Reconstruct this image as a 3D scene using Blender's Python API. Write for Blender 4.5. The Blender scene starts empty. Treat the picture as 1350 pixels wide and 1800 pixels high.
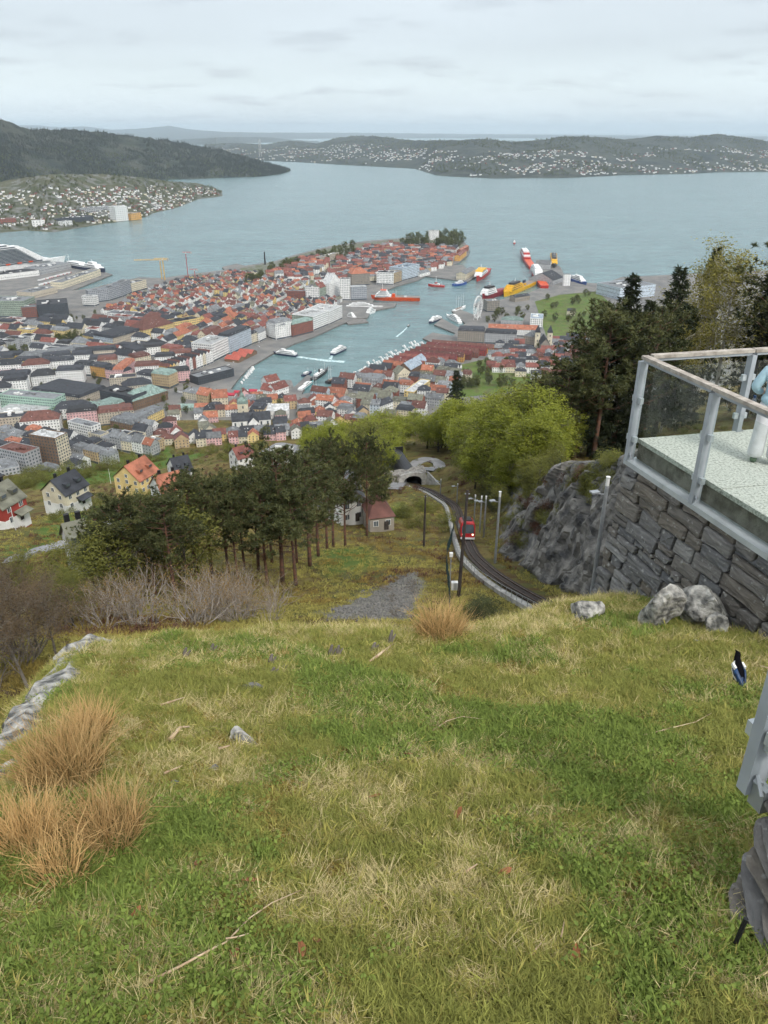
import bpy, bmesh, math, random
import numpy as np
from mathutils import Vector, Matrix, Euler
from mathutils.geometry import tessellate_polygon
R = math.radians
sc = bpy.context.scene
col = sc.collection
# ------------------------------------------------------------------ camera
HC = 310.0                      # eye height above the fjord, metres
F = 1352.0                      # focal length in pixels of the 1350 x 1800 photograph
PITCH = math.atan(672 / F)
cam = bpy.data.cameras.new('camera')
cam.sensor_fit = 'VERTICAL'; cam.sensor_height = 36.0; cam.lens = 36.0 * F / 1800
cam.clip_start = 0.1; cam.clip_end = 200000
co = bpy.data.objects.new('camera', cam); col.objects.link(co)
co.location = (0, 0, HC); co.rotation_euler = (math.pi / 2 - PITCH, 0, 0)
sc.camera = co
# ------------------------------------------------------------------ sky, sun, exposure
SUN_EL, SUN_AZ = R(46), R(150)      # azimuth clockwise from +Y (the view direction)
w = bpy.data.worlds.new('World'); sc.world = w; w.use_nodes = True
nt = w.node_tree; nt.nodes.clear()
def N(t, tree=None, **k):
    n = (tree or nt).nodes.new(t)
    for a, b in k.items(): setattr(n, a, b)
    return n
def math_node(tree, op, a, b=None):
    n = tree.nodes.new('ShaderNodeMath'); n.operation = op
    for i, s in enumerate((a, b)):
        if s is None: continue
        if isinstance(s, (int, float)): n.inputs[i].default_value = s
        else: tree.links.new(s, n.inputs[i])
    return n.outputs[0]
def mixrgb(tree, fac, a, b, bt='MIX'):
    n = tree.nodes.new('ShaderNodeMix'); n.data_type = 'RGBA'; n.blend_type = bt
    for i, s in ((0, fac), (6, a), (7, b)):
        if isinstance(s, (int, float)): n.inputs[i].default_value = s
        elif isinstance(s, (tuple, list)): n.inputs[i].default_value = tuple(s)[:3] + (1,)
        else: tree.links.new(s, n.inputs[i])
    return n.outputs[2]
def ramp(tree, fac, stops):
    n = tree.nodes.new('ShaderNodeValToRGB'); e = n.color_ramp.elements
    while len(e) < len(stops): e.new(0.5)
    for q, (p, c) in zip(e, stops):
        q.position = p; q.color = (c, c, c, 1) if isinstance(c, (int, float)) else tuple(c)[:3] + (1,)
    tree.links.new(fac, n.inputs[0]); return n.outputs[0]
sky = N('ShaderNodeTexSky', sky_type='NISHITA'); sky.sun_disc = False
sky.sun_elevation = SUN_EL; sky.sun_rotation = SUN_AZ; sky.dust_density = 3.0; sky.altitude = 300
tc = N('ShaderNodeTexCoord'); sep = N('ShaderNodeSeparateXYZ'); nt.links.new(tc.outputs['Generated'], sep.inputs[0])
zc = math_node(nt, 'MAXIMUM', sep.outputs[2], 0.0)
den = math_node(nt, 'ADD', zc, 0.10)
cx = N('ShaderNodeCombineXYZ')
nt.links.new(math_node(nt, 'DIVIDE', sep.outputs[0], den), cx.inputs[0])
nt.links.new(math_node(nt, 'DIVIDE', sep.outputs[1], den), cx.inputs[1])
def wnoise(scale, detail, rough=0.55):
    n = N('ShaderNodeTexNoise'); n.inputs['Scale'].default_value = scale; n.inputs['Detail'].default_value = detail
    n.inputs['Roughness'].default_value = rough; nt.links.new(cx.outputs[0], n.inputs['Vector']); return n.outputs[0]
grad = ramp(nt, zc, [(0.0, (5.2, 5.75, 6.1)), (0.045, (5.25, 5.9, 6.15)), (0.085, (4.55, 5.05, 5.4)), (0.2, (4.8, 5.2, 5.5)), (1.0, (8.2, 8.5, 8.7))])
big = ramp(nt, wnoise(0.35, 3), [(0.3, 0.90), (0.7, 1.06)])
puff = ramp(nt, wnoise(1.3, 7, 0.55), [(0.54, 0.0), (0.68, 1.0)])
over = mixrgb(nt, 1.0, grad, big, 'MULTIPLY')
over = mixrgb(nt, math_node(nt, 'MULTIPLY', puff, 0.75), over, (3.6, 3.95, 4.3))
bg = N('ShaderNodeBackground'); bg.inputs[1].default_value = 0.1
nt.links.new(mixrgb(nt, 0.88, sky.outputs[0], over), bg.inputs[0])
wo = N('ShaderNodeOutputWorld'); nt.links.new(bg.outputs[0], wo.inputs[0])
sl = bpy.data.lights.new('sun', 'SUN'); sl.energy = 1.5; sl.angle = R(14); sl.color = (1.0, 0.96, 0.9)
so = bpy.data.objects.new('sun', sl); col.objects.link(so)
sd = Vector((math.sin(SUN_AZ) * math.cos(SUN_EL), math.cos(SUN_AZ) * math.cos(SUN_EL), math.sin(SUN_EL)))
so.rotation_euler = sd.to_track_quat('Z', 'Y').to_euler(); so.location = (60, -80, 480)
sc.view_settings.view_transform = 'Standard'; sc.view_settings.look = 'None'
sc.view_settings.exposure = 0.8; sc.view_settings.gamma = 1.0; sc.view_settings.use_curve_mapping = False
sc.render.engine = 'CYCLES'
cy = sc.cycles
cy.max_bounces = 4; cy.diffuse_bounces = 2; cy.glossy_bounces = 2; cy.transmission_bounces = 4; cy.volume_bounces = 1
cy.transparent_max_bounces = 8; cy.use_denoising = True; cy.sample_clamp_indirect = 4.0
cy.use_adaptive_sampling = True; cy.adaptive_threshold = 0.035; cy.adaptive_min_samples = 16
cy.caustics_reflective = False; cy.caustics_refractive = False
try: cy.denoiser = 'OPENIMAGEDENOISE'; cy.denoising_input_passes = 'RGB_ALBEDO_NORMAL'
except Exception: pass

# ------------------------------------------------------------------ helpers: pixels, noise
SP, CP = math.sin(PITCH), math.cos(PITCH)
def ray(px, py):
    u = (px - 675) / F; v = (py - 900) / F
    return np.array((u, CP - v * SP, -SP - v * CP))
def flat(px, py, z=2.5):
    d = ray(px, py); t = (HC - z) / -d[2]
    return np.array((d[0] * t, d[1] * t, z))
def aty(px, py, Y):
    d = ray(px, py); t = Y / d[1]
    return np.array((d[0] * t, Y, HC + d[2] * t))
def _h(ix, iy, s):
    n = (ix.astype(np.int64) * 374761393 + iy.astype(np.int64) * 668265263 + s * 974711) & 0x7fffffff
    n = ((n ^ (n >> 13)) * 1274126177) & 0x7fffffff
    return ((n ^ (n >> 16)) & 0xffff) / 65535.0
def vn(x, y, s=0):
    x = np.asarray(x, float); y = np.asarray(y, float)
    ix = np.floor(x); iy = np.floor(y); fx = x - ix; fy = y - iy
    fx = fx * fx * (3 - 2 * fx); fy = fy * fy * (3 - 2 * fy)
    a = _h(ix, iy, s); b = _h(ix + 1, iy, s); c = _h(ix, iy + 1, s); d = _h(ix + 1, iy + 1, s)
    return a + (b - a) * fx + (c - a) * fy + (a - b - c + d) * fx * fy
def fbm(x, y, o=4, s=0):
    r = 0; a = 0.5
    for i in range(o): r = r + a * (vn(x, y, s + i * 7) - 0.5) * 2; x = x * 2.03; y = y * 2.03; a *= 0.5
    return r
def sst(x, a, b):
    t = np.clip((x - a) / (b - a), 0, 1); return t * t * (3 - 2 * t)

# ------------------------------------------------------------------ helpers: mesh, objects, materials
class MB:
    """collects shapes; build() links them as one mesh object"""
    def __init__(s): s.v = []; s.f = []; s.m = []
    def add(s, vs, fs, mi=0):
        o = len(s.v); s.v += [tuple(map(float, q)) for q in vs]; s.f += [tuple(i + o for i in q) for q in fs]; s.m += [mi] * len(fs); return s
    def box(s, c, d, rz=0, mi=0, M=None):
        x, y, z = d[0] / 2, d[1] / 2, d[2] / 2; ca, sa = math.cos(rz), math.sin(rz)
        P = [(a * x, b * y, e * z) for e in (-1, 1) for a, b in ((-1, -1), (1, -1), (1, 1), (-1, 1))]
        P = [(c[0] + p[0] * ca - p[1] * sa, c[1] + p[0] * sa + p[1] * ca, c[2] + p[2]) for p in P]
        if M is not None: P = [tuple(M @ Vector(p)) for p in P]
        return s.add(P, [(3, 2, 1, 0), (4, 5, 6, 7), (0, 1, 5, 4), (1, 2, 6, 5), (2, 3, 7, 6), (3, 0, 4, 7)], mi)
    def prism(s, pts, z0, z1, mi=0, mtop=None):
        n = len(pts)
        if sum(pts[i][0] * pts[(i + 1) % n][1] - pts[(i + 1) % n][0] * pts[i][1] for i in range(n)) < 0: pts = pts[::-1]
        o = [(p[0], p[1], z0) for p in pts] + [(p[0], p[1], z1) for p in pts]
        s.add(o, [(i, (i + 1) % n, (i + 1) % n + n, i + n) for i in range(n)], mi)
        tri = tessellate_polygon([[Vector((p[0], p[1], 0)) for p in pts]])
        s.add([(p[0], p[1], z1) for p in pts], [t if _ccw(pts, t) else t[::-1] for t in tri], mi if mtop is None else mtop); return s
    def tube(s, pts, rad, n=6, mi=0, cap=True):
        pts = [Vector(p) for p in pts]
        if not hasattr(rad, '__len__'): rad = [rad] * len(pts)
        vs = []; fs = []; up = None
        for i, p in enumerate(pts):
            d = (pts[min(i + 1, len(pts) - 1)] - pts[max(i - 1, 0)])
            d = d.normalized() if d.length > 1e-9 else Vector((0, 0, 1))
            if up is None: up = Vector((1, 0, 0)) if abs(d.x) < 0.9 else Vector((0, 1, 0))
            a = d.cross(up).normalized(); b = a.cross(d).normalized(); up = b
            for k in range(n):
                t = 2 * math.pi * k / n; vs.append(p + (a * math.cos(t) + b * math.sin(t)) * rad[i])
        for i in range(len(pts) - 1):
            for k in range(n): fs.append((i * n + k, i * n + (k + 1) % n, (i + 1) * n + (k + 1) % n, (i + 1) * n + k))
        if cap: fs.append(tuple(range(n))[::-1]); fs.append(tuple((len(pts) - 1) * n + k for k in range(n)))
        return s.add(vs, fs, mi)
    def mesh(s, name, mats, smooth=False):
        me = bpy.data.meshes.new(name); me.from_pydata(s.v, [], s.f)
        for m in (mats if isinstance(mats, (list, tuple)) else [mats]): me.materials.append(m)
        if any(s.m): me.polygons.foreach_set('material_index', s.m)
        if smooth: me.polygons.foreach_set('use_smooth', [True] * len(s.f))
        me.update(); return me
    def build(s, name, mats, parent=None, loc=None, rz=0, smooth=False):
        return link(name, s.mesh(name, mats, smooth), parent, loc, rz)
def _ccw(p, t):
    a, b, c = (p[i] for i in t); return (b[0] - a[0]) * (c[1] - a[1]) - (b[1] - a[1]) * (c[0] - a[0]) > 0
def link(name, me, parent=None, loc=None, rz=0):
    o = bpy.data.objects.new(name, me); col.objects.link(o)
    if parent is not None: o.parent = parent
    if loc is not None: o.location = tuple(map(float, loc))
    if rz: o.rotation_euler = (0, 0, rz)
    return o
def tag(o, label=None, cat=None, group=None, kind=None):
    for k, v in (('label', label), ('category', cat), ('group', group), ('kind', kind)):
        if v: o[k] = v
    return o
def empty(name, loc=(0, 0, 0), rz=0): return link(name, None, None, loc, rz)
def copy_tree(o, parent=None):
    c = o.copy(); col.objects.link(c); c.parent = parent
    for ch in o.children: copy_tree(ch, c)
    return c
def npmesh(name, V, Fc, mats, mi=None, smooth=False):
    """mesh from numpy arrays; Fc is (n,3) or (n,4)"""
    me = bpy.data.meshes.new(name); V = np.asarray(V, np.float32); Fc = np.asarray(Fc, np.int32); k = Fc.shape[1]
    me.vertices.add(len(V)); me.vertices.foreach_set('co', V.ravel())
    me.loops.add(Fc.size); me.loops.foreach_set('vertex_index', Fc.ravel())
    me.polygons.add(len(Fc)); me.polygons.foreach_set('loop_start', np.arange(0, Fc.size, k, dtype=np.int32))
    for m in (mats if isinstance(mats, (list, tuple)) else [mats]): me.materials.append(m)
    if mi is not None: me.polygons.foreach_set('material_index', np.asarray(mi, np.int32))
    me.polygons.foreach_set('use_smooth', np.full(len(Fc), smooth))
    me.update(calc_edges=True); return me
def grid_faces(nr, nc):
    i = np.arange(nr - 1)[:, None] * nc + np.arange(nc - 1)[None, :]
    return np.stack([i, i + 1, i + nc + 1, i + nc], -1).reshape(-1, 4)
def mat(name, c, rough=0.8, var=0.15, scale=3.0, c2=None, bump=0.0, bscale=None, metal=0.0, spec=0.4, rnd=0.0, detail=4, world=False, band=(0.35, 0.65), dist=0.05):
    m = bpy.data.materials.new(name); m.use_nodes = True; t = m.node_tree; b = t.nodes['Principled BSDF']
    b.inputs['Roughness'].default_value = rough; b.inputs['Metallic'].default_value = metal
    b.inputs['Specular IOR Level'].default_value = spec
    g = t.nodes.new('ShaderNodeNewGeometry') if world else t.nodes.new('ShaderNodeTexCoord')
    vec = g.outputs['Position'] if world else g.outputs['Object']
    n = t.nodes.new('ShaderNodeTexNoise'); n.inputs['Scale'].default_value = scale; n.inputs['Detail'].default_value = detail
    t.links.new(vec, n.inputs['Vector'])
    c2 = c2 or tuple(max(0, q * (1 - 2 * var)) for q in c); c1 = c if c2 != c else c
    f = ramp(t, n.outputs[0], [(band[0], 0.0), (band[1], 1.0)])
    o = mixrgb(t, f, c2, tuple(min(1, q * (1 + var * 0.5)) for q in c1))
    if rnd:
        oi = t.nodes.new('ShaderNodeObjectInfo')
        k = math_node(t, 'ADD', math_node(t, 'MULTIPLY', oi.outputs['Random'], 2 * rnd), 1 - rnd)
        hs = t.nodes.new('ShaderNodeHueSaturation'); t.links.new(o, hs.inputs['Color']); t.links.new(k, hs.inputs['Value']); o = hs.outputs[0]
    t.links.new(o, b.inputs['Base Color'])
    if bump:
        nb = t.nodes.new('ShaderNodeTexNoise'); nb.inputs['Scale'].default_value = bscale or scale * 4; nb.inputs['Detail'].default_value = 5
        t.links.new(vec, nb.inputs['Vector']); bn = t.nodes.new('ShaderNodeBump'); bn.inputs['Strength'].default_value = bump; bn.inputs['Distance'].default_value = dist
        t.links.new(nb.outputs[0], bn.inputs['Height']); t.links.new(bn.outputs[0], b.inputs['Normal'])
    return m
def leafmat(name, c, c2, trans=0.35, rnd=0.15, rough=0.6, scale=0.6):
    """thin leaf: diffuse and translucent, colour varied through the crown and per plant"""
    m = mat(name, c, rough, 0.1, scale, c2, rnd=rnd, spec=0.2); t = m.node_tree
    b = t.nodes['Principled BSDF']; out = t.nodes['Material Output']
    tr = t.nodes.new('ShaderNodeBsdfTranslucent'); mx = t.nodes.new('ShaderNodeMixShader'); mx.inputs[0].default_value = trans
    t.links.new(b.inputs['Base Color'].links[0].from_socket, tr.inputs[0])
    t.links.new(b.outputs[0], mx.inputs[1]); t.links.new(tr.outputs[0], mx.inputs[2]); t.links.new(mx.outputs[0], out.inputs[0])
    return m

# ------------------------------------------------------------------ the lie of the land
TRK = np.array([(17.5, 40), (15.7, 69), (13.9, 82), (13.2, 98), (14.6, 121), (16.3, 158), (12.5, 181), (8.8, 192), (2, 215)], float)
DY = [-20, 0, 10, 30, 70, 123, 210, 250, 330, 450, 600, 720, 800, 3000]
DD = [9, 10, 14, 26, 45, 66, 93, 108, 127, 182, 250, 294, 306.5, 307.5]
def track_x(y): return np.interp(y, TRK[:, 1], TRK[:, 0])
def hillside(x, y):
    x = np.asarray(x, float); y = np.asarray(y, float)
    yy = y + 115 * sst(-x, 60, 330) * sst(y, 330, 560) + 6 * fbm(x / 60, y / 60, 3, 5) * sst(y, 60, 160) * (1 - sst(y, 620, 780))
    d = np.interp(yy, DY, DD); base = d
    d = d + 0.13 * np.maximum(0, -x - 35) * sst(y, 90, 200) * (1 - sst(y, 500, 720)) + 0.25 * np.maximum(0, -x - 3) * (1 - sst(y, 12, 40))
    d = d - 0.2 * np.clip(x - 22, 0, 250) * sst(y, 110, 220) * (1 - sst(y, 520, 720))
    toe = np.where(y < 64, 0.30 * y + 2.5, track_x(y) + 5.5 + 0 * y)
    toe = toe + 1.6 * fbm(x / 9, y / 9, 3, 9)
    B = np.interp(y, [0, 10, 25, 75, 110, 150, 200, 300], [7, 9, 13, 17, 14, 8, 4, 0])
    d = d - B * sst(x, toe, toe + np.interp(y, [0, 50, 120, 200], [4, 6, 9, 16]))
    rough = 0.5 * fbm(x / 5, y / 5, 3, 2) + 1.2 * fbm(x / 22, y / 22, 2, 3) * sst(y, 20, 60)
    d = d + rough * (1 - sst(y, 600, 760))
    tz = np.interp(y, DY, DD)                                     # the cutting the railway runs in
    k = (1 - sst(np.abs(x - track_x(y)), 2.6, 5.0)) * sst(y, 36, 44) * (1 - sst(y, 190, 200))
    d = d * (1 - k) + (tz + 0.25) * k
    return HC - d
# the knoll in front: plane with a brink traced in the photograph
def kplane(x, y): return HC - (2.7 + 0.38 * y)
def kpt(px, py):
    d = ray(px, py); t = 2.7 / (-d[2] - 0.38 * d[1]); return (d[0] * t, d[1] * t)
KN = np.array([(-6.5, 0.5)] + [kpt(*q) for q in [(-60, 1400), (0, 1325), (40, 1262), (95, 1195), (130, 1140), (175, 1124), (300, 1113), (420, 1103), (500, 1096), (620, 1096), (700, 1101), (800, 1104), (880, 1085), (960, 1058), (1040, 1050)]] + [(4.5, 11.3), (8, 12.5), (16, 12.5), (16, -4), (-6.5, -4)])
def poly_sd(x, y, P):
    """signed distance to polygon P, negative inside"""
    x = np.asarray(x, float); y = np.asarray(y, float); dm = np.full(x.shape, 1e18); ins = np.zeros(x.shape, bool)
    for i in range(len(P)):
        ax, ay = P[i][0], P[i][1]; bx, by = P[(i + 1) % len(P)][0], P[(i + 1) % len(P)][1]
        ex, ey = bx - ax, by - ay; L = ex * ex + ey * ey + 1e-12
        t = np.clip(((x - ax) * ex + (y - ay) * ey) / L, 0, 1)
        dm = np.minimum(dm, (x - ax - t * ex) ** 2 + (y - ay - t * ey) ** 2)
        c = (ay > y) != (by > y)
        ins ^= c & (x < (bx - ax) * (y - ay) / np.where(by == ay, 1e-12, by - ay) + ax)
    return np.where(ins, -1, 1) * np.sqrt(dm)
def knoll(x, y):
    sd = poly_sd(x, y, KN) + 0.25 * fbm(np.asarray(x) / 0.8, np.asarray(y) / 0.8, 3, 4)
    z = kplane(x, y) + 0.10 * fbm(np.asarray(x) / 1.3, np.asarray(y) / 1.3, 3, 1) + 0.035 * fbm(np.asarray(x) / 0.3, np.asarray(y) / 0.3, 2, 8)
    o = np.maximum(0, sd + 0.35)
    return z - 0.5 * o * o / (0.35 + 0.28 * o) 
def ground(x, y):
    x = np.asarray(x, float); y = np.asarray(y, float)
    return np.where(y < 20, np.maximum(knoll(x, y), hillside(x, y)), hillside(x, y))
# the town peninsula, outline traced on the water plane
LANDPX = [(-260, 520), (-100, 494), (112, 464), (184, 480), (198, 484), (126, 513), (160, 509), (208, 497), (246, 489), (285, 491), (310, 487), (395, 476), (390, 471), (416, 465), (430, 469), (482, 461), (520, 449), (580, 434), (650, 424), (720, 419), (795, 417), (817, 427), (826, 441), (824, 449), (808, 462), (797, 468), (812, 467), (838, 487), (822, 497), (748, 487), (735, 494), (697, 505), (662, 519), (655, 534), (697, 535), (694, 541), (652, 549), (646, 561), (626, 562), (602, 571), (552, 594), (516, 607), (481, 623), (437, 649), (419, 669), (406, 687), (424, 692), (458, 697), (500, 699), (540, 662), (549, 665), (530, 696), (562, 691), (600, 673), (640, 656), (700, 629), (758, 604), (743, 597), (760, 587), (796, 593), (801, 588), (763, 573), (777, 562), (806, 578), (818, 571), (794, 549), (806, 545), (834, 556), (848, 545), (832, 538), (850, 527), (872, 531), (892, 526), (932, 516), (952, 507), (934, 474), (944, 458), (966, 460), (986, 472), (992, 487), (1004, 497), (1060, 501), (1092, 489), (1500, 470)]
LAND = [tuple(flat(*q, z=0)[:2]) for q in LANDPX] + [(1500, 500), (-1200, 500), (-1500, 1000)]
SP0 = [flat(*q)[:2] for q in ((415, 520), (520, 480), (600, 450), (690, 437), (775, 428))]
def town_z(x, y):
    x = np.asarray(x, float); y = np.asarray(y, float); d = np.full(x.shape, 1e9); hh = np.zeros(x.shape)
    for i in range(len(SP0) - 1):
        a, b = SP0[i], SP0[i + 1]; e = b - a; t = np.clip(((x - a[0]) * e[0] + (y - a[1]) * e[1]) / (e @ e), 0, 1)
        d = np.minimum(d, np.hypot(x - a[0] - t * e[0], y - a[1] - t * e[1]))
    rg = 15 * np.exp(-(d / 85) ** 2)
    rg = np.where(rg > 0.6, rg, 0)
    near = rg > 0
    if near.any():
        sd = np.zeros(x.shape); sd[near] = -poly_sd(x[near], y[near], LAND); rg = rg * sst(sd, 8, 70)
    return 2.6 + rg
def land_z(x, y): return np.where(np.asarray(y) < 800, np.maximum(hillside(x, y), 2.6), town_z(x, y))
def hit(px, py, t0=15.0, fn=None):
    """where a pixel's ray meets the land"""
    d = ray(px, py); ts = t0 * np.exp(np.linspace(0, math.log(5000 / t0), 260)); hi = None
    fn = fn or land_z
    for _ in range(3):
        below = HC + d[2] * ts < fn(d[0] * ts, d[1] * ts)
        if not below.any(): return flat(px, py) if hi is None else np.array((d[0] * hi, d[1] * hi, HC + d[2] * hi))
        i = int(np.argmax(below)); hi = ts[i]; ts = np.linspace(ts[max(i - 1, 0)], hi, 24)
    return np.array((d[0] * hi, d[1] * hi, HC + d[2] * hi))
# ------------------------------------------------------------------ setting: knoll, hillside, town ground, fjord, far hills
def add_attr(me, name, arr):
    a = me.attributes.new(name, 'FLOAT', 'POINT'); a.data.foreach_set('value', np.asarray(arr, np.float32).ravel())
def ground_mat(name, cols, scales, attr=None, extra=None, bump=0.6, bscale=8, bdist=0.1):
    """three tones mixed by two noises, optional attribute zones"""
    m = bpy.data.materials.new(name); m.use_nodes = True; t = m.node_tree; b = t.nodes['Principled BSDF']
    b.inputs['Roughness'].default_value = 0.95; b.inputs['Specular IOR Level'].default_value = 0.1
    g = t.nodes.new('ShaderNodeNewGeometry')
    def nz(s, d=5):
        n = t.nodes.new('ShaderNodeTexNoise'); n.inputs['Scale'].default_value = s; n.inputs['Detail'].default_value = d
        t.links.new(g.outputs['Position'], n.inputs['Vector']); return n.outputs[0]
    c = mixrgb(t, ramp(t, nz(scales[0]), [(0.4, 0), (0.6, 1)]), cols[0], cols[1])
    c = mixrgb(t, ramp(t, nz(scales[1]), [(0.48, 0), (0.62, 1)]), c, cols[2])
    for at, ca, cb, s in (extra or []):
        a = t.nodes.new('ShaderNodeAttribute'); a.attribute_name = at
        cc = mixrgb(t, ramp(t, nz(s), [(0.42, 0), (0.58, 1)]), ca, cb)
        c = mixrgb(t, a.outputs['Fac'], c, cc)
    t.links.new(c, b.inputs['Base Color'])
    bn = t.nodes.new('ShaderNodeBump'); bn.inputs['Strength'].default_value = bump; bn.inputs['Distance'].default_value = bdist
    t.links.new(nz(bscale, 8), bn.inputs['Height']); t.links.new(bn.outputs[0], b.inputs['Normal'])
    return m
M = {}
M['soil'] = ground_mat('soil', [(0.10, 0.11, 0.035), (0.19, 0.16, 0.07), (0.07, 0.09, 0.025)], [1.2, 4.0], bscale=40, bdist=0.03)
M['hill'] = ground_mat('hillside_turf', [(0.10, 0.10, 0.035), (0.19, 0.15, 0.055), (0.10, 0.065, 0.03)], [0.09, 0.35],
    extra=[('rock', (0.16, 0.16, 0.16), (0.30, 0.29, 0.27), 0.8), ('scree', (0.20, 0.20, 0.20), (0.36, 0.35, 0.34), 2.0), ('lawn', (0.07, 0.13, 0.025), (0.11, 0.15, 0.04), 0.15)], bump=0.8, bscale=1.5, bdist=0.5)
# knoll
xs = np.linspace(-9, 13, 250); ys = np.linspace(0.4, 15, 190)
X, Y = np.meshgrid(xs, ys); V = np.stack([X, Y, knoll(X, Y)], -1).reshape(-1, 3)
tag(link('knoll_ground', npmesh('knoll_ground', V, grid_faces(190, 250), M['soil'], smooth=True)), kind='structure')
# hillside
ys = np.concatenate([np.linspace(-6, 40, 60), 40 * np.exp(np.linspace(0.012, math.log(860 / 40), 260))])
us = np.sinh(np.linspace(-2.6, 2.6, 280)) / math.sinh(2.6)
X = us[None, :] * (60 + 0.95 * np.maximum(ys, 0))[:, None]; Y = np.repeat(ys[:, None], 280, 1)
Z = hillside(X, Y); sd = poly_sd(X, Y, KN); Z = np.where((sd < -0.2) & (Y < 14), np.minimum(Z, kplane(X, Y) - 1.2), Z)
Z = np.where(Y > 700, np.maximum(Z, 2.55), Z)
gy, gx = np.gradient(Z); slope = np.hypot(gx / np.maximum(np.gradient(X, axis=1), 1e-3), gy / np.maximum(np.gradient(Y, axis=0), 1e-3))
me = npmesh('hillside', np.stack([X, Y, Z], -1).reshape(-1, 3), grid_faces(len(ys), 280), M['hill'], smooth=True)
add_attr(me, 'rock', np.maximum(sst(slope + 0.25 * fbm(X / 6, Y / 6, 3, 11), 0.95, 1.25), 0) * (X > 5))
scree = np.array([hit(*q)[:2] for q in ((560, 1092), (720, 1092), (745, 1040), (735, 1005), (690, 1020), (610, 1062))])
add_attr(me, 'scree', (1 - sst(poly_sd(X, Y, scree) + 2.2 * fbm(X / 3, Y / 3, 3, 12), -1.0, 0.8)) * .55)
lawn = [np.array([hit(*q)[:2] for q in P]) for P in ([(0, 960), (60, 955), (180, 915), (188, 945), (100, 970), (0, 990)], [(110, 900), (165, 890), (180, 905), (130, 925)], [(60, 860), (160, 815), (300, 785), (360, 800), (200, 845)], [(60, 950), (90, 905), (230, 880), (300, 870), (210, 930), (120, 960)], [(560, 970), (640, 960), (660, 1000), (580, 1010)], [(665, 905), (700, 885), (712, 905), (690, 915)])]
add_attr(me, 'lawn', np.max([1 - sst(poly_sd(X, Y, P), -2, 3) for P in lawn], 0))
tag(link('hillside', me), kind='structure')
# town ground with quay walls
M['asphalt'] = mat('asphalt', (0.12, 0.12, 0.12), 0.9, 0.2, 0.04, (0.21, 0.20, 0.185), world=True, detail=8)
M['quay'] = mat('quay_stone', (0.20, 0.19, 0.18), 0.9, 0.2, 0.3, world=True)
MB().prism(LAND, -6, 2.5, 1, 0).build('town_ground', [M['asphalt'], M['quay']])['kind'] = 'structure'
xs = np.arange(-500, 320, 8.0); ys = np.arange(1350, 2700, 8.0); X, Y = np.meshgrid(xs, ys); Z = town_z(X, Y); Fc = grid_faces(len(ys), len(xs))
Fc = Fc[(Z.ravel()[Fc] > 2.75).any(1)]; used, inv = np.unique(Fc, return_inverse=True)
M['garden'] = ground_mat('garden_ground', [(0.10, 0.12, 0.05), (0.16, 0.155, 0.13), (0.2, 0.2, 0.19)], [0.03, 0.08], bump=0.1)
tag(link('peninsula_ridge', npmesh('peninsula_ridge', np.stack([X, Y, Z - 0.05], -1).reshape(-1, 3)[used], inv.reshape(-1, 4), M['garden'], smooth=True)), kind='structure')
M['lawn'] = ground_mat('fortress_turf', [(0.09, 0.14, 0.035), (0.13, 0.17, 0.05), (0.11, 0.12, 0.05)], [0.05, 0.1], bump=0.1)
MB().prism([flat(*q)[:2] for q in ((940, 530), (985, 518), (1050, 512), (1080, 540), (1060, 590), (960, 590))], 2.4, 2.56).build('fortress_lawn', M['lawn'])['kind'] = 'structure'
MB().prism([flat(*q)[:2] for q in ((770, 650), (850, 632), (960, 640), (980, 680), (800, 700))], 2.4, 2.57).build('garden_slope', M['lawn'])['kind'] = 'structure'
# fjord
def water_mat():
    m = bpy.data.materials.new('fjord_water'); m.use_nodes = True; t = m.node_tree; b = t.nodes['Principled BSDF']
    g = t.nodes.new('ShaderNodeNewGeometry')
    mp = t.nodes.new('ShaderNodeMapping'); mp.inputs['Scale'].default_value = (0.6, 1.0, 1.0); mp.inputs['Rotation'].default_value = (0, 0, 0.35)
    t.links.new(g.outputs['Position'], mp.inputs[0])
    def nz(s, d):
        n = t.nodes.new('ShaderNodeTexNoise'); n.inputs['Scale'].default_value = s; n.inputs['Detail'].default_value = d; n.inputs['Roughness'].default_value = 0.6
        t.links.new(mp.outputs[0], n.inputs['Vector']); return n.outputs[0]
    big = ramp(t, nz(0.0035, 4), [(0.3, 0.0), (0.7, 1.0)])
    c = mixrgb(t, big, (0.085, 0.16, 0.168), (0.12, 0.205, 0.21))
    glint_fleck = ramp(t, nz(0.11, 6), [(0.60, 0.0), (0.75, 0.45)])  # pale wave glints painted into the water colour
    c = mixrgb(t, glint_fleck, c, (0.5, 0.58, 0.6))
    c = mixrgb(t, 1.0, c, ramp(t, nz(0.03, 9), [(0.36, 0.82), (0.64, 1.16)]), 'MULTIPLY')  # lighter and darker wave streaks painted over the water tone
    t.links.new(c, b.inputs['Base Color']); b.inputs['Roughness'].default_value = 0.22; b.inputs['IOR'].default_value = 1.33
    bn = t.nodes.new('ShaderNodeBump'); bn.inputs['Strength'].default_value = 1.0; bn.inputs['Distance'].default_value = 2.2
    h = math_node(t, 'ADD', nz(0.05, 7), math_node(t, 'MULTIPLY', nz(0.008, 3), 1.5))
    t.links.new(h, bn.inputs['Height']); t.links.new(bn.outputs[0], b.inputs['Normal']); return m
M['water'] = water_mat()
MB().add([(-60000, 420, 0), (60000, 420, 0), (60000, 80000, 0), (-60000, 80000, 0)], [(0, 1, 2, 3)]).build('fjord_water', M['water'])['kind'] = 'structure'
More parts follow.
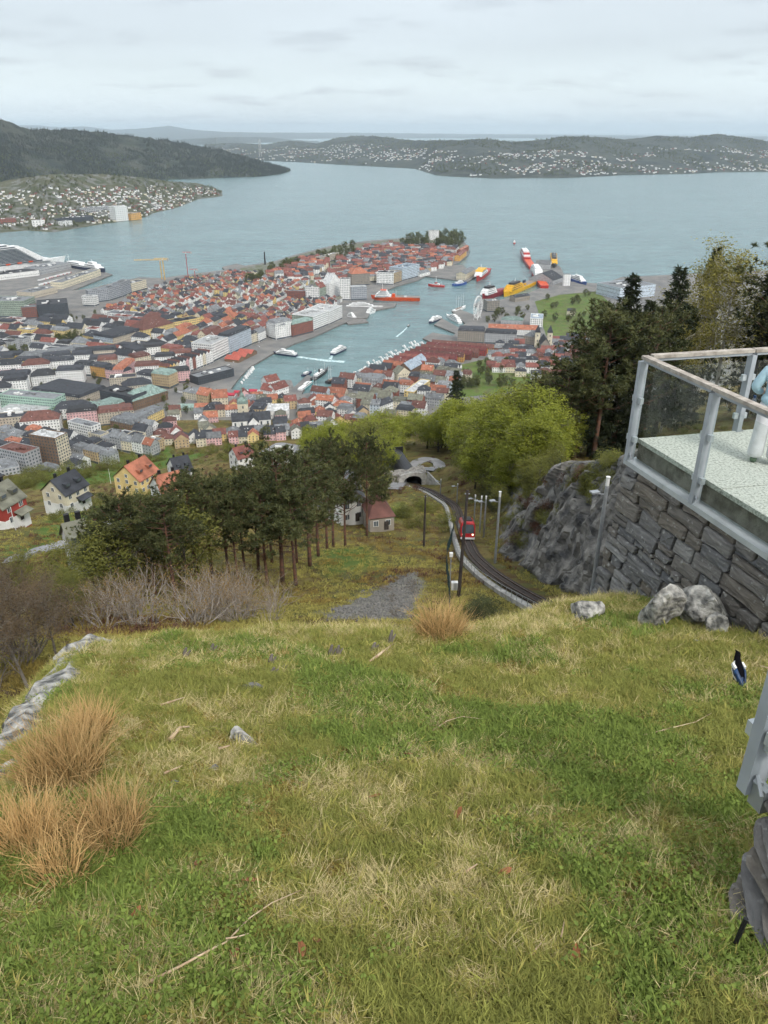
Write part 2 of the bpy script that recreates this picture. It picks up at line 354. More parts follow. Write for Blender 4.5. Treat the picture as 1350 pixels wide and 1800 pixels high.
# far hills: shore and skyline traced, ridge set back behind the shore
HILLS = {}
M['forest'] = ground_mat('forest_slope', [(0.018, 0.024, 0.02), (0.04, 0.05, 0.028), (0.065, 0.068, 0.05)], [0.012, 0.005], bump=1.0, bscale=0.06, bdist=25)
M['farland'] = ground_mat('far_island', [(0.026, 0.034, 0.032), (0.05, 0.058, 0.045), (0.07, 0.075, 0.06)], [0.004, 0.012], bump=1.0, bscale=0.03, bdist=15)
M['lowland'] = ground_mat('lowland', [(0.06, 0.07, 0.035), (0.09, 0.09, 0.05), (0.16, 0.16, 0.15)], [0.01, 0.03], bump=0.8, bscale=0.08, bdist=6)
def hill(name, shore, skyl, back, m, seed, amp=7, nc=260, nr=70, prof=0.9):
    sx, sy = zip(*shore); kx, ky = zip(*skyl); cols = np.linspace(max(sx[0], kx[0]), min(sx[-1], kx[-1]), nc)
    t = np.concatenate([np.linspace(0, 1, nr), np.linspace(1.06, 1.8, 14)])
    P = np.zeros((len(t), nc, 3))
    for j, px in enumerate(cols):
        a = flat(px, np.interp(px, sx, sy), 0); Yr = a[1] * (1 + back if np.isscalar(back) else np.interp(px, *back))
        r = aty(px, np.interp(px, kx, ky), Yr); dn = a[:2] / np.hypot(*a[:2]); Ls = np.hypot(*a[:2]); Lr = np.hypot(*r[:2])
        L = Ls + (Lr - Ls) * t; zz = np.where(t <= 1, max(r[2], 3) * np.clip(t, 0, 1) ** prof, max(r[2], 3) * np.clip(1 - (t - 1) / 0.75, -0.1, 1))
        P[:, j, 0] = dn[0] * L; P[:, j, 1] = dn[1] * L; P[:, j, 2] = zz
    s = P[nr // 2, :, 1].mean()
    e = sst(np.minimum(t, 1), 0.0, 0.15)[:, None] * np.clip(P[..., 2] / 20, 0.1, 1)
    P[..., 2] += e * (0.12 * np.clip(P[nr - 1, :, 2], 0, 200)[None] * fbm(P[..., 0] / (s * .05), P[..., 1] / (s * .1), 3, seed) * sst(1 - np.abs(t - 0.5) * 2, 0, 0.6)[:, None] + amp * fbm(P[..., 0] / (s * .006), P[..., 1] / (s * .012), 3, seed + 3))
    P[0, :, 2] = -2
    o = link(name, npmesh(name, P.reshape(-1, 3), grid_faces(len(t), nc), m, smooth=False)); o['kind'] = 'structure'
    HILLS[name] = (P[:nr], t[:nr]); return o
hill('distant_islands', [(-200, 243), (60, 244), (300, 246), (450, 245), (640, 243), (900, 243), (1200, 246), (1500, 246)],
     [(-200, 222), (68, 220), (110, 224), (150, 222), (200, 228), (250, 226), (300, 221), (340, 228), (400, 232), (470, 233), (560, 233), (700, 234), (850, 236), (1000, 237), (1100, 238), (1300, 240), (1500, 240)], 0.3, M['farland'], 21, 20)
hill('middle_islands', [(300, 252), (380, 256), (420, 252), (500, 250), (560, 251)], [(300, 246), (400, 241), (450, 241), (480, 242), (520, 246), (560, 250)], 0.08, M['farland'], 22, 10, 80)
hill('far_shore_hills', [(360, 276), (440, 282), (520, 285), (600, 290), (660, 293), (730, 297), (765, 308), (800, 311), (870, 314), (1000, 313), (1100, 308), (1210, 306), (1260, 303), (1500, 302)],
     [(360, 254), (420, 251), (470, 254), (510, 247), (560, 252), (590, 243), (620, 239), (660, 239), (690, 243), (730, 247), (800, 246), (850, 244), (900, 250), (950, 245), (980, 240), (1040, 240), (1090, 245), (1150, 238), (1200, 242), (1250, 235), (1300, 242), (1360, 252), (1500, 250)], 0.42, M['farland'], 23, 9, 420, 90)
hill('wooded_mountain', [(-120, 352), (0, 342), (150, 327), (300, 316), (385, 313), (450, 311), (490, 307), (511, 301)],
     [(-120, 190), (0, 206), (35, 213), (70, 227), (140, 228), (200, 234), (230, 238), (290, 245), (330, 252), (370, 260), (400, 264), (440, 278), (480, 290), (500, 296), (511, 300)], ([-120, 300, 450, 511], [1.3, 1.22, 1.12, 1.03]), M['forest'], 24, 16, 420, 150, 0.8)
hill('harbour_suburb', [(-120, 425), (0, 410), (48, 406), (95, 409), (170, 396), (215, 390), (261, 381), (268, 375), (310, 366), (350, 350), (391, 345)],
     [(-120, 318), (0, 322), (60, 312), (110, 306), (200, 306), (260, 312), (300, 318), (350, 322), (380, 330), (391, 342)], ([-120, 260, 391], [1.32, 1.22, 1.06]), M['lowland'], 25, 3, 220, 70, 1.5)
# ------------------------------------------------------------------ buildings
WALLC = dict(white=(.80, .80, .78), cream=(.66, .60, .46), yellow=(.70, .54, .24), mint=(.42, .60, .50), pink=(.66, .42, .42), orange=(.62, .34, .10), grey=(.40, .41, .42),
    paleblue=(.50, .57, .64), dark=(.045, .05, .06), brown=(.20, .13, .085), brick=(.24, .09, .065), tan=(.50, .38, .23), stone=(.30, .27, .23), red=(.30, .045, .035), silver=(.36, .38, .41), beige=(.52, .46, .37), green=(.30, .36, .29), maroon=(.17, .05, .04))
ROOFC = dict(slate=(.042, .046, .056), grey=(.19, .20, .21), orange=(.36, .135, .08), red=(.21, .075, .06), brown=(.14, .06, .048), maroon=(.155, .04, .038), copper=(.21, .29, .26), pale=(.48, .49, .49), dark=(.035, .037, .042), glass=(.30, .36, .42), moss=(.17, .17, .13))
for k, c in WALLC.items(): M['w_' + k] = mat('wall_' + k, c, 0.85, 0.10, 0.25, rnd=0.10, bump=0.1, bscale=3)
for k, c in ROOFC.items(): M['r_' + k] = mat('roof_' + k, c, 0.75, 0.22, 0.35, rnd=0.22, bump=0.4, bscale=2.2)
M['pane'] = mat('window_glass', (.05, .06, .07), 0.12, 0.3, 0.4, (.10, .12, .14), spec=0.6)
M['frame'] = mat('white_paint', (.72, .72, .70), 0.6, 0.06, 2)
M['brickstack'] = mat('chimney_brick', (.16, .12, .11), 0.9, 0.2, 2)
def bparts(L, W, H, rt='gable', fl=3, rng=random, ww=1.15, wh=1.5, sp=2.7, pitch=0.75, shop=False, sides='fblr', sky=0, chim=1):
    """local shapes of a house: wall, roof (mat 0 roof, 1 white skylights), window rows, chimneys"""
    wl, rf, wn, ch = MB(), MB(), MB(), MB(); x, y = L / 2, W / 2; ov = 0.35
    wl.add([(-x, -y, -3), (x, -y, -3), (x, y, -3), (-x, y, -3), (-x, -y, H), (x, -y, H), (x, y, H), (-x, y, H)], [(0, 1, 5, 4), (2, 3, 7, 6)], 0)
    wl.add([(-x, -y, -3), (x, -y, -3), (x, y, -3), (-x, y, -3), (-x, -y, H), (x, -y, H), (x, y, H), (-x, y, H)], [(1, 2, 6, 5), (3, 0, 4, 7)], 1)
    def face(o, ax, ay, nx, ny):
        return lambda s, z: (o[0] + ax * s + nx * .05, o[1] + ay * s + ny * .05, z)
    if rt == 'gable':
        rh = y * pitch; a = ov * pitch
        rf.add([(-x - ov, -y - ov, H - a), (x + ov, -y - ov, H - a), (x + ov, 0, H + rh), (-x - ov, 0, H + rh), (-x - ov, y + ov, H - a), (x + ov, y + ov, H - a)], [(0, 1, 2, 3), (3, 2, 5, 4)])
        rf.add([(-x - ov, -y - ov, H - a - .25), (x + ov, -y - ov, H - a - .25), (x + ov, 0, H + rh - .25), (-x - ov, 0, H + rh - .25), (-x - ov, y + ov, H - a - .25), (x + ov, y + ov, H - a - .25)], [(3, 2, 1, 0), (4, 5, 2, 3)])
        wl.add([(-x, -y, H), (-x, y, H), (-x, 0, H + rh - .3), (x, -y, H), (x, y, H), (x, 0, H + rh - .3)], [(2, 1, 0), (3, 4, 5)], 1); top = H + rh; sl = (y, rh, x)
    elif rt == 'gablex':
        rh = x * pitch; a = ov * pitch
        rf.add([(-x - ov, -y - ov, H - a), (-x - ov, y + ov, H - a), (0, y + ov, H + rh), (0, -y - ov, H + rh), (x + ov, -y - ov, H - a), (x + ov, y + ov, H - a)], [(1, 0, 3, 2), (2, 3, 4, 5)])
        wl.add([(-x, -y, H), (x, -y, H), (0, -y, H + rh - .3), (-x, y, H), (x, y, H), (0, y, H + rh - .3)], [(0, 1, 2), (4, 3, 5)], 0); top = H + rh; sl = None
    elif rt in ('hip', 'mansard'):
        if rt == 'hip': rh = y * pitch; i = min(y, x * .8); j = y * .98
        else: rh = min(3.6, H * .35); i = j = rh * .55
        b = [(-x - ov, -y - ov, H), (x + ov, -y - ov, H), (x + ov, y + ov, H), (-x - ov, y + ov, H)]; t = [(-x + i, -y + j, H + rh), (x - i, -y + j, H + rh), (x - i, y - j, H + rh), (-x + i, y - j, H + rh)]
        rf.add(b + t, [(0, 1, 5, 4), (1, 2, 6, 5), (2, 3, 7, 6), (3, 0, 4, 7), (4, 5, 6, 7)]); rf.add([(p[0], p[1], H - .02) for p in b], [(3, 2, 1, 0)]); top = H + rh; sl = (j, rh, x - i)
    else:
        for cxx, cyy, dx, dy in ((0, -y, 2 * x + .3, .35), (0, y, 2 * x + .3, .35), (-x, 0, .35, 2 * y - .4), (x, 0, .35, 2 * y - .4)): wl.box((cxx, cyy, H + .35), (dx, dy, .8))
        rf.add([(-x, -y, H), (x, -y, H), (x, y, H), (-x, y, H)], [(0, 1, 2, 3)]); top = H + .7; sl = None
        for _ in range(int(L * W / 260) + 1):
            bw = rng.uniform(2, min(9, L * .35)); bd = rng.uniform(2, min(7, W * .35)); bh = rng.uniform(.8, 2.8)
            rf.box((rng.uniform(-.6, .6) * (x - bw / 2), rng.uniform(-.6, .6) * (y - bd / 2), H + bh / 2), (bw, bd, bh), 0, rng.choice((0, 0, 1)))
    if sl and sky:
        for k in range(sky):
            s = rng.choice((-1, -1, 1)); f = rng.uniform(.25, .7); px_ = rng.uniform(-.85, .85) * sl[2]
            yy = s * (y - sl[0] * f); zz = H + sl[1] * f
            rf.box((px_, yy, zz + .12), (.9, .8, .35), 0, 1)
    fh = H / fl
    for sd, (o, ax, ay, nx, ny, ln) in dict(f=((-x, -y), 1, 0, 0, -1, L), b=((x, y), -1, 0, 0, 1, L), r=((x, -y), 0, 1, 1, 0, W), l=((-x, y), 0, -1, -1, 0, W)).items():
        if sd not in sides: continue
        P = face(o, ax, ay, nx, ny); n = max(1, int((ln - 1.0) / sp)); g = ln / n
        for k in range(fl):
            z0 = k * fh + fh * .28
            if shop and k == 0: wn.add([P(.4, .2), P(ln - .4, .2), P(ln - .4, fh * .8), P(.4, fh * .8)], [(0, 1, 2, 3)]); continue
            h_ = min(wh, fh * .62)
            for q in range(n):
                s = (q + .5) * g; wn.add([P(s - ww / 2, z0), P(s + ww / 2, z0), P(s + ww / 2, z0 + h_), P(s - ww / 2, z0 + h_)], [(0, 1, 2, 3)])
    for k in range(chim):
        ch.box((rng.uniform(-.7, .7) * x, rng.uniform(-.2, .2) * y, top + .1), (.8, .7, 2.2))
    return wl, rf, wn, ch
OCC = []
def occupy(c, rz, L, W): OCC.append((c[0], c[1], math.cos(rz), math.sin(rz), L / 2, W / 2))
def is_free(x, y, r):
    for cx_, cy_, ca, sa, hx, hy in OCC:
        dx, dy = x - cx_, y - cy_
        if abs(dx) + abs(dy) > hx + hy + 2 * r + 40: continue
        if abs(dx * ca + dy * sa) < hx + r and abs(-dx * sa + dy * ca) < hy + r: return False
    return True
def make_house(name, c, rz, parts, wall, roof, label, cat, group=None, side=None):
    r = tag(empty(name, c, rz), label, cat, group); wl, rf, wn, ch = parts
    wl.build('wall', [M['w_' + wall], M['w_' + (side or wall)]], r); rf.build('roof', [M['r_' + roof], M['frame']], r)
    if wn.v: wn.build('window_rows', M['pane'], r)['kind'] = 'stuff'
    if ch.v: ch.build('chimney', M['brickstack'], r)
    return r
def facade(ax, ay, bx, by, eave, depth, z=None, t0=450):
    """centre, angle, length, eave height of a block whose front foot runs from pixel a to pixel b"""
    a = hit(ax, ay, t0) if z is None else flat(ax, ay, z); b = hit(bx, by, t0) if z is None else flat(bx, by, z)
    z0 = min(a[2], b[2]); e = (b - a)[:2]; L = float(np.hypot(*e)); u = e / L; n = np.array((-u[1], u[0]))
    if n @ (a[:2] + b[:2]) < 0: n = -n
    H = max(4.0, aty(ax, eave, a[1])[2] - z0); c = (a[:2] + b[:2]) / 2 + n * depth / 2
    return (c[0], c[1], z0), math.atan2(u[1], u[0]), L, H
BL = '''mint green department block with long flat roof|department store|4 722 100 731 694 22|mint grey flat
low mint green block with roof terrace|shop building|-20 747 60 752 731 46|mint pale flat
beige telegraph block with steep slate mansard roof|office building|58 699 142 713 686 48|beige slate mansard
soft yellow corner house in the pastel street row|apartment building|27 654 69 653 635 16|yellow slate mansard
mint town house between the yellow and white row houses|apartment building|70 656 92 657 635 16|mint slate mansard
long white town house in the pastel street row|apartment building|92 657 133 654 636 16|white slate mansard
white town house beside the orange one in the pastel row|apartment building|133 660 161 662 641 16|white slate mansard
orange ochre town house between white and pink neighbours|apartment building|161 663 187 667 643 16|orange slate mansard
pale pink corner block with slate roof|apartment building|187 668 218 674 649 18|pink slate mansard
pink block wing running back from the pink corner|apartment building|219 674 241 656 650 14|pink orange mansard
black clad theatre block with flat roof|office building|178 709 233 722 686 26|dark dark flat
columned stock exchange with pale copper hip roof|bank building|236 722 296 702 706 26|brown copper hip
small white block with pale green hip roof|office building|142 728 175 731 717 18|white copper hip
brown brick palace with green grey mansard roof|office building|176 743 222 725 723 22|brick copper mansard
white slab hotel with rows of square windows|hotel|124 770 165 779 741 13|white grey flat
brown banded office tower with cream side wall|office tower|62 818 108 826 764 17|brown pale flat cream
grey concrete grid office tower with brown roof box|office tower|4 828 51 840 788 19|grey brown flat
brown stone courthouse with low grey roof|office building|196 757 234 765 739 26|brown grey mansard
yellow wing adjoining the brown stone courthouse|office building|236 764 290 737 745 16|yellow grey mansard
white corner block with slate roof by the tan tower house|apartment building|241 675 268 679 658 20|white slate mansard
tan corner house with copper green roof|apartment building|269 680 299 684 656 20|tan copper mansard
cream courtyard block with brown red roof|apartment building|239 646 267 640 630 20|cream brown mansard
white long block with slate roof behind the cream courtyard block|apartment building|216 629 239 636 613 22|white slate mansard
big beige block with blank pale side and slate roof|office building|201 615 251 600 595 42|beige slate mansard paleblue
yellow block with dark roof beside the blank pale wall|office building|146 601 172 606 589 22|yellow slate hip
long ochre block with brown hipped roof|office building|254 602 308 588 581 36|yellow brown hip
white horizontal office with ribbon windows and dark chimney slab|office building|187 564 234 568 550 26|white grey flat
dark glass media house with stepped flat roof|office building|68 557 122 553 537 50|dark dark flat
grey green office with regular windows by the harbour sheds|office building|-30 557 46 558 529 45|green grey flat
red and grey striped office beside the grey green one|office building|41 561 67 559 542 30|brick grey flat
silver clad waterfront flats with scattered windows, longest block|apartment building|158 533 193 529 512 18|silver grey flat
silver clad waterfront flats, narrow block next to the longest|apartment building|194 529 215 522 507 18|silver grey flat
silver clad waterfront flats, tall block of the row|apartment building|216 522 232 515 498 18|silver grey flat
cream and grey waterfront block at the end of the silver row|apartment building|233 515 259 508 499 22|cream grey flat
white cube shaped block before the silver flats|apartment building|146 538 167 539 521 16|white pale flat
cream ferry terminal standing on the long pier|terminal|110 508 178 484 497 26|cream grey flat
white harbour shed with dark flat roof by the trucks|warehouse|-60 500 70 484 491 55|white dark flat
grey harbour shed with wide roof beside the cruise ship|warehouse|72 483 126 472 473 50|grey grey flat
low grey customs hall on the harbour forecourt|warehouse|58 525 102 514 515 40|beige grey flat
yellow ochre block with flat dark roof behind the quay row|office building|298 588 353 578 569 26|yellow dark flat
white bank block with many windows at the quay|office building|375 637 405 622 606 34|white pale flat
pale blue quay building with steep slate roof|hotel|405 623 443 606 592 20|paleblue slate mansard
cream end house of the quay row by the market sheds|apartment building|443 606 453 602 588 20|cream slate mansard
white hotel wing with grey mansard on the harbour corner|hotel|469 592 485 598 568 20|white grey mansard
tall white hotel with bands of windows above the quay|hotel|486 598 514 592 569 22|white grey mansard
dark red brick warehouse hotel on the water|hotel|515 593 551 584 571 18|brick copper mansard
white office with green glass and dark ground floor on the quay|office building|551 582 578 571 557 42|white pale flat green
white stepped office next to the red brick warehouse side|office building|579 571 602 560 548 46|white pale flat
white framed glass office with flat roof above the old houses|office building|538 531 562 530 506 18|white grey flat
green grey office with red pitched roof|office building|563 530 578 525 506 18|green red gable
white gabled office towards the park harbour|office building|579 527 600 520 500 18|white pale gablex
red brown apartment slab among the wooden houses|apartment building|505 529 537 531 512 16|brick grey flat
tall white harbour silo block|apartment building|598 528 616 528 491 16|white grey flat
pale boxy harbour silo beside the tall white one|apartment building|617 528 645 527 505 18|silver pale flat
brown grey block with orange red hipped roof|apartment building|618 503 650 501 482 30|stone orange hip
white harbour block with dark top floor|office building|662 500 691 501 479 26|white slate flat
tan and yellow narrow harbour block|office building|692 500 706 495 481 26|tan grey flat
blue grey glass office at the harbour bend|office building|707 494 737 486 472 36|paleblue glass flat
white hotel tower rising over the peninsula trees|hotel tower|754 429 771 430 406 16|white dark flat
pale gabled warehouse by the white and orange ship|warehouse|818 492 836 482 482 22|cream grey gable
small white gabled house at the inner harbour|house|738 487 756 483 481 14|white grey gable
orange brick sea warehouse at the peninsula tip|warehouse|808 459 820 449 450 14|orange red gable
red brick sea warehouse nearest the open fjord|warehouse|810 448 824 440 440 12|brick orange gable
white institute with brown hipped roof by the park|school|780 448 800 449 438 16|white brown hip
red and beige long school slab on the ridge|school|562 464 596 456 453 14|beige grey flat brick
grey stone hotel with slate mansard above the red wharf roofs|hotel|804 602 850 604 581 24|stone slate mansard
long grey striped hotel wing with slate roof|hotel|851 604 906 607 585 22|grey slate mansard
brown and white grid hotel block with grey roof|hotel|919 607 947 611 590 22|stone grey hip
white long hotel with orange roof stripe behind the slate ones|hotel|858 590 945 593 577 16|white orange gable
grey hall with pale green roof in the fortress trees|hall|880 571 918 573 562 22|grey copper hip
pale blue roofed slab by the fortress lawn|office building|931 577 953 578 560 40|white glass flat
square stone fortress tower by the quay|fortress tower|856 549 877 548 530 22|stone grey flat
stone banquet hall with steep dark gable roof|hall|905 531 931 527 523 16|stone slate gable
small pale yellow house on the fortress lawn|house|996 554 1010 555 546 10|cream slate gable
large pale warehouse by the outer quay|warehouse|1088 527 1150 520 507 70|paleblue grey flat
dark roofed long shed on the outer quay|warehouse|972 501 990 495 493 60|grey slate gable
grey gabled shed at the end of the outer quay|warehouse|946 472 966 473 464 34|grey grey gable
brown brick museum with long glass roof by the wharf|museum|722 663 752 645 650 22|brown glass gable
grey office with setback roof behind the wharf|office building|636 689 668 692 668 26|grey grey mansard
yellow flat roofed block with white roof|apartment building|727 707 756 685 690 13|yellow pale flat
cream gabled town house behind the wharf street|apartment building|699 673 722 669 658 16|cream moss gablex
cream yellow gabled house in the short row under the beeches|apartment building|634 733 650 735 709 13|cream moss gable
pale blue house in the short row under the beeches|apartment building|650 735 667 736 711 13|paleblue grey gable
white house with slate roof in the short row under the beeches|apartment building|668 736 691 727 714 13|white slate gable
long white building with orange roof by the fish market|office building|575 703 606 706 689 14|beige orange gable
dark glass market hall with wide pale roof|market hall|349 677 412 661 664 20|dark grey flat
tan stone building with dark mansard beside the church|apartment building|440 739 465 740 719 18|tan slate mansard
white curved tent hall among the orange roofs|tent hall|468 736 508 735 722 22|white pale gable
grey low office before the concrete tower|office building|-60 868 40 848 840 30|grey grey flat
white shop block under the orange roofs of the meadow edge|apartment building|322 700 349 705 688 14|cream grey hip
orange roofed merchant house by the market square|apartment building|347 712 367 716 692 18|tan orange gable
broad orange roofed merchant house next to the church lane|apartment building|374 721 402 719 700 20|cream orange gable
copper roofed market pavilion in the square|pavilion|312 722 352 722 716 12|green copper gable'''
rng = random.Random(7)
for row in BL.split('\n'):
    lab, cat, nums, st = row.split('|'); ax, ay, bx, by, ev, dp = map(float, nums.split()); st = st.split()
    c, rz, L, H = facade(ax, ay, bx, by, ev, dp); fl = max(1, round(H / 3.5))
    hall = cat in ('warehouse', 'hall', 'tent hall', 'pavilion', 'terminal')
    P = bparts(L, dp, H, st[2], max(1, fl // 2) if hall else fl, rng, ww=1.7 if st[2] == 'flat' else 1.05, wh=1.7, sp=4.2 if hall else 3.2, pitch=0.45 if hall else 0.75, shop=not hall and H > 12, sky=int(L / 5) if st[2] in ('mansard', 'gable', 'hip') else 0, chim=0 if hall else 1)
    make_house(cat.replace(' ', '_'), c, rz, P, st[0], st[1], lab, cat, None, st[3] if len(st) > 3 else None); occupy(c, rz, L + 4, dp + 4)
# the old wharf: long gabled houses standing end-on to the quay
for i in range(10):
    t = i / 9; ax, ay = 672 + 86 * t, 650 - 37 * t; ln = np.interp(t, [0, .35, 1], [50, 88, 108]); dy = np.interp(t, [0, 1], [6, 9])
    c, rz, L, H = facade(ax, ay, ax + ln, ay + dy, ay - 9, 12)
    roof = ('orange', 'red', 'maroon', 'red', 'maroon', 'brown', 'maroon', 'brown', 'maroon', 'brown')[i]
    P = bparts(L, 11.5, 8.5, 'gable', 3, rng, pitch=.85, sky=5, chim=2)
    make_house('wharf_house', c, rz, P, ('red', 'orange', 'maroon', 'brick')[i % 4], roof, 'long wooden wharf house with %s tiled gable roof end-on to the quay' % roof, 'wharf house', 'old wooden wharf houses'); occupy(c, rz, L, 14)
# white gabled merchant row along the west quay
for i in range(13):
    t = i / 13; ax, ay = 300 + 75 * t, 668 - 30 * t; wcol = ('orange', 'yellow', 'cream', 'white', 'white', 'pink', 'white', 'brick', 'white', 'white', 'cream', 'white', 'white')[i]
    c, rz, L, H = facade(ax, ay, ax + 5.6, ay - 2.2, ay - 23 + 4 * t, 22)
    P = bparts(L, 22, H, 'gablex', 5, rng, sp=2.4, pitch=1.1, shop=True)
    make_house('gabled_merchant_house', c, rz, P, wcol, 'slate' if i % 3 else 'brown', 'narrow %s merchant house with steep street gable in the quay row' % wcol, 'town house', 'gabled quay row'); occupy(c, rz, L, 26)

for q, rz_, l_, w_ in (((429, 742), 12, 64, 50), ((436, 756), 12, 60, 30), ((955, 612), -5, 30, 60), ((839, 561), 0, 40, 40), ((408, 697), 0, 90, 16)): occupy(flat(*q, z=4), R(rz_), l_, w_)
for lab, ax, ay, bx, by, ev, dp, wl_, rf_ in (('long dark shipyard hall on the opposite harbour shore', 100, 396, 166, 391, 385, 60, 'dark', 'slate'), ('tall white block on the opposite harbour shore', 205, 388, 226, 386, 364, 40, 'white', 'pale'), ('orange cube shaped building on the opposite harbour point', 231, 386, 249, 384, 376, 40, 'orange', 'grey'), ('wide grey factory hall behind the dark shipyard hall', 145, 385, 203, 379, 368, 80, 'grey', 'grey'), ('white dock sheds at the opposite pier end', 58, 400, 80, 399, 389, 30, 'white', 'pale'), ('small white dock house on the opposite pier', 112, 399, 128, 397, 390, 24, 'white', 'grey'), ('yellow apartment block on the opposite shore', 12, 368, 32, 366, 355, 30, 'yellow', 'brown'), ('pale office slab on the opposite shore', 64, 362, 92, 359, 351, 30, 'white', 'slate'), ('low white boat shed on the wooded point', 240, 368, 266, 364, 361, 20, 'white', 'grey'), ('brick red quay wall building across the harbour', -40, 400, 30, 396, 388, 40, 'brick', 'brown')):
    c, rz, L, H = facade(ax, ay, bx, by, ev, dp, 4.0); make_house('harbour_building', c, rz, bparts(L, dp, H, 'flat', max(2, int(H / 6)), rng, sp=8, ww=3, wh=3, chim=0), wl_, rf_, lab, 'harbour building')
# generic streets of houses: (pixel outline, street direction as two pixels, cell, depth, eaves, wall choice, roof choice, roof types, where)
ZONES = [
 ([(300, 697), (420, 700), (520, 705), (640, 700), (640, 735), (540, 772), (430, 782), (300, 790), (255, 778), (300, 745)], ((374, 721), (402, 719)), 13, 12, (7, 11), 'white white white cream yellow tan pink', 'orange red slate brown slate grey moss', 'gable gable gablex hip', 'below the church'),
 ([(556, 700), (640, 665), (720, 640), (800, 640), (830, 660), (760, 720), (690, 740), (560, 745)], ((636, 689), (668, 692)), 17, 14, (9, 15), 'white grey cream tan white paleblue brick', 'slate grey orange moss slate brown', 'gable hip mansard gable', 'behind the wharf'),
 ([(870, 610), (1060, 590), (1060, 650), (960, 665), (860, 650)], ((870, 630), (930, 632)), 15, 12, (7, 11), 'white cream white brick', 'slate red brown grey', 'gable hip gable', 'near the twin towered church'),
 ([(-80, 760), (60, 760), (180, 770), (290, 745), (290, 790), (180, 820), (60, 850), (-80, 880)], ((124, 770), (165, 779)), 16, 14, (10, 16), 'white cream grey tan white', 'slate grey orange grey slate', 'gable mansard hip flat', 'under the green spur'),
 ([(-100, 640), (300, 615), (345, 640), (300, 690), (200, 740), (60, 765), (-100, 760)], ((92, 657), (133, 654)), 34, 19, (14, 20), 'white white white cream yellow beige pink white', 'slate slate grey slate dark brown', 'mansard hip flat mansard', 'in the pastel street blocks'),
 ([(-100, 575), (150, 565), (300, 560), (350, 600), (310, 640), (100, 640), (-100, 650)], ((187, 564), (234, 568)), 26, 17, (10, 17), 'white white cream yellow grey white', 'slate slate grey brown red slate dark', 'mansard gable hip flat', 'in the western town blocks'),
 ([(290, 560), (420, 545), (500, 560), (480, 590), (420, 610), (340, 620), (300, 640), (270, 600)], ((375, 637), (405, 622)), 22, 15, (10, 16), 'white white cream tan grey yellow', 'slate red orange brown slate grey', 'gable hip mansard gable', 'behind the west quay'),
 ([(180, 545), (260, 512), (300, 496), (410, 480), (480, 500), (560, 500), (600, 530), (545, 560), (470, 575), (400, 560), (300, 565), (200, 560)], ((300, 530), (345, 512)), 12, 10.5, (6, 9), 'white white white white cream yellow grey', 'orange red brown slate slate grey moss red', 'gable gable gablex hip', 'in the old wooden quarter'),
 ([(430, 500), (520, 470), (600, 450), (680, 440), (800, 436), (806, 460), (740, 480), (650, 500), (560, 500)], ((618, 503), (650, 501)), 15, 12, (8, 13), 'white white white cream tan brick grey', 'orange red brown slate grey slate red', 'gable hip gable mansard', 'on the peninsula ridge'),
]
M['court'] = M['asphalt']
cands = []; zr = random.Random(31)
for zi, (poly, (da, db), cell, dep, ev, ws, rs, ts, where) in enumerate(ZONES):
    P = np.array([flat(*q, z=6)[:2] for q in poly]); a, b = flat(*da)[:2], flat(*db)[:2]; u = (b - a) / np.hypot(*(b - a)); n = np.array((-u[1], u[0]))
    cc = P.mean(0); ext = np.abs(P - cc).max() * 1.5; k = int(ext / cell) + 2; m = int(ext / (dep * 1.5)) + 2
    for j in range(-m, m):
        row = j * dep * 1.0 + (j // 2) * dep * 0.62          # two rows back to back, then a street
        x_ = -ext + zr.uniform(0, cell)
        while x_ < ext:
            L = cell * zr.uniform(.75, 1.3); p = cc + u * (x_ + L / 2) + n * (row + zr.uniform(-1, 1)); x_ += L + (0.3 if zr.random() < .75 else zr.uniform(3, 9))
            if zr.random() < 0.05: continue
            cands.append((p[0], p[1], zi, math.atan2(u[1], u[0]) + zr.gauss(0, .05), L, dep * zr.uniform(.85, 1.05)))
CX = np.array([c[0] for c in cands]); CY = np.array([c[1] for c in cands]); ok = np.zeros(len(cands), bool); Zs = np.array([c[2] for c in cands])
for zi, z in enumerate(ZONES):
    s = Zs == zi; ok[s] = poly_sd(CX[s], CY[s], [flat(*q, z=6)[:2] for q in z[0]]) < 0
ok &= poly_sd(CX, CY, LAND) < -12
TREEZ = [[(560, 447), (620, 432), (640, 445), (600, 462), (545, 462)], [(690, 430), (750, 416), (805, 414), (822, 430), (800, 436), (690, 438)], [(425, 505), (470, 478), (520, 458), (530, 466), (450, 505)], [(95, 595), (155, 583), (160, 600), (100, 610)], [(15, 612), (58, 605), (62, 620), (20, 628)]]
for q in TREEZ: ok &= poly_sd(CX, CY, [flat(*k, z=8)[:2] for k in q]) > 2
CZ = land_z(CX, CY)
STREETS = [np.array([flat(*q)[:2] for q in s]) for s in ([(405, 692), (300, 680), (200, 668), (60, 668)], [(300, 690), (330, 740), (340, 770)], [(470, 545), (545, 505), (590, 470)], [(100, 735), (190, 690), (245, 655), (330, 600)], [(130, 580), (250, 555), (370, 530)], [(560, 695), (640, 662), (760, 610)])]
keep = []
for i in np.argsort(CY):
    if not ok[i]: continue
    x_, y_, zi, rz, L, W = cands[i]
    if CZ[i] > 60 or not is_free(x_, y_, min(L, W) * .42): continue
    if any(abs(poly_sd(np.array([x_]), np.array([y_]), list(s) + list(s[::-1]))[0]) < W / 2 + 4 for s in STREETS): continue
    keep.append(i); occupy((x_, y_), rz, L * .9, W * .9)
LMK = [(np.array(o.location[:2]), o['label']) for o in bpy.data.objects if o.parent is None and o.type == 'EMPTY' and 'category' in o]
import re
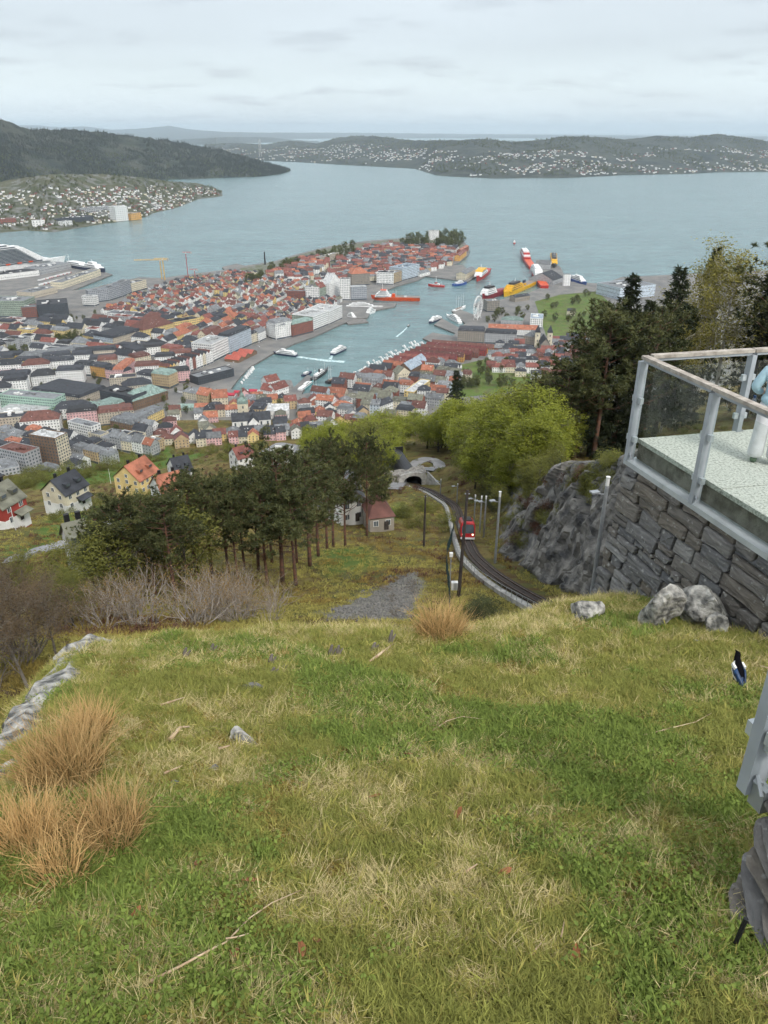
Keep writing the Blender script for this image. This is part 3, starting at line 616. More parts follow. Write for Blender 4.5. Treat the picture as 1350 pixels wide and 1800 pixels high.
def near_mark(x_, y_):
    p, l = min(LMK, key=lambda q: (q[0][0] - x_) ** 2 + (q[0][1] - y_) ** 2); s = re.split(r' with | and | in the | by the | between | beside | behind | on the | at the | above | next | under | to the |, | end-on', l)[0]; return ' '.join(s.split()[:6])
rest = {}; nth = 0
for rank, i in enumerate(keep):
    x_, y_, zi, rz, L, W = cands[i]; z = ZONES[zi]; H = zr.uniform(*z[4]); wl = zr.choice(z[5].split()); rf = zr.choice(z[6].split()); rt = zr.choice(z[7].split())
    big_ = H > 12; near = rank < 300
    P = bparts(L, W, H, rt, max(2, round(H / 3.2)), zr, sides='fblr' if near else 'frl', sp=2.9 if near else 3.4, sky=zr.choice((0, 1, 2, 4)) if near else zr.choice((0, 1)), chim=zr.choice((0, 1, 1)), pitch=zr.uniform(.7, 1.0), shop=big_)
    c = (x_, y_, CZ[i])
    if near:
        make_house('town_house', c, rz, P, wl, rf, '%s town house with %s %s roof near the %s' % (wl, rf, {'gablex': 'street gable', 'gable': 'gabled', 'hip': 'hipped', 'mansard': 'mansard', 'flat': 'flat'}[rt], near_mark(x_, y_)), 'house', 'town houses in the streets')
    else:
        ca, sa = math.cos(rz), math.sin(rz)
        for mb, key in zip(P, ('w_' + wl, 'r_' + rf, 'pane', 'brickstack')):
            if not mb.v: continue
            vs = [(c[0] + p[0] * ca - p[1] * sa, c[1] + p[0] * sa + p[1] * ca, c[2] + p[2]) for p in mb.v]
            tgt = rest.setdefault('all', MB()); mats_ = rest.setdefault('mats', []);
            if key not in mats_: mats_.append(key)
            if 'frame' not in mats_: mats_.append('frame')
            o = len(tgt.v); tgt.v += vs; tgt.f += [tuple(q + o for q in f) for f in mb.f]
            mi, fi = mats_.index(key), mats_.index('frame'); tgt.m += [fi if (key[0] == 'r' and q) else mi for q in mb.m]
if 'all' in rest:
    tag(rest['all'].build('distant_town_houses', [M[k] for k in rest['mats']]), 'dense mass of small old town houses with red and slate roofs across the peninsula', 'houses', None, 'stuff')
# far suburbs: pale houses sprinkled over the opposite shores
def suburb(name, hname, n, tr, seed, size, cond, label):
    P, t = HILLS[hname]; r = np.random.RandomState(seed); mb = MB(); k = 0; tries = 0
    while k < n and tries < n * 12:
        tries += 1; i = int(r.uniform(*tr) * (len(t) - 1)); j = r.randint(0, P.shape[1] - 1); p = P[i, j] + (P[min(i + 1, len(t) - 1), j] - P[i, j]) * r.rand()
        if not cond(p, fbm(p[0] / 260, p[1] / 260, 3, seed)) : continue
        L = size * r.uniform(.8, 1.7); W = size * r.uniform(.6, .9); H = size * r.uniform(.45, .8); a = r.choice([0.2, 0.5, -0.4]) + r.normal(0, .15); ca, sa = math.cos(a), math.sin(a)
        q = [(-L / 2, -W / 2, -4), (L / 2, -W / 2, -4), (L / 2, W / 2, -4), (-L / 2, W / 2, -4), (-L / 2, -W / 2, H), (L / 2, -W / 2, H), (L / 2, W / 2, H), (-L / 2, W / 2, H), (-L / 2, 0, H + W * .4), (L / 2, 0, H + W * .4)]
        q = [(p[0] + b[0] * ca - b[1] * sa, p[1] + b[0] * sa + b[1] * ca, p[2] + b[2]) for b in q]
        wi = r.choice([0, 0, 0, 0, 1, 2]); ri = r.choice([3, 3, 4, 5]); o = len(mb.v); mb.v += q
        mb.f += [tuple(e + o for e in f) for f in ((0, 1, 5, 4), (1, 2, 6, 9, 5), (2, 3, 7, 6), (3, 0, 4, 8, 7), (4, 5, 9, 8), (6, 7, 8, 9))]; mb.m += [wi] * 4 + [ri] * 2; k += 1
    tag(mb.build(name, [M['w_white'], M['w_cream'], M['w_brick'], M['r_slate'], M['r_grey'], M['r_brown']]), label, 'houses', None, 'stuff')
suburb('suburb_houses', 'harbour_suburb', 850, (.05, .8), 3, 7.5, lambda p, f: f > -.05, 'pale wooden houses spread over the low shore under the mountain')
suburb('distant_villas', 'far_shore_hills', 1700, (.02, .6), 4, 11, lambda p, f: f > 0.02, 'white specks of villas scattered over the opposite shore')
# ------------------------------------------------------------------ vegetation library
def unit(v): return v / np.maximum(np.linalg.norm(v, axis=-1, keepdims=True), 1e-9)
def needles(C, n, ln, wd, up, r, out=None):
    """n thin spiky triangles round every centre in C"""
    C = np.repeat(C, n, 0); d = r.normal(0, 1, C.shape); d[:, 2] += up
    if out is not None: d += np.repeat(out, n, 0)
    d = unit(d); s = unit(np.cross(d, r.normal(0, 1, C.shape))); l = ln * r.uniform(.6, 1.3, (len(C), 1)); 
    V = np.stack([C - s * wd / 2, C + s * wd / 2, C + d * l], 1).reshape(-1, 3)
    return V, np.arange(len(V)).reshape(-1, 3)
def leaves(C, n, rad, size, r, flatz=.4):
    """n small diamond leaves scattered in a flattened ball round every centre"""
    C = np.repeat(C, n, 0) + r.normal(0, 1, (len(C) * n, 3)) * np.array((rad, rad, rad * flatz))
    d = unit(r.normal(0, 1, C.shape) * np.array((1, 1, .5))); nrm = unit(r.normal(0, 1, C.shape) + np.array((0, 0, .9))); s = unit(np.cross(d, nrm))
    z = size * r.uniform(.6, 1.3, (len(C), 1))
    V = np.stack([C - d * z * .6, C + s * z * .4, C + d * z * .6, C - s * z * .4], 1).reshape(-1, 3)
    return V, np.arange(len(V)).reshape(-1, 4)
def grow(mb, p, d, ln, rad, lev, r, tips, kids=3, bend=.25, up=.15, n=4, spread=.7, shrink=.68):
    """a limb that bends, tapers and forks; collects points along the twigs in tips"""
    pts = [p]; dd = d
    for k in range(3):
        dd = unit(dd + r.normal(0, bend, 3) + np.array((0, 0, up))); p = p + dd * ln / 3; pts.append(p)
    mb.tube(pts, [rad, rad * .8, rad * .65, rad * .45], n if lev > 1 else 3, cap=False)
    if lev <= 1: tips += pts[1:]
    if lev == 0: return
    for k in range(kids):
        b = pts[1 + k % 3] if k else pts[3]; nd = unit(dd + r.normal(0, spread, 3))
        grow(mb, b, nd, ln * shrink * r.uniform(.8, 1.15), rad * .5, lev - 1, r, tips, kids, bend, up, n, spread, shrink)
def tree_pine(H, s):
    r = np.random.RandomState(s); mb = MB(); C = []; ph = r.rand() * 6; lean = r.normal(0, .015 * H, 2)
    P = [np.array((lean[0] * t * t + .06 * math.sin(5 * t + ph), lean[1] * t * t, H * t - (1 if t == 0 else 0))) for t in np.linspace(0, .97, 9)]
    mb.tube(P, [.017 * H * (1 - .85 * t) for t in np.linspace(0, 1, 9)], 7)
    for k in range(40):
        t = .32 + .66 * (k / 39) ** .85; b = np.array([np.interp(t, np.linspace(0, .97, 9), [q[i] for q in P]) for i in range(3)])
        a = k * 2.4 + r.normal(0, .4); ln = H * .26 * math.sin(math.pi * min(1, (1.06 - t) / .62) * .62) * r.uniform(.6, 1.15) + .3
        d = np.array((math.cos(a), math.sin(a), .15 + .5 * t + r.normal(0, .15))); q = [b, b + d * ln * .5 + (0, 0, -.03 * ln), b + d * ln + (0, 0, .12 * ln)]
        mb.tube(q, [.0045 * H, .003 * H, .001 * H], 4, cap=False)
        if t < .42 and r.rand() < .5: continue
        m = int(5 + ln * 4.6); f = r.uniform(.3, 1.02, m)[:, None]; base = q[0] * (1 - f) ** 2 + 2 * f * (1 - f) * q[1] + f * f * q[2]
        C.append(base + r.normal(0, 1, (m, 3)) * np.array((.085, .085, .03)) * (1 + ln) * (.4 + f))
    C = np.concatenate(C); return mb, needles(C, 17, .027 * H, .0075 * H, .5, r)
def tree_spruce(H, s):
    r = np.random.RandomState(s); mb = MB(); C = []; O = []; mb.tube([(0, 0, -1), (0, 0, H * .5), (0, 0, H)], [.015 * H, .009 * H, .001 * H], 6)
    for k in range(120):
        t = .10 + .9 * (k / 119); ln = H * .19 * (1.02 - t) ** .8 * r.uniform(.7, 1.15) + .12; a = k * 2.4 + r.normal(0, .3); b = np.array((0, 0, H * t)); d = np.array((math.cos(a), math.sin(a), .10 - .45 * (1 - t)))
        if k % 3 == 0: mb.tube([b, b + d * ln], [.003 * H, .0008 * H], 3, cap=False)
        m = int(3 + ln * 4); f = r.uniform(.15, 1, m)[:, None]; C.append(b + d * ln * f + (0, 0, 1) * (.10 * ln * f * f) + r.normal(0, .05 * (1 + ln), (m, 3))); O.append(np.repeat(d[None] * 1.3, m, 0))
    return mb, needles(np.concatenate(C), 12, .026 * H, .008 * H, -.3, r, np.concatenate(O))
def tree_broad(H, s, size=.3, dens=10, rx=.30, base=.25, nclump=800, gap=.1):
    r = np.random.RandomState(s); mb = MB(); tips = []; mb.tube([(0, 0, -1), (.02 * H, 0, H * .3), (0, .02 * H, H * .62)], [.02 * H, .015 * H, .007 * H], 7)
    for k in range(9):
        t = base + .45 * k / 8; a = k * 2.4; grow(mb, np.array((0, 0, H * t)), np.array((math.cos(a), math.sin(a), .9)), H * .24, .006 * H, 2, r, tips, 2, .18, .12)
    P = r.normal(0, 1, (nclump * 3, 3)); P = unit(P) * (r.uniform(.35, 1, (len(P), 1)) ** .5)
    P = P * np.array((rx * H, rx * H, (1 - base) * H * .5)) * (1 + .22 * np.sin(3 * np.arctan2(P[:, 1], P[:, 0]) + 4 * P[:, 2] + s))[:, None] + (0, 0, H * (base + (1 - base) * .52))
    g = fbm(P[:, 0] / (.12 * H) + P[:, 2] / (.09 * H), P[:, 1] / (.12 * H) - P[:, 2] / (.15 * H), 3, s); P = P[g > gap - .12][:nclump]
    return mb, leaves(P, dens, .032 * H, size, r)
def tree_birch(H, s, size=.13, nl=7, lev=3):
    r = np.random.RandomState(s); mb = MB(); tips = []; q = [np.array((.03 * H * math.sin(2.5 * t + s), .02 * H * math.cos(3 * t), H * .8 * t - (t == 0))) for t in np.linspace(0, 1, 7)]
    mb.tube(q, [.012 * H * (1 - .8 * t) for t in np.linspace(0, 1, 7)], 7)
    for k in range(13):
        t = .3 + .7 * k / 12; b = np.array([np.interp(t, np.linspace(0, 1, 7), [p[i] for p in q]) for i in range(3)]); a = k * 2.4 + s
        grow(mb, b, np.array((math.cos(a) * .8, math.sin(a) * .8, .9)), H * .19 * (1.25 - .6 * t), .0035 * H, lev - 1, r, tips, 3, .16, .12, 4, .55)
    C = np.array(tips); return mb, leaves(C, nl, .028 * H, size, r, .8)
def shrub_bare(H, s, stems=9, nl=3, size=.06, th=1.0):
    r = np.random.RandomState(s); mb = MB(); tips = []
    for k in range(stems):
        a = k * 2.4 + s; grow(mb, np.array((.1 * math.cos(a) * H * .3, .1 * math.sin(a) * H * .3, -.2)), np.array((math.cos(a) * .7, math.sin(a) * .7, 1.1)), H * .45, .011 * th * H * r.uniform(.5, 1), 3, r, tips, 2, .15, .08, 4, .42, .72)
    C = np.array(tips); return mb, leaves(C, nl, .03 * H, size, r, .8)
def shrub_leafy(H, s, size=.14, n=260, dens=8):
    r = np.random.RandomState(s); mb = MB(); tips = []
    for k in range(6): a = k * 1.05; grow(mb, np.array((0, 0, -.2)), np.array((math.cos(a), math.sin(a), 1.2)), H * .5, .012 * H, 1, r, tips, 3, .2)
    P = unit(r.normal(0, 1, (n, 3))) * r.uniform(.4, 1, (n, 1)) ** .5 * np.array((.62, .62, .5)) * H; P *= (1 + .3 * np.sin(4 * np.arctan2(P[:, 1], P[:, 0]) + s))[:, None]; P[:, 2] += .5 * H
    return mb, leaves(P, dens, .07 * H, size, r, .7)
M['bark_pine'] = mat('pine_bark', (.16, .075, .045), .9, .25, 2, (.07, .05, .04), bump=.5)
M['bark'] = mat('grey_bark', (.10, .085, .07), .9, .25, 3, bump=.4)
M['bark_birch'] = mat('birch_bark', (.55, .52, .47), .8, .2, 3, (.16, .14, .12), band=(.36, .48))
M['twig'] = mat('pale_twigs', (.20, .175, .15), .9, .2, 2, rnd=.15)
M['l_pine'] = leafmat('pine_needles', (.115, .12, .045), (.045, .058, .024), .15, .18)
M['l_spruce'] = leafmat('spruce_needles', (.045, .055, .022), (.018, .028, .014), .12, .18)
M['l_beech'] = leafmat('beech_leaves', (.30, .32, .045), (.17, .20, .03), .35, .14)
M['l_mix'] = leafmat('spring_leaves', (.22, .22, .05), (.12, .13, .035), .35, .2)
M['l_birch'] = leafmat('birch_leaves', (.30, .27, .07), (.18, .165, .04), .35, .12)
M['l_brown'] = leafmat('brown_buds', (.15, .10, .055), (.085, .065, .04), .25, .2)
M['l_gold'] = leafmat('golden_buds', (.32, .20, .07), (.17, .12, .05), .25, .2)
M['l_heath'] = leafmat('heather', (.15, .065, .045), (.075, .05, .03), .15, .25)
M['l_town'] = leafmat('town_tree_leaves', (.15, .16, .05), (.07, .085, .03), .25, .22)
KIND = {}
def register(kind, name, H, gens, tm, lm):
    KIND[kind] = (name, H, [])
    for mb, (V, Fc) in gens:
        t = mb.mesh(name + '_trunk', M[tm], True); KIND[kind][2].append((t, npmesh(name + '_crown', V, Fc, M[lm])))
register('pine', 'pine_tree', 16, [tree_pine(16, s) for s in range(5)], 'bark_pine', 'l_pine')
register('spruce', 'spruce_tree', 16, [tree_spruce(16, s) for s in range(3)], 'bark', 'l_spruce')
register('beech', 'beech_tree', 16, [tree_broad(16, s, .30, 10, .27, .2, 900) for s in range(4)], 'bark', 'l_beech')
register('mixed', 'broadleaf_tree', 14, [tree_broad(14, s + 9, .26, 7, .27, .15, 700, .16) for s in range(3)], 'bark', 'l_mix')
register('birch', 'birch_tree', 13, [tree_birch(13, s, .12, 13) for s in range(3)], 'bark_birch', 'l_birch')
register('brown', 'budding_tree', 9, [tree_birch(9, s + 5, .07, 4, 4) for s in range(2)], 'twig', 'l_brown')
M['twig_pale'] = mat('silver_twigs', (.36, .32, .28), .9, .2, 2, rnd=.15)
register('bare', 'bare_shrub', 4, [shrub_bare(4, s, 9, 2, .07, 2.0) for s in range(3)], 'twig_pale', 'l_gold')
register('thicket', 'twiggy_shrub', 5, [shrub_bare(5, s + 4, 11, 5, .09) for s in range(2)], 'twig', 'l_brown')
register('bush', 'leafy_bush', 3, [shrub_leafy(3, s) for s in range(3)], 'bark', 'l_mix')
register('darkbush', 'evergreen_bush', 3, [shrub_leafy(3, s + 3, .12, 330, 9) for s in range(2)], 'bark', 'l_pine')
register('heath', 'heather_bush', 2, [shrub_leafy(2, s + 6, .09, 300, 9) for s in range(2)], 'twig', 'l_heath')
register('town', 'town_tree', 11, [tree_broad(11, s + 20, .75, 6, .36, .12, 190, .05) for s in range(4)], 'bark', 'l_town')
NP = [0]; prng = random.Random(5)
def plant(kind, loc, H, label, cat, group, wide=1.0):
    name, H0, vs = KIND[kind]; NP[0] += 1; k = prng.randrange(len(vs)); s = H / H0; rz = prng.uniform(0, 6.28)
    r = tag(empty(name, loc, rz), label, cat, group); r.scale = (s * wide, s * wide, s)
    link('trunk' if 'tree' in name else 'stems', vs[k][0], r); link('crown' if 'tree' in name else 'foliage', vs[k][1], r); return r
def plant_px(kind, px, yb, yt, label, cat, group, wide=1.0, t0=15):
    p = hit(px, yb, t0); H = max(1.0, aty(px, yt, p[1])[2] - p[2]); return plant(kind, (p[0], p[1], p[2] - .1), H, label, cat, group, wide)


tr0 = random.Random(2)
for q in '545 995 812|522 990 806|497 1022 800|478 990 812|455 1002 826|430 1004 840|402 1012 838|372 1012 850|345 1012 845|318 1022 868|292 1016 872|262 1024 880|560 978 815|470 1030 850|420 1035 858|275 1050 868|210 1040 890|350 1035 845|235 1055 885|190 1050 915|310 1060 880|520 1030 850'.split('|'):
    a, b, c = map(float, q.split()); c -= tr0.uniform(-18, 14); plant_px('pine', a, b, c, 'dark scots pine with reddish trunk in the stand above the hillside houses', 'pine tree', 'pine stand on the slope', tr0.uniform(.8, 1.15))
for q in '575 966 780|586 962 772|607 962 790|645 942 768|660 928 790'.split('|'):
    a, b, c = map(float, q.split()); plant_px('pine', a, b, c, 'slender tall pine with bare trunk before the white slope houses', 'pine tree', 'slender pines at the meadow edge', .8)
for q in '240 1040 905|205 1062 925|330 1045 880|180 1020 940'.split('|'):
    a, b, c = map(float, q.split()); plant_px('mixed', a, b, c, 'olive green budding tree between the pines and the road', 'tree', 'olive trees by the road', 1.2)
plant_px('pine', 1043, 806, 540, 'large scots pine with bare orange limbs beside the viewing deck', 'pine tree', None, 1.1)
plant_px('spruce', 1071, 800, 485, 'tall pointed spruce rising over the large scots pine', 'spruce tree', None, 1.15)
plant_px('spruce', 798, 775, 652, 'single dark spruce standing above the pale green beeches', 'spruce tree', None, 1.3)
for k, a, b, c, wd in (('spruce', 1150, 765, 472, 1.2), ('spruce', 1105, 790, 530, 1.1), ('pine', 1128, 775, 540, 1.0), ('spruce', 1207, 735, 437, .9), ('spruce', 1310, 735, 455, 1.1), ('pine', 1347, 735, 440, 1.2), ('pine', 1075, 800, 545, 1.2), ('pine', 985, 812, 640, 1.3), ('spruce', 1015, 790, 610, 1.2), ('pine', 950, 800, 690, 1.2), ('spruce', 1180, 750, 540, 1.3), ('spruce', 1035, 802, 570, 1.5), ('pine', 1008, 806, 605, 1.4), ('spruce', 1090, 795, 590, 1.5), ('pine', 970, 815, 680, 1.4)):
    plant_px(k, a, b, c, {'spruce': 'dark spruce in the wood behind the glass railing', 'pine': 'dark pine in the wood behind the glass railing'}[k], k + ' tree', 'conifers behind the deck', wd)
for a, b, c in ((1216, 742, 448), (1245, 738, 428), (1190, 748, 470), (1335, 720, 505), (1295, 728, 520), (1165, 760, 560), (1275, 716, 590), (1325, 705, 600), (1225, 715, 600)):
    plant_px('birch', a, b, c, 'slim birch with white trunk and new yellow leaves behind the deck', 'birch tree', 'birches behind the deck', 1.15)
tr = random.Random(12)
def px_in(poly, n, r=tr):
    out = []; P = np.array(poly, float); lo, hi = P.min(0), P.max(0)
    while len(out) < n:
        q = (r.uniform(lo[0], hi[0]), r.uniform(lo[1], hi[1]))
        if poly_sd(np.array([q[0]]), np.array([q[1]]), poly)[0] < 0: out.append(q)
    return out
for a, b in px_in([(525, 775), (620, 760), (760, 745), (880, 715), (985, 690), (1000, 790), (930, 830), (850, 830), (800, 800), (740, 790), (690, 800), (640, 840), (560, 815)], 175):
    p = hit(a, b, 60); top = np.interp(a, [520, 600, 700, 800, 900, 985], [758, 742, 716, 698, 676, 640]) + tr.uniform(0, 45)
    H = min(21, max(9, aty(a, top, p[1])[2] - p[2])); k = 'beech' if (a < 900 or tr.random() < .4) and tr.random() < .85 else 'mixed'
    plant(k, p - (0, 0, .2), H, {'beech': 'fresh yellow green beech in the wood below the railway bend', 'mixed': 'dull olive broadleaf tree in the wood below the railway bend'}[k], 'tree', 'spring wood on the slope', 1.4)
for a, b in px_in([(520, 790), (600, 800), (690, 795), (690, 830), (640, 850), (540, 830)], 22) + px_in([(880, 740), (990, 720), (1000, 830), (900, 835)], 26) + px_in([(790, 805), (860, 790), (960, 785), (985, 830), (900, 880), (850, 870), (800, 850)], 40):
    p = hit(a, b, 60); k = 'beech' if a < 800 else tr.choice(('mixed', 'beech', 'beech', 'beech')); plant(k, p - (0, 0, .2), tr.uniform(10, 16), {'beech': 'fresh green beech at the lower edge of the spring wood', 'mixed': 'olive broadleaf tree between the beeches and the dark pines', 'pine': 'dark pine at the edge of the spring wood'}[k], 'tree', 'lower edge of the spring wood', 1.35)
for k, poly, n, h0, h1, lab, cat, grp in (
    ('bush', [(0, 860), (60, 830), (200, 800), (330, 770), (430, 770), (480, 790), (400, 815), (330, 800), (180, 835), (60, 860)], 130, 2, 5, 'low yellow green bush on the grassy spur above town', 'bush', 'bushes on the spur'),
    ('heath', [(60, 850), (200, 805), (330, 780), (430, 785), (340, 800), (180, 830)], 28, 1.2, 2.6, 'brown heathery bush on the grassy spur above town', 'bush', 'brown bushes on the spur'),
    ('bush', [(700, 900), (760, 880), (795, 910), (785, 950), (740, 935), (690, 925)], 10, 1.5, 3.2, 'pale green willow bush beside the railway embankment', 'bush', 'willow bushes by the railway'),
    ('mixed', [(650, 860), (700, 850), (740, 870), (760, 885), (690, 880)], 5, 4, 6, 'small spring green tree between the portal and the slope houses', 'tree', 'small trees by the portal'),
    ('mixed', [(835, 850), (900, 800), (985, 810), (990, 840), (930, 880), (880, 910), (850, 890)], 26, 4, 9, 'olive scrub tree on the bank over the lamp posts', 'tree', 'scrub trees on the bank'),
    ('darkbush', [(835, 850), (900, 830), (960, 880), (900, 930), (850, 920)], 9, 2, 4, 'dark evergreen bush on the bank over the lamp posts', 'bush', 'evergreen bushes on the bank'),
    ('heath', [(880, 930), (930, 860), (1000, 830), (1060, 840), (1010, 900), (930, 960), (890, 970)], 30, 1.0, 2.2, 'reddish brown heather clump on the rock cutting', 'heather', 'heather on the rock cutting'),
    ('bush', [(880, 930), (930, 860), (1000, 830), (1060, 840), (1010, 900), (930, 960), (890, 970)], 26, 1.0, 2.4, 'green bush rooted in the rock cutting', 'bush', 'green bushes in the rock cutting'),
    ('bush', [(990, 840), (1080, 810), (1100, 850), (1075, 900), (1000, 870)], 26, 1.0, 2.2, 'mossy yellow bush at the top of the rock cutting', 'bush', 'bushes over the rock cutting'),
    ('bush', [(60, 930), (80, 905), (180, 880), (300, 860), (380, 830), (440, 835), (300, 900), (190, 900)], 26, 1.5, 3.2, 'garden bush between the hillside houses', 'bush', 'garden bushes'),
    ('mixed', [(0, 1050), (160, 1000), (230, 1040), (190, 1085), (60, 1120)], 9, 4, 7.5, 'olive budding tree in the thicket under the rock edge', 'tree', 'olive trees in the thicket'),
    ('thicket', [(-40, 1030), (160, 1010), (230, 1050), (190, 1085), (60, 1180), (-40, 1260)], 20, 3, 5.5, 'brown leafless shrub in the thicket under the rock edge', 'shrub', 'brown thicket'),
    ('bare', [(170, 1075), (330, 1055), (560, 1060), (520, 1092), (330, 1104), (180, 1106)], 34, 2.6, 5.2, 'bare grey shrub with golden buds behind the grassy brink', 'shrub', 'bare shrubs at the brink'),
    ('thicket', [(560, 1010), (770, 1000), (780, 1085), (700, 1090), (640, 1040)], 9, .8, 1.5, 'thin brown brush on the stony meadow', 'shrub', 'brush on the stony meadow'),
    ('darkbush', [(815, 1065), (880, 1060), (870, 1090), (830, 1095)], 3, 1.5, 2.3, 'dense dark green juniper beside the near rail wall', 'bush', 'junipers by the rail wall'),
):
    for a, b in px_in(poly, n):
        p = hit(a, b, 13 if b > 1000 else 40); plant(k, p - (0, 0, .1), tr.uniform(h0, h1), lab, cat, grp, tr.uniform(.9, 1.3))
for a, b, c in ((45, 1235, 1020), (-20, 1260, 990), (100, 1160, 1010), (20, 1150, 985)):
    plant_px('brown', a, b, c, 'leafless tree with lichened forked trunk under the rock edge', 'tree', 'leafless trees under the rock edge', 1.2, 11)
for poly, n, lab in (([(560, 447), (620, 432), (640, 445), (600, 462), (545, 462)], 26, 'round tree in the park on the ridge'), ([(705, 430), (750, 416), (805, 414), (822, 430), (800, 436), (700, 437)], 60, 'tall park tree at the tip of the peninsula'),
    ([(425, 505), (470, 478), (520, 458), (530, 466), (450, 505)], 26, 'avenue tree climbing the peninsula ridge'), ([(845, 562), (880, 548), (935, 545), (920, 568), (860, 572)], 12, 'tree round the fortress towers'),
    ([(935, 522), (1040, 515), (1045, 575), (960, 590), (940, 555)], 18, 'park tree on the fortress lawn'), ([(885, 622), (960, 600), (1020, 620), (1000, 655), (900, 650)], 14, 'garden tree near the twin towered church'),
    ([(770, 655), (850, 640), (960, 650), (900, 680), (800, 690)], 34, 'bare brown garden tree behind the wharf roofs'), ([(95, 595), (155, 583), (160, 600), (100, 610)], 16, 'tree in the western town park'), ([(15, 612), (58, 605), (62, 620), (20, 628)], 12, 'dense green tree in the courtyard of the western blocks'), ([(100, 735), (160, 722), (180, 740), (110, 760)], 4, 'small street tree by the mint green blocks'), ([(455, 760), (475, 758), (478, 772), (455, 775)], 3, 'dark red leaved tree by the church')):
    for a, b in px_in(poly, n):
        p = hit(a, b, 450)
        plant('town', p - (0, 0, .2), tr.uniform(8, 13) * (2.0 if 'tip' in lab else 1.8 if 'ridge' in lab else 1.25), lab, 'tree', 'town trees')
k_ = 0
for a, b in px_in([(-20, 580), (250, 530), (420, 490), (560, 480), (620, 500), (560, 550), (460, 600), (340, 640), (330, 740), (500, 710), (620, 710), (540, 765), (300, 780), (60, 800), (-20, 760)], 3200):
    p = flat(a, b, 3); p[2] = float(land_z(p[:1], p[1:2])[0])
    if k_ >= 130: break
    if is_free(p[0], p[1], 1.2) and float(poly_sd(p[:1], p[1:2], LAND)[0]) < -25: k_ += 1; plant('town', p - (0, 0, .2), tr.uniform(7, 12), 'small street or yard tree between the town houses', 'tree', 'trees between the town houses', .8)
# ------------------------------------------------------------------ railway, cutting, slope houses
M['concrete'] = mat('concrete', (.42, .41, .385), .9, .2, .8, bump=.2)
M['ballast'] = mat('track_concrete', (.27, .25, .22), .95, .3, 1.2, bump=.5, bscale=6)
M['steel'] = mat('rail_steel', (.13, .085, .065), .5, .2, 3, metal=.6)
M['galv'] = mat('galvanised_steel', (.36, .38, .40), .45, .1, 3, metal=.4)
M['whitepaint'] = M['frame']
M['wood_dark'] = mat('tarred_wood', (.055, .045, .04), .9, .2, 2)
M['meshgreen'] = mat('fence_green', (.025, .055, .055), .7, .1, 2)
M['red_paint'] = mat('red_car_paint', (.42, .018, .022), .3, .08, 1, spec=.5)
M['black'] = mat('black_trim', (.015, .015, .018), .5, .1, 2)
M['rock'] = mat('cutting_rock', (.23, .22, .20), .9, .25, .6, (.055, .056, .058), bump=.9, bscale=1.6, dist=.35, detail=8)
M['gneiss'] = mat('pale_gneiss', (.44, .425, .39), .9, .2, 8.0, (.09, .09, .085), bump=1.0, bscale=14, dist=.06, detail=10, band=(.38, .62))
def emit(name, c, s):
    m = bpy.data.materials.new(name); m.use_nodes = True; b = m.node_tree.nodes['Principled BSDF']
    b.inputs['Base Color'].default_value = (*c, 1); b.inputs['Emission Color'].default_value = (*c, 1); b.inputs['Emission Strength'].default_value = s; return m
M['lamp_on'] = emit('lit_headlight', (1, .75, .5), 2.0)
def tz(y): return HC - float(np.interp(y, DY, DD))
tys = np.concatenate([np.arange(38, 192, 2.0), [193]]); TP = np.array([(track_x(y), y, tz(y)) for y in tys])
k_ = np.array([.25, .5, .25])
for _ in range(8): TP[1:-1, 0] = np.convolve(TP[:, 0], k_, 'same')[1:-1]; TP[1:-1, 2] = np.convolve(TP[:, 2], k_, 'same')[1:-1]
TN = unit(np.stack([np.gradient(TP[:, 1]), -np.gradient(TP[:, 0]), np.zeros(len(TP))], 1))       # to the right of the line
def ribbon(mb, a, b, z0, z1, mi=0):
    """a bar following the track between lateral offsets a and b, from z0 to z1"""
    n = len(TP); V = np.concatenate([TP + TN * a + (0, 0, z0), TP + TN * b + (0, 0, z0), TP + TN * b + (0, 0, z1), TP + TN * a + (0, 0, z1)])
    f = []
    for i in range(n - 1):
        for q in range(4): p = (q + 1) % 4; f.append((q * n + i, p * n + i, p * n + i + 1, q * n + i + 1))
    mb.add(V, f, mi); return mb
tr_ = tag(empty('railway_track', TP[0]), 'single funicular track with brown rails curving down the slope', 'railway track')
def at0(o): o.location = tuple(-Vector(tr_.location)); return o
at0(ribbon(MB(), -1.35, 1.5, -1.5, 0).build('track_bed', M['ballast'], tr_))
for s in (-.5, .5): at0(ribbon(MB(), s - .06, s + .06, .14, .3).build('rail', M['steel'], tr_))
mb = MB()
for i in range(0, len(TP) - 1):
    for f in (0, .33, .66):
        p = TP[i] * (1 - f) + TP[i + 1] * f; mb.box((p[0], p[1], p[2] + .07), (2.1, .24, .16), -math.atan2(TN[i][1], TN[i][0]) * -1)
at0(mb.build('sleepers', M['wood_dark'], tr_))['kind'] = 'stuff'
for i in range(2, len(TP) - 1, 4):
    mb = MB(); mb.box((0, 0, .2), (.34, .3, .2)); mb.tube([(-.12, 0, .34), (.12, 0, .34)], .12, 8); at0(mb.build('cable_roller', M['galv'], tr_)); o = tr_.children[-1]; o.location = TP[i] - np.array(tr_.location)
wk = tag(empty('rail_side_wall', TP[0] - TN[0] * 2), 'pale concrete walkway wall with thin railing beside the track', 'wall')
def at1(o): o.location = tuple(-Vector(wk.location)); return o
at1(ribbon(MB(), -2.5, -1.75, -2.0, .35).build('walkway', M['concrete'], wk))
at1(ribbon(MB(), -2.46, -2.42, 1.25, 1.3).build('rail', M['galv'], wk)); at1(ribbon(MB(), -2.46, -2.42, .8, .84).build('rail', M['galv'], wk))
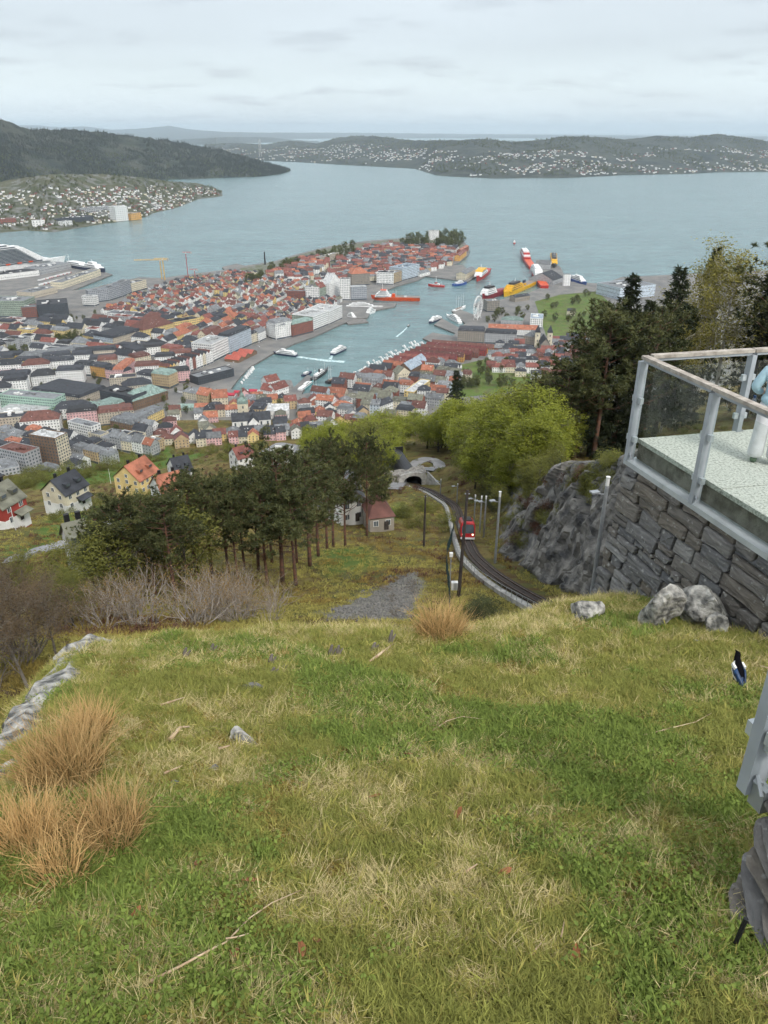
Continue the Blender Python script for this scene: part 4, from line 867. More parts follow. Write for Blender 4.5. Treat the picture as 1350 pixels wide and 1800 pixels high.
for i in range(0, len(TP), 1): at1(MB().tube([TP[i] - TN[i] * 2.44 + (0, 0, .35), TP[i] - TN[i] * 2.44 + (0, 0, 1.3)], .03, 5).build('railing_post', M['galv'], wk))
# the red car
ci = int(np.argmin(abs(tys - 121))); cp = TP[ci]; dv = TP[ci - 2] - TP[ci + 2]; az = math.atan2(dv[1], dv[0]) + math.pi / 2; inc = math.atan2(dv[2], math.hypot(dv[0], dv[1]))
car = tag(empty('funicular_car', cp + (0, 0, .3), az), 'red funicular car with dark windscreen and lit headlights climbing the track', 'funicular car'); car.rotation_euler = (-inc, 0, az)
# local: -y is the front (uphill), x across
def loft(rings, mi=0, close=True):
    mb = MB(); n = len(rings[0]); V = [p for r in rings for p in r]; f = [(i * n + k, i * n + (k + 1) % n, (i + 1) * n + (k + 1) % n, (i + 1) * n + k) for i in range(len(rings) - 1) for k in range(n)]
    mb.add(V, f + ([tuple(range(n))[::-1], tuple((len(rings) - 1) * n + k for k in range(n))] if close else []), mi); return mb
sec = [(-1.1, .45), (1.1, .45), (1.3, .8), (1.3, 2.3), (1.12, 3.0), (.8, 3.2), (-.8, 3.2), (-1.12, 3.0), (-1.3, 2.3), (-1.3, .8)]
loft([[(x * k, y, .45 + (z - .45) * h) for x, z in sec] for y, k, h in ((-5.0, .9, .9), (-4.75, .97, .97), (-4.2, 1, 1), (2.2, 1, 1), (2.75, .97, .97), (3, .9, .9))]).build('body', M['red_paint'], car)
MB().add([(-1.02, -5.04, 1.2), (1.02, -5.04, 1.2), (1.04, -5.03, 2.2), (.84, -5.02, 2.72), (-.84, -5.02, 2.72), (-1.04, -5.03, 2.2)], [(0, 1, 2, 3, 4, 5)]).build('windscreen', M['pane'], car)
MB().box((0, -4.9, .35), (2.4, .5, .3)).build('bumper', M['whitepaint'], car); MB().box((0, -1, .2), (1.9, 6.6, .4)).build('chassis', M['black'], car)
MB().box((0, -1, 3.27), (1.5, 6.2, .16)).build('roof_panel', M['black'], car)
for s in (-1, 1):
    MB().tube([(s * .82, -5.08, .98), (s * .82, -4.85, .98)], .15, 10).build('headlight', M['lamp_on'], car)
    for k in range(3): MB().box((s * 1.31, -3.2 + 2 * k, 1.85), (.04, 1.6, 1.1)).build('side_window', M['pane'], car)
# portal
pp = np.array((8.0, 194.0, tz(193) - .5)); po = tag(empty('tunnel_portal', pp + (0, 0, -.6), R(14)), 'grey concrete tunnel portal with sloping wing walls and dark mouth', 'tunnel portal'); po.scale = (.8, .8, .72)
mb = MB(); arch = [(-3.2, 0)] + [(-3.2 * math.cos(t), 2.6 + 2.2 * math.sin(t)) for t in np.linspace(0, math.pi, 11)] + [(3.2, 0)]; outer = [(-5, 0)] + [(-5 * math.cos(t) if 0 < t < math.pi else (-5 if t == 0 else 5), 4.2 + 2.0 * math.sin(t)) for t in np.linspace(0, math.pi, 11)] + [(5, 0)]
for i in range(len(arch) - 1):
    a, b, c, d = arch[i], arch[i + 1], outer[i + 1], outer[i]
    mb.add([(q[0], y, q[1]) for y in (0, .9) for q in (a, b, c, d)], [(0, 1, 2, 3), (7, 6, 5, 4), (3, 2, 6, 7), (1, 0, 4, 5)])
mb.build('arch', M['concrete'], po)
loft([[(q[0], y, q[1]) for q in arch] for y in (.5, 26)], 0, False).build('tunnel_lining', M['black'], po); MB().box((0, 26, 2.5), (7, .3, 6)).build('tunnel_dark_end', M['black'], po)  # shade inside the tunnel is painted: lining and closing box coloured black
MB().add([(-5, .5, 5.2), (5, .5, 5.6), (6, 8, 5.0), (-10, 8, 3.6), (-5, .5, 4.9), (5, .5, 5.3), (6, 8, 4.6), (-10, 8, 3.2)], [(0, 1, 2, 3), (7, 6, 5, 4), (0, 4, 5, 1), (1, 5, 6, 2), (2, 6, 7, 3), (3, 7, 4, 0)]).build('roof_slab', M['ballast'], po)
MB().add([(-5, 0, -2), (-5, 0, 6), (-13, 5, -3), (-13, 5, 3.2), (-5, .6, -2), (-5, .6, 6), (-13, 5.6, -3), (-13, 5.6, 3.2)], [(0, 1, 3, 2), (6, 7, 5, 4), (1, 5, 7, 3)]).build('wing_wall', M['ballast'], po)
MB().add([(5, 0, -2), (5, 0, 6), (8, -9, -2), (8, -9, 3), (5.5, 0, -2), (5.5, 0, 6), (8.5, -9, -2), (8.5, -9, 3)], [(0, 2, 3, 1), (4, 5, 7, 6), (1, 3, 7, 5)]).build('wing_wall', M['concrete'], po)
for i in range(9): x_ = -5 + i * 1.25; MB().tube([(x_, .3, 5.2), (x_, .3, 6.7)], .05, 5).build('railing_post', M['galv'], po)
MB().tube([(-5, .3, 6.7), (5, .3, 6.7)], .05, 5).build('handrail', M['galv'], po)
# lamp posts, poles, fences
def lamp_post(px, yb, yt, lab, side=-1, Y=None):
    p = aty(px, yb, Y) if Y else hit(px, yb, 30); H = aty(px, yt, p[1])[2] - p[2]; r = tag(empty('lamp_post', p), lab, 'lamp post', 'grey lamp posts along the railway'); rad = .09 + H * .007
    MB().tube([(0, 0, -1.5), (0, 0, H * .5), (0, 0, H * .93)], [rad * 1.15, rad, rad * .9], 10).build('pole', M['galv'], r, smooth=False)
    MB().tube([(0, 0, H * .93), (0, 0, H * .985), (0, 0, H)], [rad * .92, rad * .92, rad * 1.15], 10).build('lamp_head', M['whitepaint'], r)
    mb = MB(); mb.tube([(0, 0, H * .86), (side * .8, -.1, H * .87)], .05, 6); mb.box((side * 1.0, -.15, H * .885), (.75, .5, .14), .3); mb.build('floodlight', M['galv'], r)
for px, yb, yt, Y in ((1040, 1046, 838, 58), (870, 990, 864, None), (850, 946, 872, None), (843, 936, 872, None), (833, 920, 870, None), (803, 886, 850, None), (774, 872, 842, None)):
    lamp_post(px, yb, yt, 'grey lamp post with side floodlight beside the funicular track', -1, Y)
for px, yb, pt, yt, lab in ((806, 1050, 822, 862, 'tall leaning dark timber pole before the funicular car'), (745, 962, 748, 870, 'dark timber pole standing on the meadow')):
    p = hit(px, yb, 20); q = aty(pt, yt, p[1]); r = tag(empty('timber_pole', p), lab, 'pole'); d = q - p
    MB().tube([-d * .05, d * .5, d], [.2, .17, .13], 8).build('shaft', M['wood_dark'], r); MB().tube([d * .97 + (-.25, 0, 0), d * .97 + (.25, 0, 0)], .06, 6).build('insulator_bar', M['galv'], r)
p = hit(790, 1046, 20); r = tag(empty('signal_mast', p), 'thin grey signal mast with white box by the rail wall', 'signal mast'); Hm = 5.0
MB().tube([(0, 0, -.5), (0, 0, Hm)], .06, 6).build('mast', M['galv'], r); MB().box((0, 0, Hm), (.35, .3, .45)).build('signal_box', M['whitepaint'], r); MB().box((.5, 0, 1.2), (.7, .5, .9)).build('cabinet', M['whitepaint'], r)
def fence(pxs, H, lab, t0=20, step=2.0, m='meshgreen'):
    P = [hit(*q, t0) for q in pxs]; S = []
    for a, b in zip(P[:-1], P[1:]):
        n = max(1, int(np.hypot(*(b - a)[:2]) / step)); S += [a + (b - a) * k / n for k in range(n)]
    S.append(P[-1]); S = [np.array((q[0], q[1], float(land_z(np.array([q[0]]), np.array([q[1]]))[0]))) for q in S]
    r = tag(empty('mesh_fence', S[0]), lab, 'fence'); o = S[0]
    for q in S: MB().tube([q - o - (0, 0, .3), q - o + (0, 0, H)], .045, 5).build('post', M[m], r)
    mb = MB()
    for a, b in zip(S[:-1], S[1:]):
        for k in range(10): z = H * (k + .5) / 10; mb.tube([a - o + (0, 0, z), b - o + (0, 0, z)], .012, 3, cap=False)
        n = max(2, int(np.linalg.norm(b - a) / .16))
        for k in range(n): q = a + (b - a) * k / n - o; mb.tube([q, q + (0, 0, H)], .011, 3, cap=False)
    mb.build('wire_mesh', M[m], r)['kind'] = 'stuff'
fence([(797, 936), (786, 975), (784, 1005), (789, 1040), (790, 1078)], 2.0, 'dark green wire mesh fence along the meadow side of the track', 20)
fence([(960, 835), (985, 850), (1005, 880)], 2.0, 'dark wire mesh fence on top of the rock cutting', 30)
# rock cutting: strata blocks pushed out of the bank
def rock_face(name, y0, y1, ny, ns, lab):
    ys = np.linspace(y0, y1, ny); s = np.linspace(-.05, 1.1, ns); toe = np.where(ys < 64, .30 * ys + 2.5, track_x(ys) + 5.5); wdt = np.interp(ys, [0, 50, 120, 200], [4, 6, 9, 16])
    X = toe[:, None] + s[None] * wdt[:, None] * 1.0; Y = np.repeat(ys[:, None], ns, 1); X = X + 1.6 * fbm(X / 9, Y / 9, 3, 9); Z = hillside(X, Y)
    a = Y * .9 + Z * .35; b = Z * .8 - Y * .3
    blk = .9 * (_h(np.floor(a / 2.6 + .6 * fbm(b / 4, a / 9, 2, 40)), np.floor(b / 4.2), 41) - .35) + .45 * (_h(np.floor(a / .9 + .3 * fbm(b / 2, a / 5, 2, 44)), np.floor(b / 2.0), 45) - .5) + .9 * fbm(a / 7, b / 9, 3, 42)
    e = sst(s, -.05, .12)[None] * (1 - sst(s, .9, 1.1))[None]; amp = np.interp(ys, [y0, y0 + 6, y1 - 25, y1], [0.2, 1, 1, .1])[:, None] * (fbm(Y / 14, Z / 8, 2, 50) > -.25 - .2 * (Y < 95))
    X = X - (blk + .25) * e * amp * 2.0 - .1; Z = Z + .5 * blk * e * amp - .3 * (1 - amp) - .6 * (s > 1.05)[None] - .4 * (s < -.01)[None]
    return tag(link(name, npmesh(name, np.stack([X, Y, Z], -1).reshape(-1, 3), grid_faces(ny, ns), M['rock'], smooth=False)), lab, 'rock face')
rock_face('rock_cutting', 40, 128, 260, 90, 'steep grey rock cutting with tilted slabs beside the track')
# houses on the slope, with their own windows
def window(root, x, y, z, w_, h_, ax):
    """window part: white frame with a pane as sub-part; ax 0 front/back, 1 sides, sign by y or x"""
    f = MB(); g = MB(); d = .08
    if ax == 0: s = -1 if y < 0 else 1; f.box((x, y + s * .04, z), (w_ + .24, .1, h_ + .24)); g.box((x, y + s * .08, z), (w_, .08, h_)); g2 = ((x, y + s * .13, z), (.06, .05, h_))
    else: s = -1 if x < 0 else 1; f.box((x + s * .04, y, z), (.1, w_ + .24, h_ + .24)); g.box((x + s * .08, y, z), (.08, w_, h_)); g2 = ((x + s * .13, y, z), (.05, .06, h_))
    f.box(*g2); fo = f.build('window', M['frame'], root); g.build('pane', M['pane'], fo)
def slope_house(lab, ax_, ay_, bx_, by_, ev, dp, wall, roof, rt, fl, low=None, porch=False, t0=90):
    z_ = hit(ax_, ay_, t0)[2]; c, rz, L, H = facade(ax_, ay_, bx_, by_, ev, dp, z_, t0); H = min(max(H, 2.7 * fl), 3.2 * fl); rg = random.Random(int(ax_ * 7 + ay_))
    z0 = float(land_z(np.array([c[0]]), np.array([c[1]]))[0]); wl, rf, wn, ch = bparts(L, dp, H, rt, fl, rg, sides='', pitch=.85, chim=0)
    r = tag(empty('hillside_house', c, rz), lab, 'house', 'houses on the hillside'); r.scale = (.85, .85, .85); wl.build('wall', [M['w_' + wall], M['w_' + wall]], r); ro = rf.build('roof', [M['r_' + roof], M['frame']], r)
    top = H + dp / 2 * .85 if rt == 'gable' else H + .5
    for s in (-.28, .3):
        MB().box((L * s, .3, top + .2), (.75, .6, 1.9)).build('chimney', M['black'], ro)
    if rt == 'gable':
        for s in (-.22, .25): mb = MB(); zz = H + dp * .85 * .2; mb.box((L * s, -dp * .32, zz + .35), (1.9, 1.6, 1.1)); mb.build('dormer', M['r_' + roof], ro); MB().box((L * s, -dp * .32 - .83, zz + .45), (1.3, .06, .7)).build('pane', M['pane'], ro)
    if low: MB().box((0, 0, -1.2 + H * .16), (L + .12, dp + .12, H * .32 + 2.4)).build('plinth', M['w_' + low], r)
    n = max(2, int(L / 2.6)); fh = H / fl
    for k in range(fl):
        for q in range(n): window(r, -L / 2 + (q + .5) * L / n, -dp / 2 - (.08 if low and k == 0 else 0), k * fh + fh * .55, 1.0, 1.25, 0)
        for q in range(max(2, int(dp / 3.2))):
            for s in (-1, 1): window(r, s * (L / 2 + (.08 if low and k == 0 else 0)), -dp / 2 + (q + .5) * dp / max(2, int(dp / 3.2)), k * fh + fh * .55, 1.0, 1.25, 1)
    if rt == 'gable':
        for s in (-1, 1): window(r, s * L / 2, 0, H + .9, .9, 1.1, 1)
    MB().box((L * .18, -dp / 2 - .12, 1.05), (1.0, .14, 2.1)).build('door', M['wood_dark'], r)
    if porch: MB().add([(-L * .1, -dp / 2, 3.0), (L * .45, -dp / 2, 3.0), (L * .45, -dp / 2 - 2.2, 2.3), (-L * .1, -dp / 2 - 2.2, 2.3), (-L * .1, -dp / 2, 2.8), (L * .45, -dp / 2, 2.8), (L * .45, -dp / 2 - 2.2, 2.1), (-L * .1, -dp / 2 - 2.2, 2.1)], [(3, 2, 1, 0), (4, 5, 6, 7), (3, 7, 6, 2), (0, 4, 7, 3), (1, 2, 6, 5)]).build('porch_roof', M['r_' + roof], r)
for h in (('red house with white ground floor and stone grey roof', 13, 932, 60, 904, 908, 9, 'red', 'moss', 'gable', 2, 'white', True), ('cream white house with slate roof and two dormers', 121, 902, 167, 877, 880, 9.5, 'cream', 'slate', 'gable', 2, 'white', True),
    ('yellow house with bright orange tiled roof', 250, 873, 289, 849, 857, 11, 'yellow', 'orange', 'gable', 2), ('low white house with dark slate roof behind the yellow one', 310, 846, 345, 838, 838, 12, 'white', 'slate', 'gable', 1),
    ('white gabled house with red roof by the flagpole', 419, 828, 453, 819, 806, 9, 'white', 'red', 'gable', 2), ('modern white flat roofed villa', 455, 830, 494, 833, 813, 20, 'white', 'moss', 'flat', 1), ('white flat roofed annex behind the pines', 560, 832, 602, 829, 812, 14, 'white', 'pale', 'flat', 1),
    ('white house with orange roof half hidden by pines', 288, 893, 336, 880, 880, 10, 'white', 'orange', 'gable', 1), ('white house with pinkish stone slate roof below the road', 136, 1012, 176, 1001, 1003, 8, 'white', 'moss', 'gable', 1),
    ('small red house at the edge of the brown thicket', -34, 1044, 12, 1030, 992, 8, 'red', 'red', 'gable', 2), ('tall white house glimpsed between the slender pines', 600, 926, 648, 915, 880, 12, 'white', 'grey', 'gable', 2), ('second white house behind the slender pines', 566, 905, 596, 899, 872, 10, 'white', 'pale', 'gable', 2), ('small house with reddish brown hipped roof above the meadow', 648, 937, 698, 931, 921, 9, 'stone', 'brown', 'hip', 1)):
    slope_house(*h)
def road(name, pxs, wd, m, t0=60):
    P = np.array([hit(*q, t0) for q in pxs]); t = np.linspace(0, len(P) - 1, len(P) * 8); Q = np.stack([np.interp(t, range(len(P)), P[:, i]) for i in range(2)], 1)
    for _ in range(12): Q[1:-1] = (Q[:-2] + 2 * Q[1:-1] + Q[2:]) / 4
    n = unit(np.stack([-np.gradient(Q[:, 1]), np.gradient(Q[:, 0])], 1)); A, B = Q + n * wd / 2, Q - n * wd / 2
    za = np.maximum(land_z(A[:, 0], A[:, 1]), land_z(B[:, 0], B[:, 1])) + .25; V = []
    for k in range(len(Q)): V += [(*A[k], za[k]), (*B[k], za[k]), (*A[k], za[k] - 3), (*B[k], za[k] - 3)]
    f = []
    for k in range(len(Q) - 1): a = 4 * k; f += [(a, a + 1, a + 5, a + 4), (a + 2, a, a + 4, a + 6), (a + 1, a + 3, a + 7, a + 5)]
    o = MB().add(V, f).build(name, M[m]); o['kind'] = 'structure'
M['road'] = mat('road_asphalt', (.25, .25, .255), .9, .12, .3, world=True)
road('hillside_road', [(345, 872), (290, 885), (235, 905), (200, 925), (192, 950), (205, 965)], 6, 'road'); road('garden_path', [(20, 992), (60, 972), (110, 962), (150, 965)], 3, 'road')
road('turning_loop', [(470, 800), (492, 787), (520, 787), (536, 798), (520, 812)], 7, 'road'); road('portal_road', [(690, 862), (708, 835), (722, 822), (745, 812), (768, 812), (775, 822), (750, 832)], 4.2, 'road')
def small_car(p, rz, m, lab):
    r = tag(empty('parked_car', p, rz), lab, 'car'); loft([[(x, y * k, z) for y, z in ((-.9, .35), (.9, .35), (.9, .85), (.78, 1.0), (-.78, 1.0), (-.9, .85))] for x, k in ((-2.2, .9), (-2, 1), (2, 1), (2.25, .88))]).build('body', m, r)
    loft([[(x0, y, z) for x0, y, z in q] for q in ([(-1.6, -.8, .98), (-1.6, .8, .98), (-1.2, .65, 1.5), (-1.2, -.65, 1.5)], [(1.3, -.8, .98), (1.3, .8, .98), (.5, .65, 1.5), (.5, -.65, 1.5)])]).build('cabin', M['pane'], r); MB().box((-.35, 0, 1.52), (1.6, 1.28, .06)).build('roof_panel', m, r)
    for x in (-1.35, 1.35):
        for s in (-1, 1): MB().tube([(x, s * .92, .33), (x, s * .7, .33)], .33, 10).build('wheel', M['black'], r)
p = hit(233, 893, 90); small_car((p[0], p[1], p[2] + .35), R(25), M['frame'], 'white car parked on the hillside road')
# thin flagpoles in the gardens
for px, yb, yt in ((195, 850, 825), (28, 932, 893), (197, 938, 910), (439, 800, 765)):
    p = hit(px, yb, 90); H = aty(px, yt, p[1])[2] - p[2]; r = tag(empty('flagpole', p), 'thin white flagpole in a hillside garden', 'flagpole', 'garden flagpoles'); MB().tube([(0, 0, -.5), (0, 0, H)], [.09, .05], 6).build('pole', M['frame'], r); MB().tube([(0, 0, H), (0, 0, H + .2)], [.12, .05], 6).build('finial', M['frame'], r)
# ------------------------------------------------------------------ harbour: ships, quays, landmarks
SHIPC = dict(orange=(.62, .085, .02), red=(.42, .03, .025), white=(.78, .78, .77), navy=(.02, .03, .07), blue=(.03, .08, .28), yellow=(.72, .40, .01), black=(.02, .02, .022), maroon=(.22, .02, .03), deck=(.22, .17, .14), green=(.10, .20, .15), teal=(.10, .28, .30))
for k, c in SHIPC.items(): M['s_' + k] = mat('ship_' + k, c, .45, .08, .2, rnd=.05)
def hull_mb(L, B, D, bow=1.6, sheer=.35, stern=.85):
    st = np.linspace(-.5, .5, 15); rings = []
    for t in st:
        w_ = B / 2 * (1 - max(0, (t - .12) / .38) ** bow * .98) * (stern + (1 - stern) * min(1, (t + .5) / .2)); h_ = D * (1 + sheer * max(0, t + .1) ** 2 * 3); x_ = t * L; rk = max(0, t - .3) * L * .10
        rings.append([(x_ + rk, -w_, h_), (x_ + rk * .4, -w_ * .95, h_ * .45), (x_, -w_ * .85, -1), (x_, w_ * .85, -1), (x_ + rk * .4, w_ * .95, h_ * .45), (x_ + rk, w_, h_)])
    return loft(rings)
NSH = [0]
def ship(name, lab, sa, bo, B, D, hc, tiers, cat='ship', group=None, masts=(), extras=(), L=None, sheer=.35, z=0):
    """sa, bo: pixels of stern and bow on the water; tiers: (from, to, width, base, height, colour) as shares of length and beam"""
    a, b = flat(*sa, z=z), flat(*bo, z=z); L = L or float(np.hypot(*(b - a)[:2])); c = (a + b) / 2; r = tag(empty(name, (c[0], c[1], z), math.atan2(b[1] - a[1], b[0] - a[0])), lab, cat, group)
    hull_mb(L, B, D, sheer=sheer).build('hull', M['s_' + hc], r)
    for i, (x0, x1, wf, z0, h, cc) in enumerate(tiers):
        w_ = B * wf; mb = MB(); mb.add([(L * x0, -w_ / 2, z0), (L * x1, -w_ / 2 * .9, z0), (L * x1, w_ / 2 * .9, z0), (L * x0, w_ / 2, z0), (L * x0 + h * .1, -w_ / 2, z0 + h), (L * x1 - h * .45, -w_ / 2 * .88, z0 + h), (L * x1 - h * .45, w_ / 2 * .88, z0 + h), (L * x0 + h * .1, w_ / 2, z0 + h)], [(3, 2, 1, 0), (4, 5, 6, 7), (0, 1, 5, 4), (1, 2, 6, 5), (2, 3, 7, 6), (3, 0, 4, 7)])
        o = mb.build('superstructure', M['s_' + cc], r)
        if h > 1.6 and cc in ('white', 'yellow', 'orange', 'red'): MB().box((L * (x0 + x1) / 2 - h * .1, 0, z0 + h * .62), (L * (x1 - x0) * .86, w_ * .98 + .1, h * (.55 if name == 'cruise_ship' else .26))).build('window_band', M['pane'], o)
    for x_, h, rd in masts: MB().tube([(L * x_, 0, D * .8), (L * x_, 0, D + h)], [rd, rd * .5], 6).build('mast', M['s_white'], r); MB().tube([(L * x_, -h * .12, D + h * .75), (L * x_, h * .12, D + h * .75)], rd * .5, 5).build('yard', M['s_white'], r)
    for x_, y_, z_, dx, dy, dz, cc, nm in extras: MB().box((L * x_, y_, z_), (dx, dy, dz)).build(nm, M['s_' + cc], r)
    return r
off = lambda c1, c2: [(.10, .44, .92, 7, 3.2, c1), (.14, .42, .86, 10.2, 3, c1), (.16, .38, .8, 13.2, 3, c2), (.18, .34, .9, 16.2, 3, c1)]
ship('supply_ship', 'bright orange offshore ship with white bridge at the inner quay', (738, 528), (654, 527), 20, 7, 'orange', off('white', 'white') + [(-.5, .1, .96, 6.4, .7, 'deck')], masts=((.28, 26, .5), (.0, 14, .4)), extras=((.05, 0, 10, 6, 8, 5, 'orange', 'winch'), (-.2, 5, 8, 5, 3, 3, 'white', 'crane'), (.26, 0, 20.2, 12, 12, .8, 'orange', 'bridge_roof')))
ship('supply_ship', 'white ship with yellow bridge top and red hull beside the warehouse', (857, 478), (838, 495), 20, 9, 'red', [(-.1, .42, .98, 9, 5, 'white'), (-.05, .38, .9, 14, 4, 'white'), (.0, .34, .95, 18, 3, 'yellow')], masts=((.15, 22, .5),), extras=((-.3, 0, 11, 8, 6, 4, 'orange', 'deck_crane'),))
ship('lightship', 'small red vessel with red mast moored at the pier', (781, 505), (753, 503), 8, 4, 'red', [(-.2, .2, .7, 4, 3, 'white'), (-.05, .12, .5, 7, 2.5, 'red')], masts=((.02, 18, .6), (-.3, 9, .25)))
ship('coast_ship', 'royal blue vessel with white wheelhouse beside the red one', (796, 503), (820, 500), 9, 4.5, 'blue', [(-.3, .25, .8, 4.5, 3, 'white'), (-.1, .2, .65, 7.5, 2.5, 'white')], masts=((.0, 11, .3),))
ship('supply_ship', 'dark red supply ship with white bridge and black mast house', (888, 514), (848, 527), 20, 9, 'maroon', [(.05, .46, .96, 9, 4, 'white'), (.08, .44, .9, 13, 4, 'white'), (.1, .4, .85, 17, 3, 'white'), (.12, .36, .7, 20, 4, 'black')], masts=((.22, 24, .6),), extras=((-.2, 0, 9.6, 20, 14, 1.2, 'maroon', 'cargo_deck'),))
ship('supply_ship', 'bright yellow supply ship with black mast house', (936, 500), (886, 522), 21, 8, 'yellow', [(-.02, .4, .95, 8, 4, 'yellow'), (.0, .38, .9, 12, 4, 'yellow'), (.04, .34, .85, 16, 3, 'yellow'), (.08, .28, .7, 19, 4, 'black'), (-.5, -.05, .9, 7.6, .8, 'deck')], masts=((.16, 22, .6),), extras=((-.3, -8, 11, 14, 2, 6, 'navy', 'bulwark'), (-.15, 4, 10, 4, 4, 4, 'yellow', 'crane')))
ship('supply_ship', 'white supply ship with orange working deck', (957, 509), (936, 476), 20, 8, 'red', [(-.1, .4, .98, 8, 5, 'white'), (-.05, .38, .92, 13, 4, 'white'), (.0, .34, .88, 17, 4, 'white'), (.05, .3, .7, 21, 3, 'white'), (-.48, -.12, .9, 7.6, .8, 'orange')], masts=((.15, 22, .5),))
ship('supply_ship', 'red and white offshore ship at the outermost quay', (936, 474), (917, 446), 19, 7, 'red', [(-.05, .42, .95, 7, 4, 'red'), (.0, .4, .9, 11, 4, 'white'), (.04, .36, .85, 15, 4, 'red'), (.08, .32, .8, 19, 3, 'white'), (-.48, -.06, .9, 6.8, .8, 'orange')], masts=((.18, 22, .5),))
ship('tug', 'yellow ship with black bow lying behind the outer shed', (972, 455), (974, 473), 18, 9, 'black', [(-.45, .38, .97, 9, 4, 'yellow'), (-.4, .3, .9, 13, 4, 'yellow'), (-.3, .2, .7, 17, 4, 'black')], masts=((-.05, 18, .5),))
ship('coast_ship', 'white and blue vessel behind the quay silos', (1000, 492), (1030, 503), 14, 7, 'blue', [(-.4, .35, .9, 7, 4, 'white'), (-.3, .25, .8, 11, 3, 'white'), (-.1, .2, .6, 14, 3, 'white')], masts=((-.1, 14, .4), (.2, 10, .3)))
ship('coast_ship', 'small red and white boat crossing the open fjord', (904, 426), (904, 431), 7, 3.5, 'red', [(-.3, .25, .8, 3.5, 3, 'white'), (-.1, .2, .6, 6.5, 2.5, 'white')], masts=((0, 9, .3),), L=20)
cr = ship('cruise_ship', 'huge white cruise ship with rows of balconies and orange lifeboats', (-190, 506), (112, 462), 38, 14, 'white', [(-.48, .40, 1.0, 14, 5, 'white')] + [(-.47 + .004 * i, .36 - .012 * i, .98, 19 + 3 * i, 3, 'white') for i in range(11)] + [(-.25, .22, .8, 52, 4, 'white'), (-.05, .16, .6, 56, 5, 'white'), (-.3, -.15, .5, 56, 8, 'white')], cat='cruise ship', masts=((.12, 48, .8),), extras=tuple((-.3 + .07 * i, -19.3, 17.5, 11, 2.2, 3.2, 'orange', 'lifeboat') for i in range(9)), sheer=.15)
ship('ferry', 'white ferry with dark hull lying behind the pier terminal', (122, 470), (185, 481), 22, 9, 'navy', [(-.48, .40, .96, 9, 4, 'white'), (-.45, -.1, .9, 13, 4, 'white'), (.05, .34, .9, 13, 5, 'white'), (.12, .26, .6, 18, 5, 'white')], cat='ferry', masts=((.18, 20, .5), (-.48, 22, .5)))
fast = [(-.46, .36, .92, 2.8, 2.6, 'white'), (-.35, .24, .82, 5.4, 2.4, 'white'), (.0, .18, .6, 7.8, 1.8, 'white')]
for lab, s, b in (('fast ferry with long white wake leaving the fish market', (522, 627), (481, 622)), ('fast catamaran turning in the harbour basin', (584, 625), (609, 613)), ('fast catamaran lying at the shed pier', (774, 561), (754, 569))): ship('fast_ferry', lab, s, b, 9, 2.8, 'navy', fast, 'ferry', masts=((.05, 6, .15),))
for lab, s, b in (('long sleek white motor yacht under the silo blocks', (609, 540), (672, 542)), ('second white yacht at the silo pier end', (612, 558), (626, 561)), ('white motor yacht beside the shed pier', (809, 569), (785, 556)), ('small white ferry moored at the floating stage', (646, 553), (660, 548))): ship('motor_yacht', lab, s, b, 9, 3.5, 'white', [(-.42, .25, .9, 3.5, 2.6, 'white'), (-.35, .15, .8, 6.1, 2.5, 'white'), (-.2, .05, .6, 8.6, 2, 'white')], 'yacht', masts=((-.05, 6, .15),))
ship('steamer', 'old black hulled steamer with white deckhouse at the market pier', (549, 670), (576, 652), 8, 3.6, 'black', [(-.3, .2, .7, 3.6, 2.5, 'white'), (-.02, .15, .5, 6.1, 2.2, 'white')], masts=((.3, 14, .2), (-.32, 12, .2)), extras=((-.05, 0, 8, 1.8, 1.8, 5, 'black', 'funnel'),))
ship('sightseeing_boat', 'white and teal sightseeing boat inside the market pier', (525, 691), (551, 672), 7, 2.4, 'teal', [(-.42, .3, .9, 2.4, 2.4, 'white'), (-.1, .15, .6, 4.8, 2, 'white')], 'boat'); ship('fishing_boat', 'small grey fishing boat on the far side of the market pier', (532, 662), (548, 655), 6, 2.2, 'navy', [(-.3, .1, .7, 2.2, 2.4, 'white')], 'boat', masts=((.1, 8, .12),))
for i, (s, b, lab) in enumerate((((797, 549), (818, 541), 'white tall ship with bare masts by the big wheel'), ((548, 692), (568, 685), 'dark sailing vessel at the wharf corner'), ((575, 675), (592, 668), 'dark wooden cutter with two masts by the wharf'))): ship('sailing_ship', lab, s, b, 8, 3.5, ('white', 'black', 'black')[i], [(-.3, .2, .5, 3.5, 1.6, 'deck')], 'sailing ship', masts=tuple((x_, 26 - 6 * (i > 0), .22) for x_ in (-.3, -.1, .1, .3)[:4 - 2 * (i > 0)]))
for s, b, lab in (((486, 328), (486, 330), 'tiny dark sailing boat out on the fjord'), ((437, 326), (438, 328), 'tiny dark boat under the mountain shore')): ship('small_boat', lab, s, b, 5, 2, 'black', [(-.2, .2, .6, 2, 2, 'black')], 'boat', masts=((0, 14, .3),), L=16)
ship('speedboat', 'dark speedboat drawing a thin wake in the harbour', (716, 575), (720, 572), 3.2, 1.3, 'black', [(-.2, .15, .6, 1.2, 1.2, 'white')], 'boat', L=10)
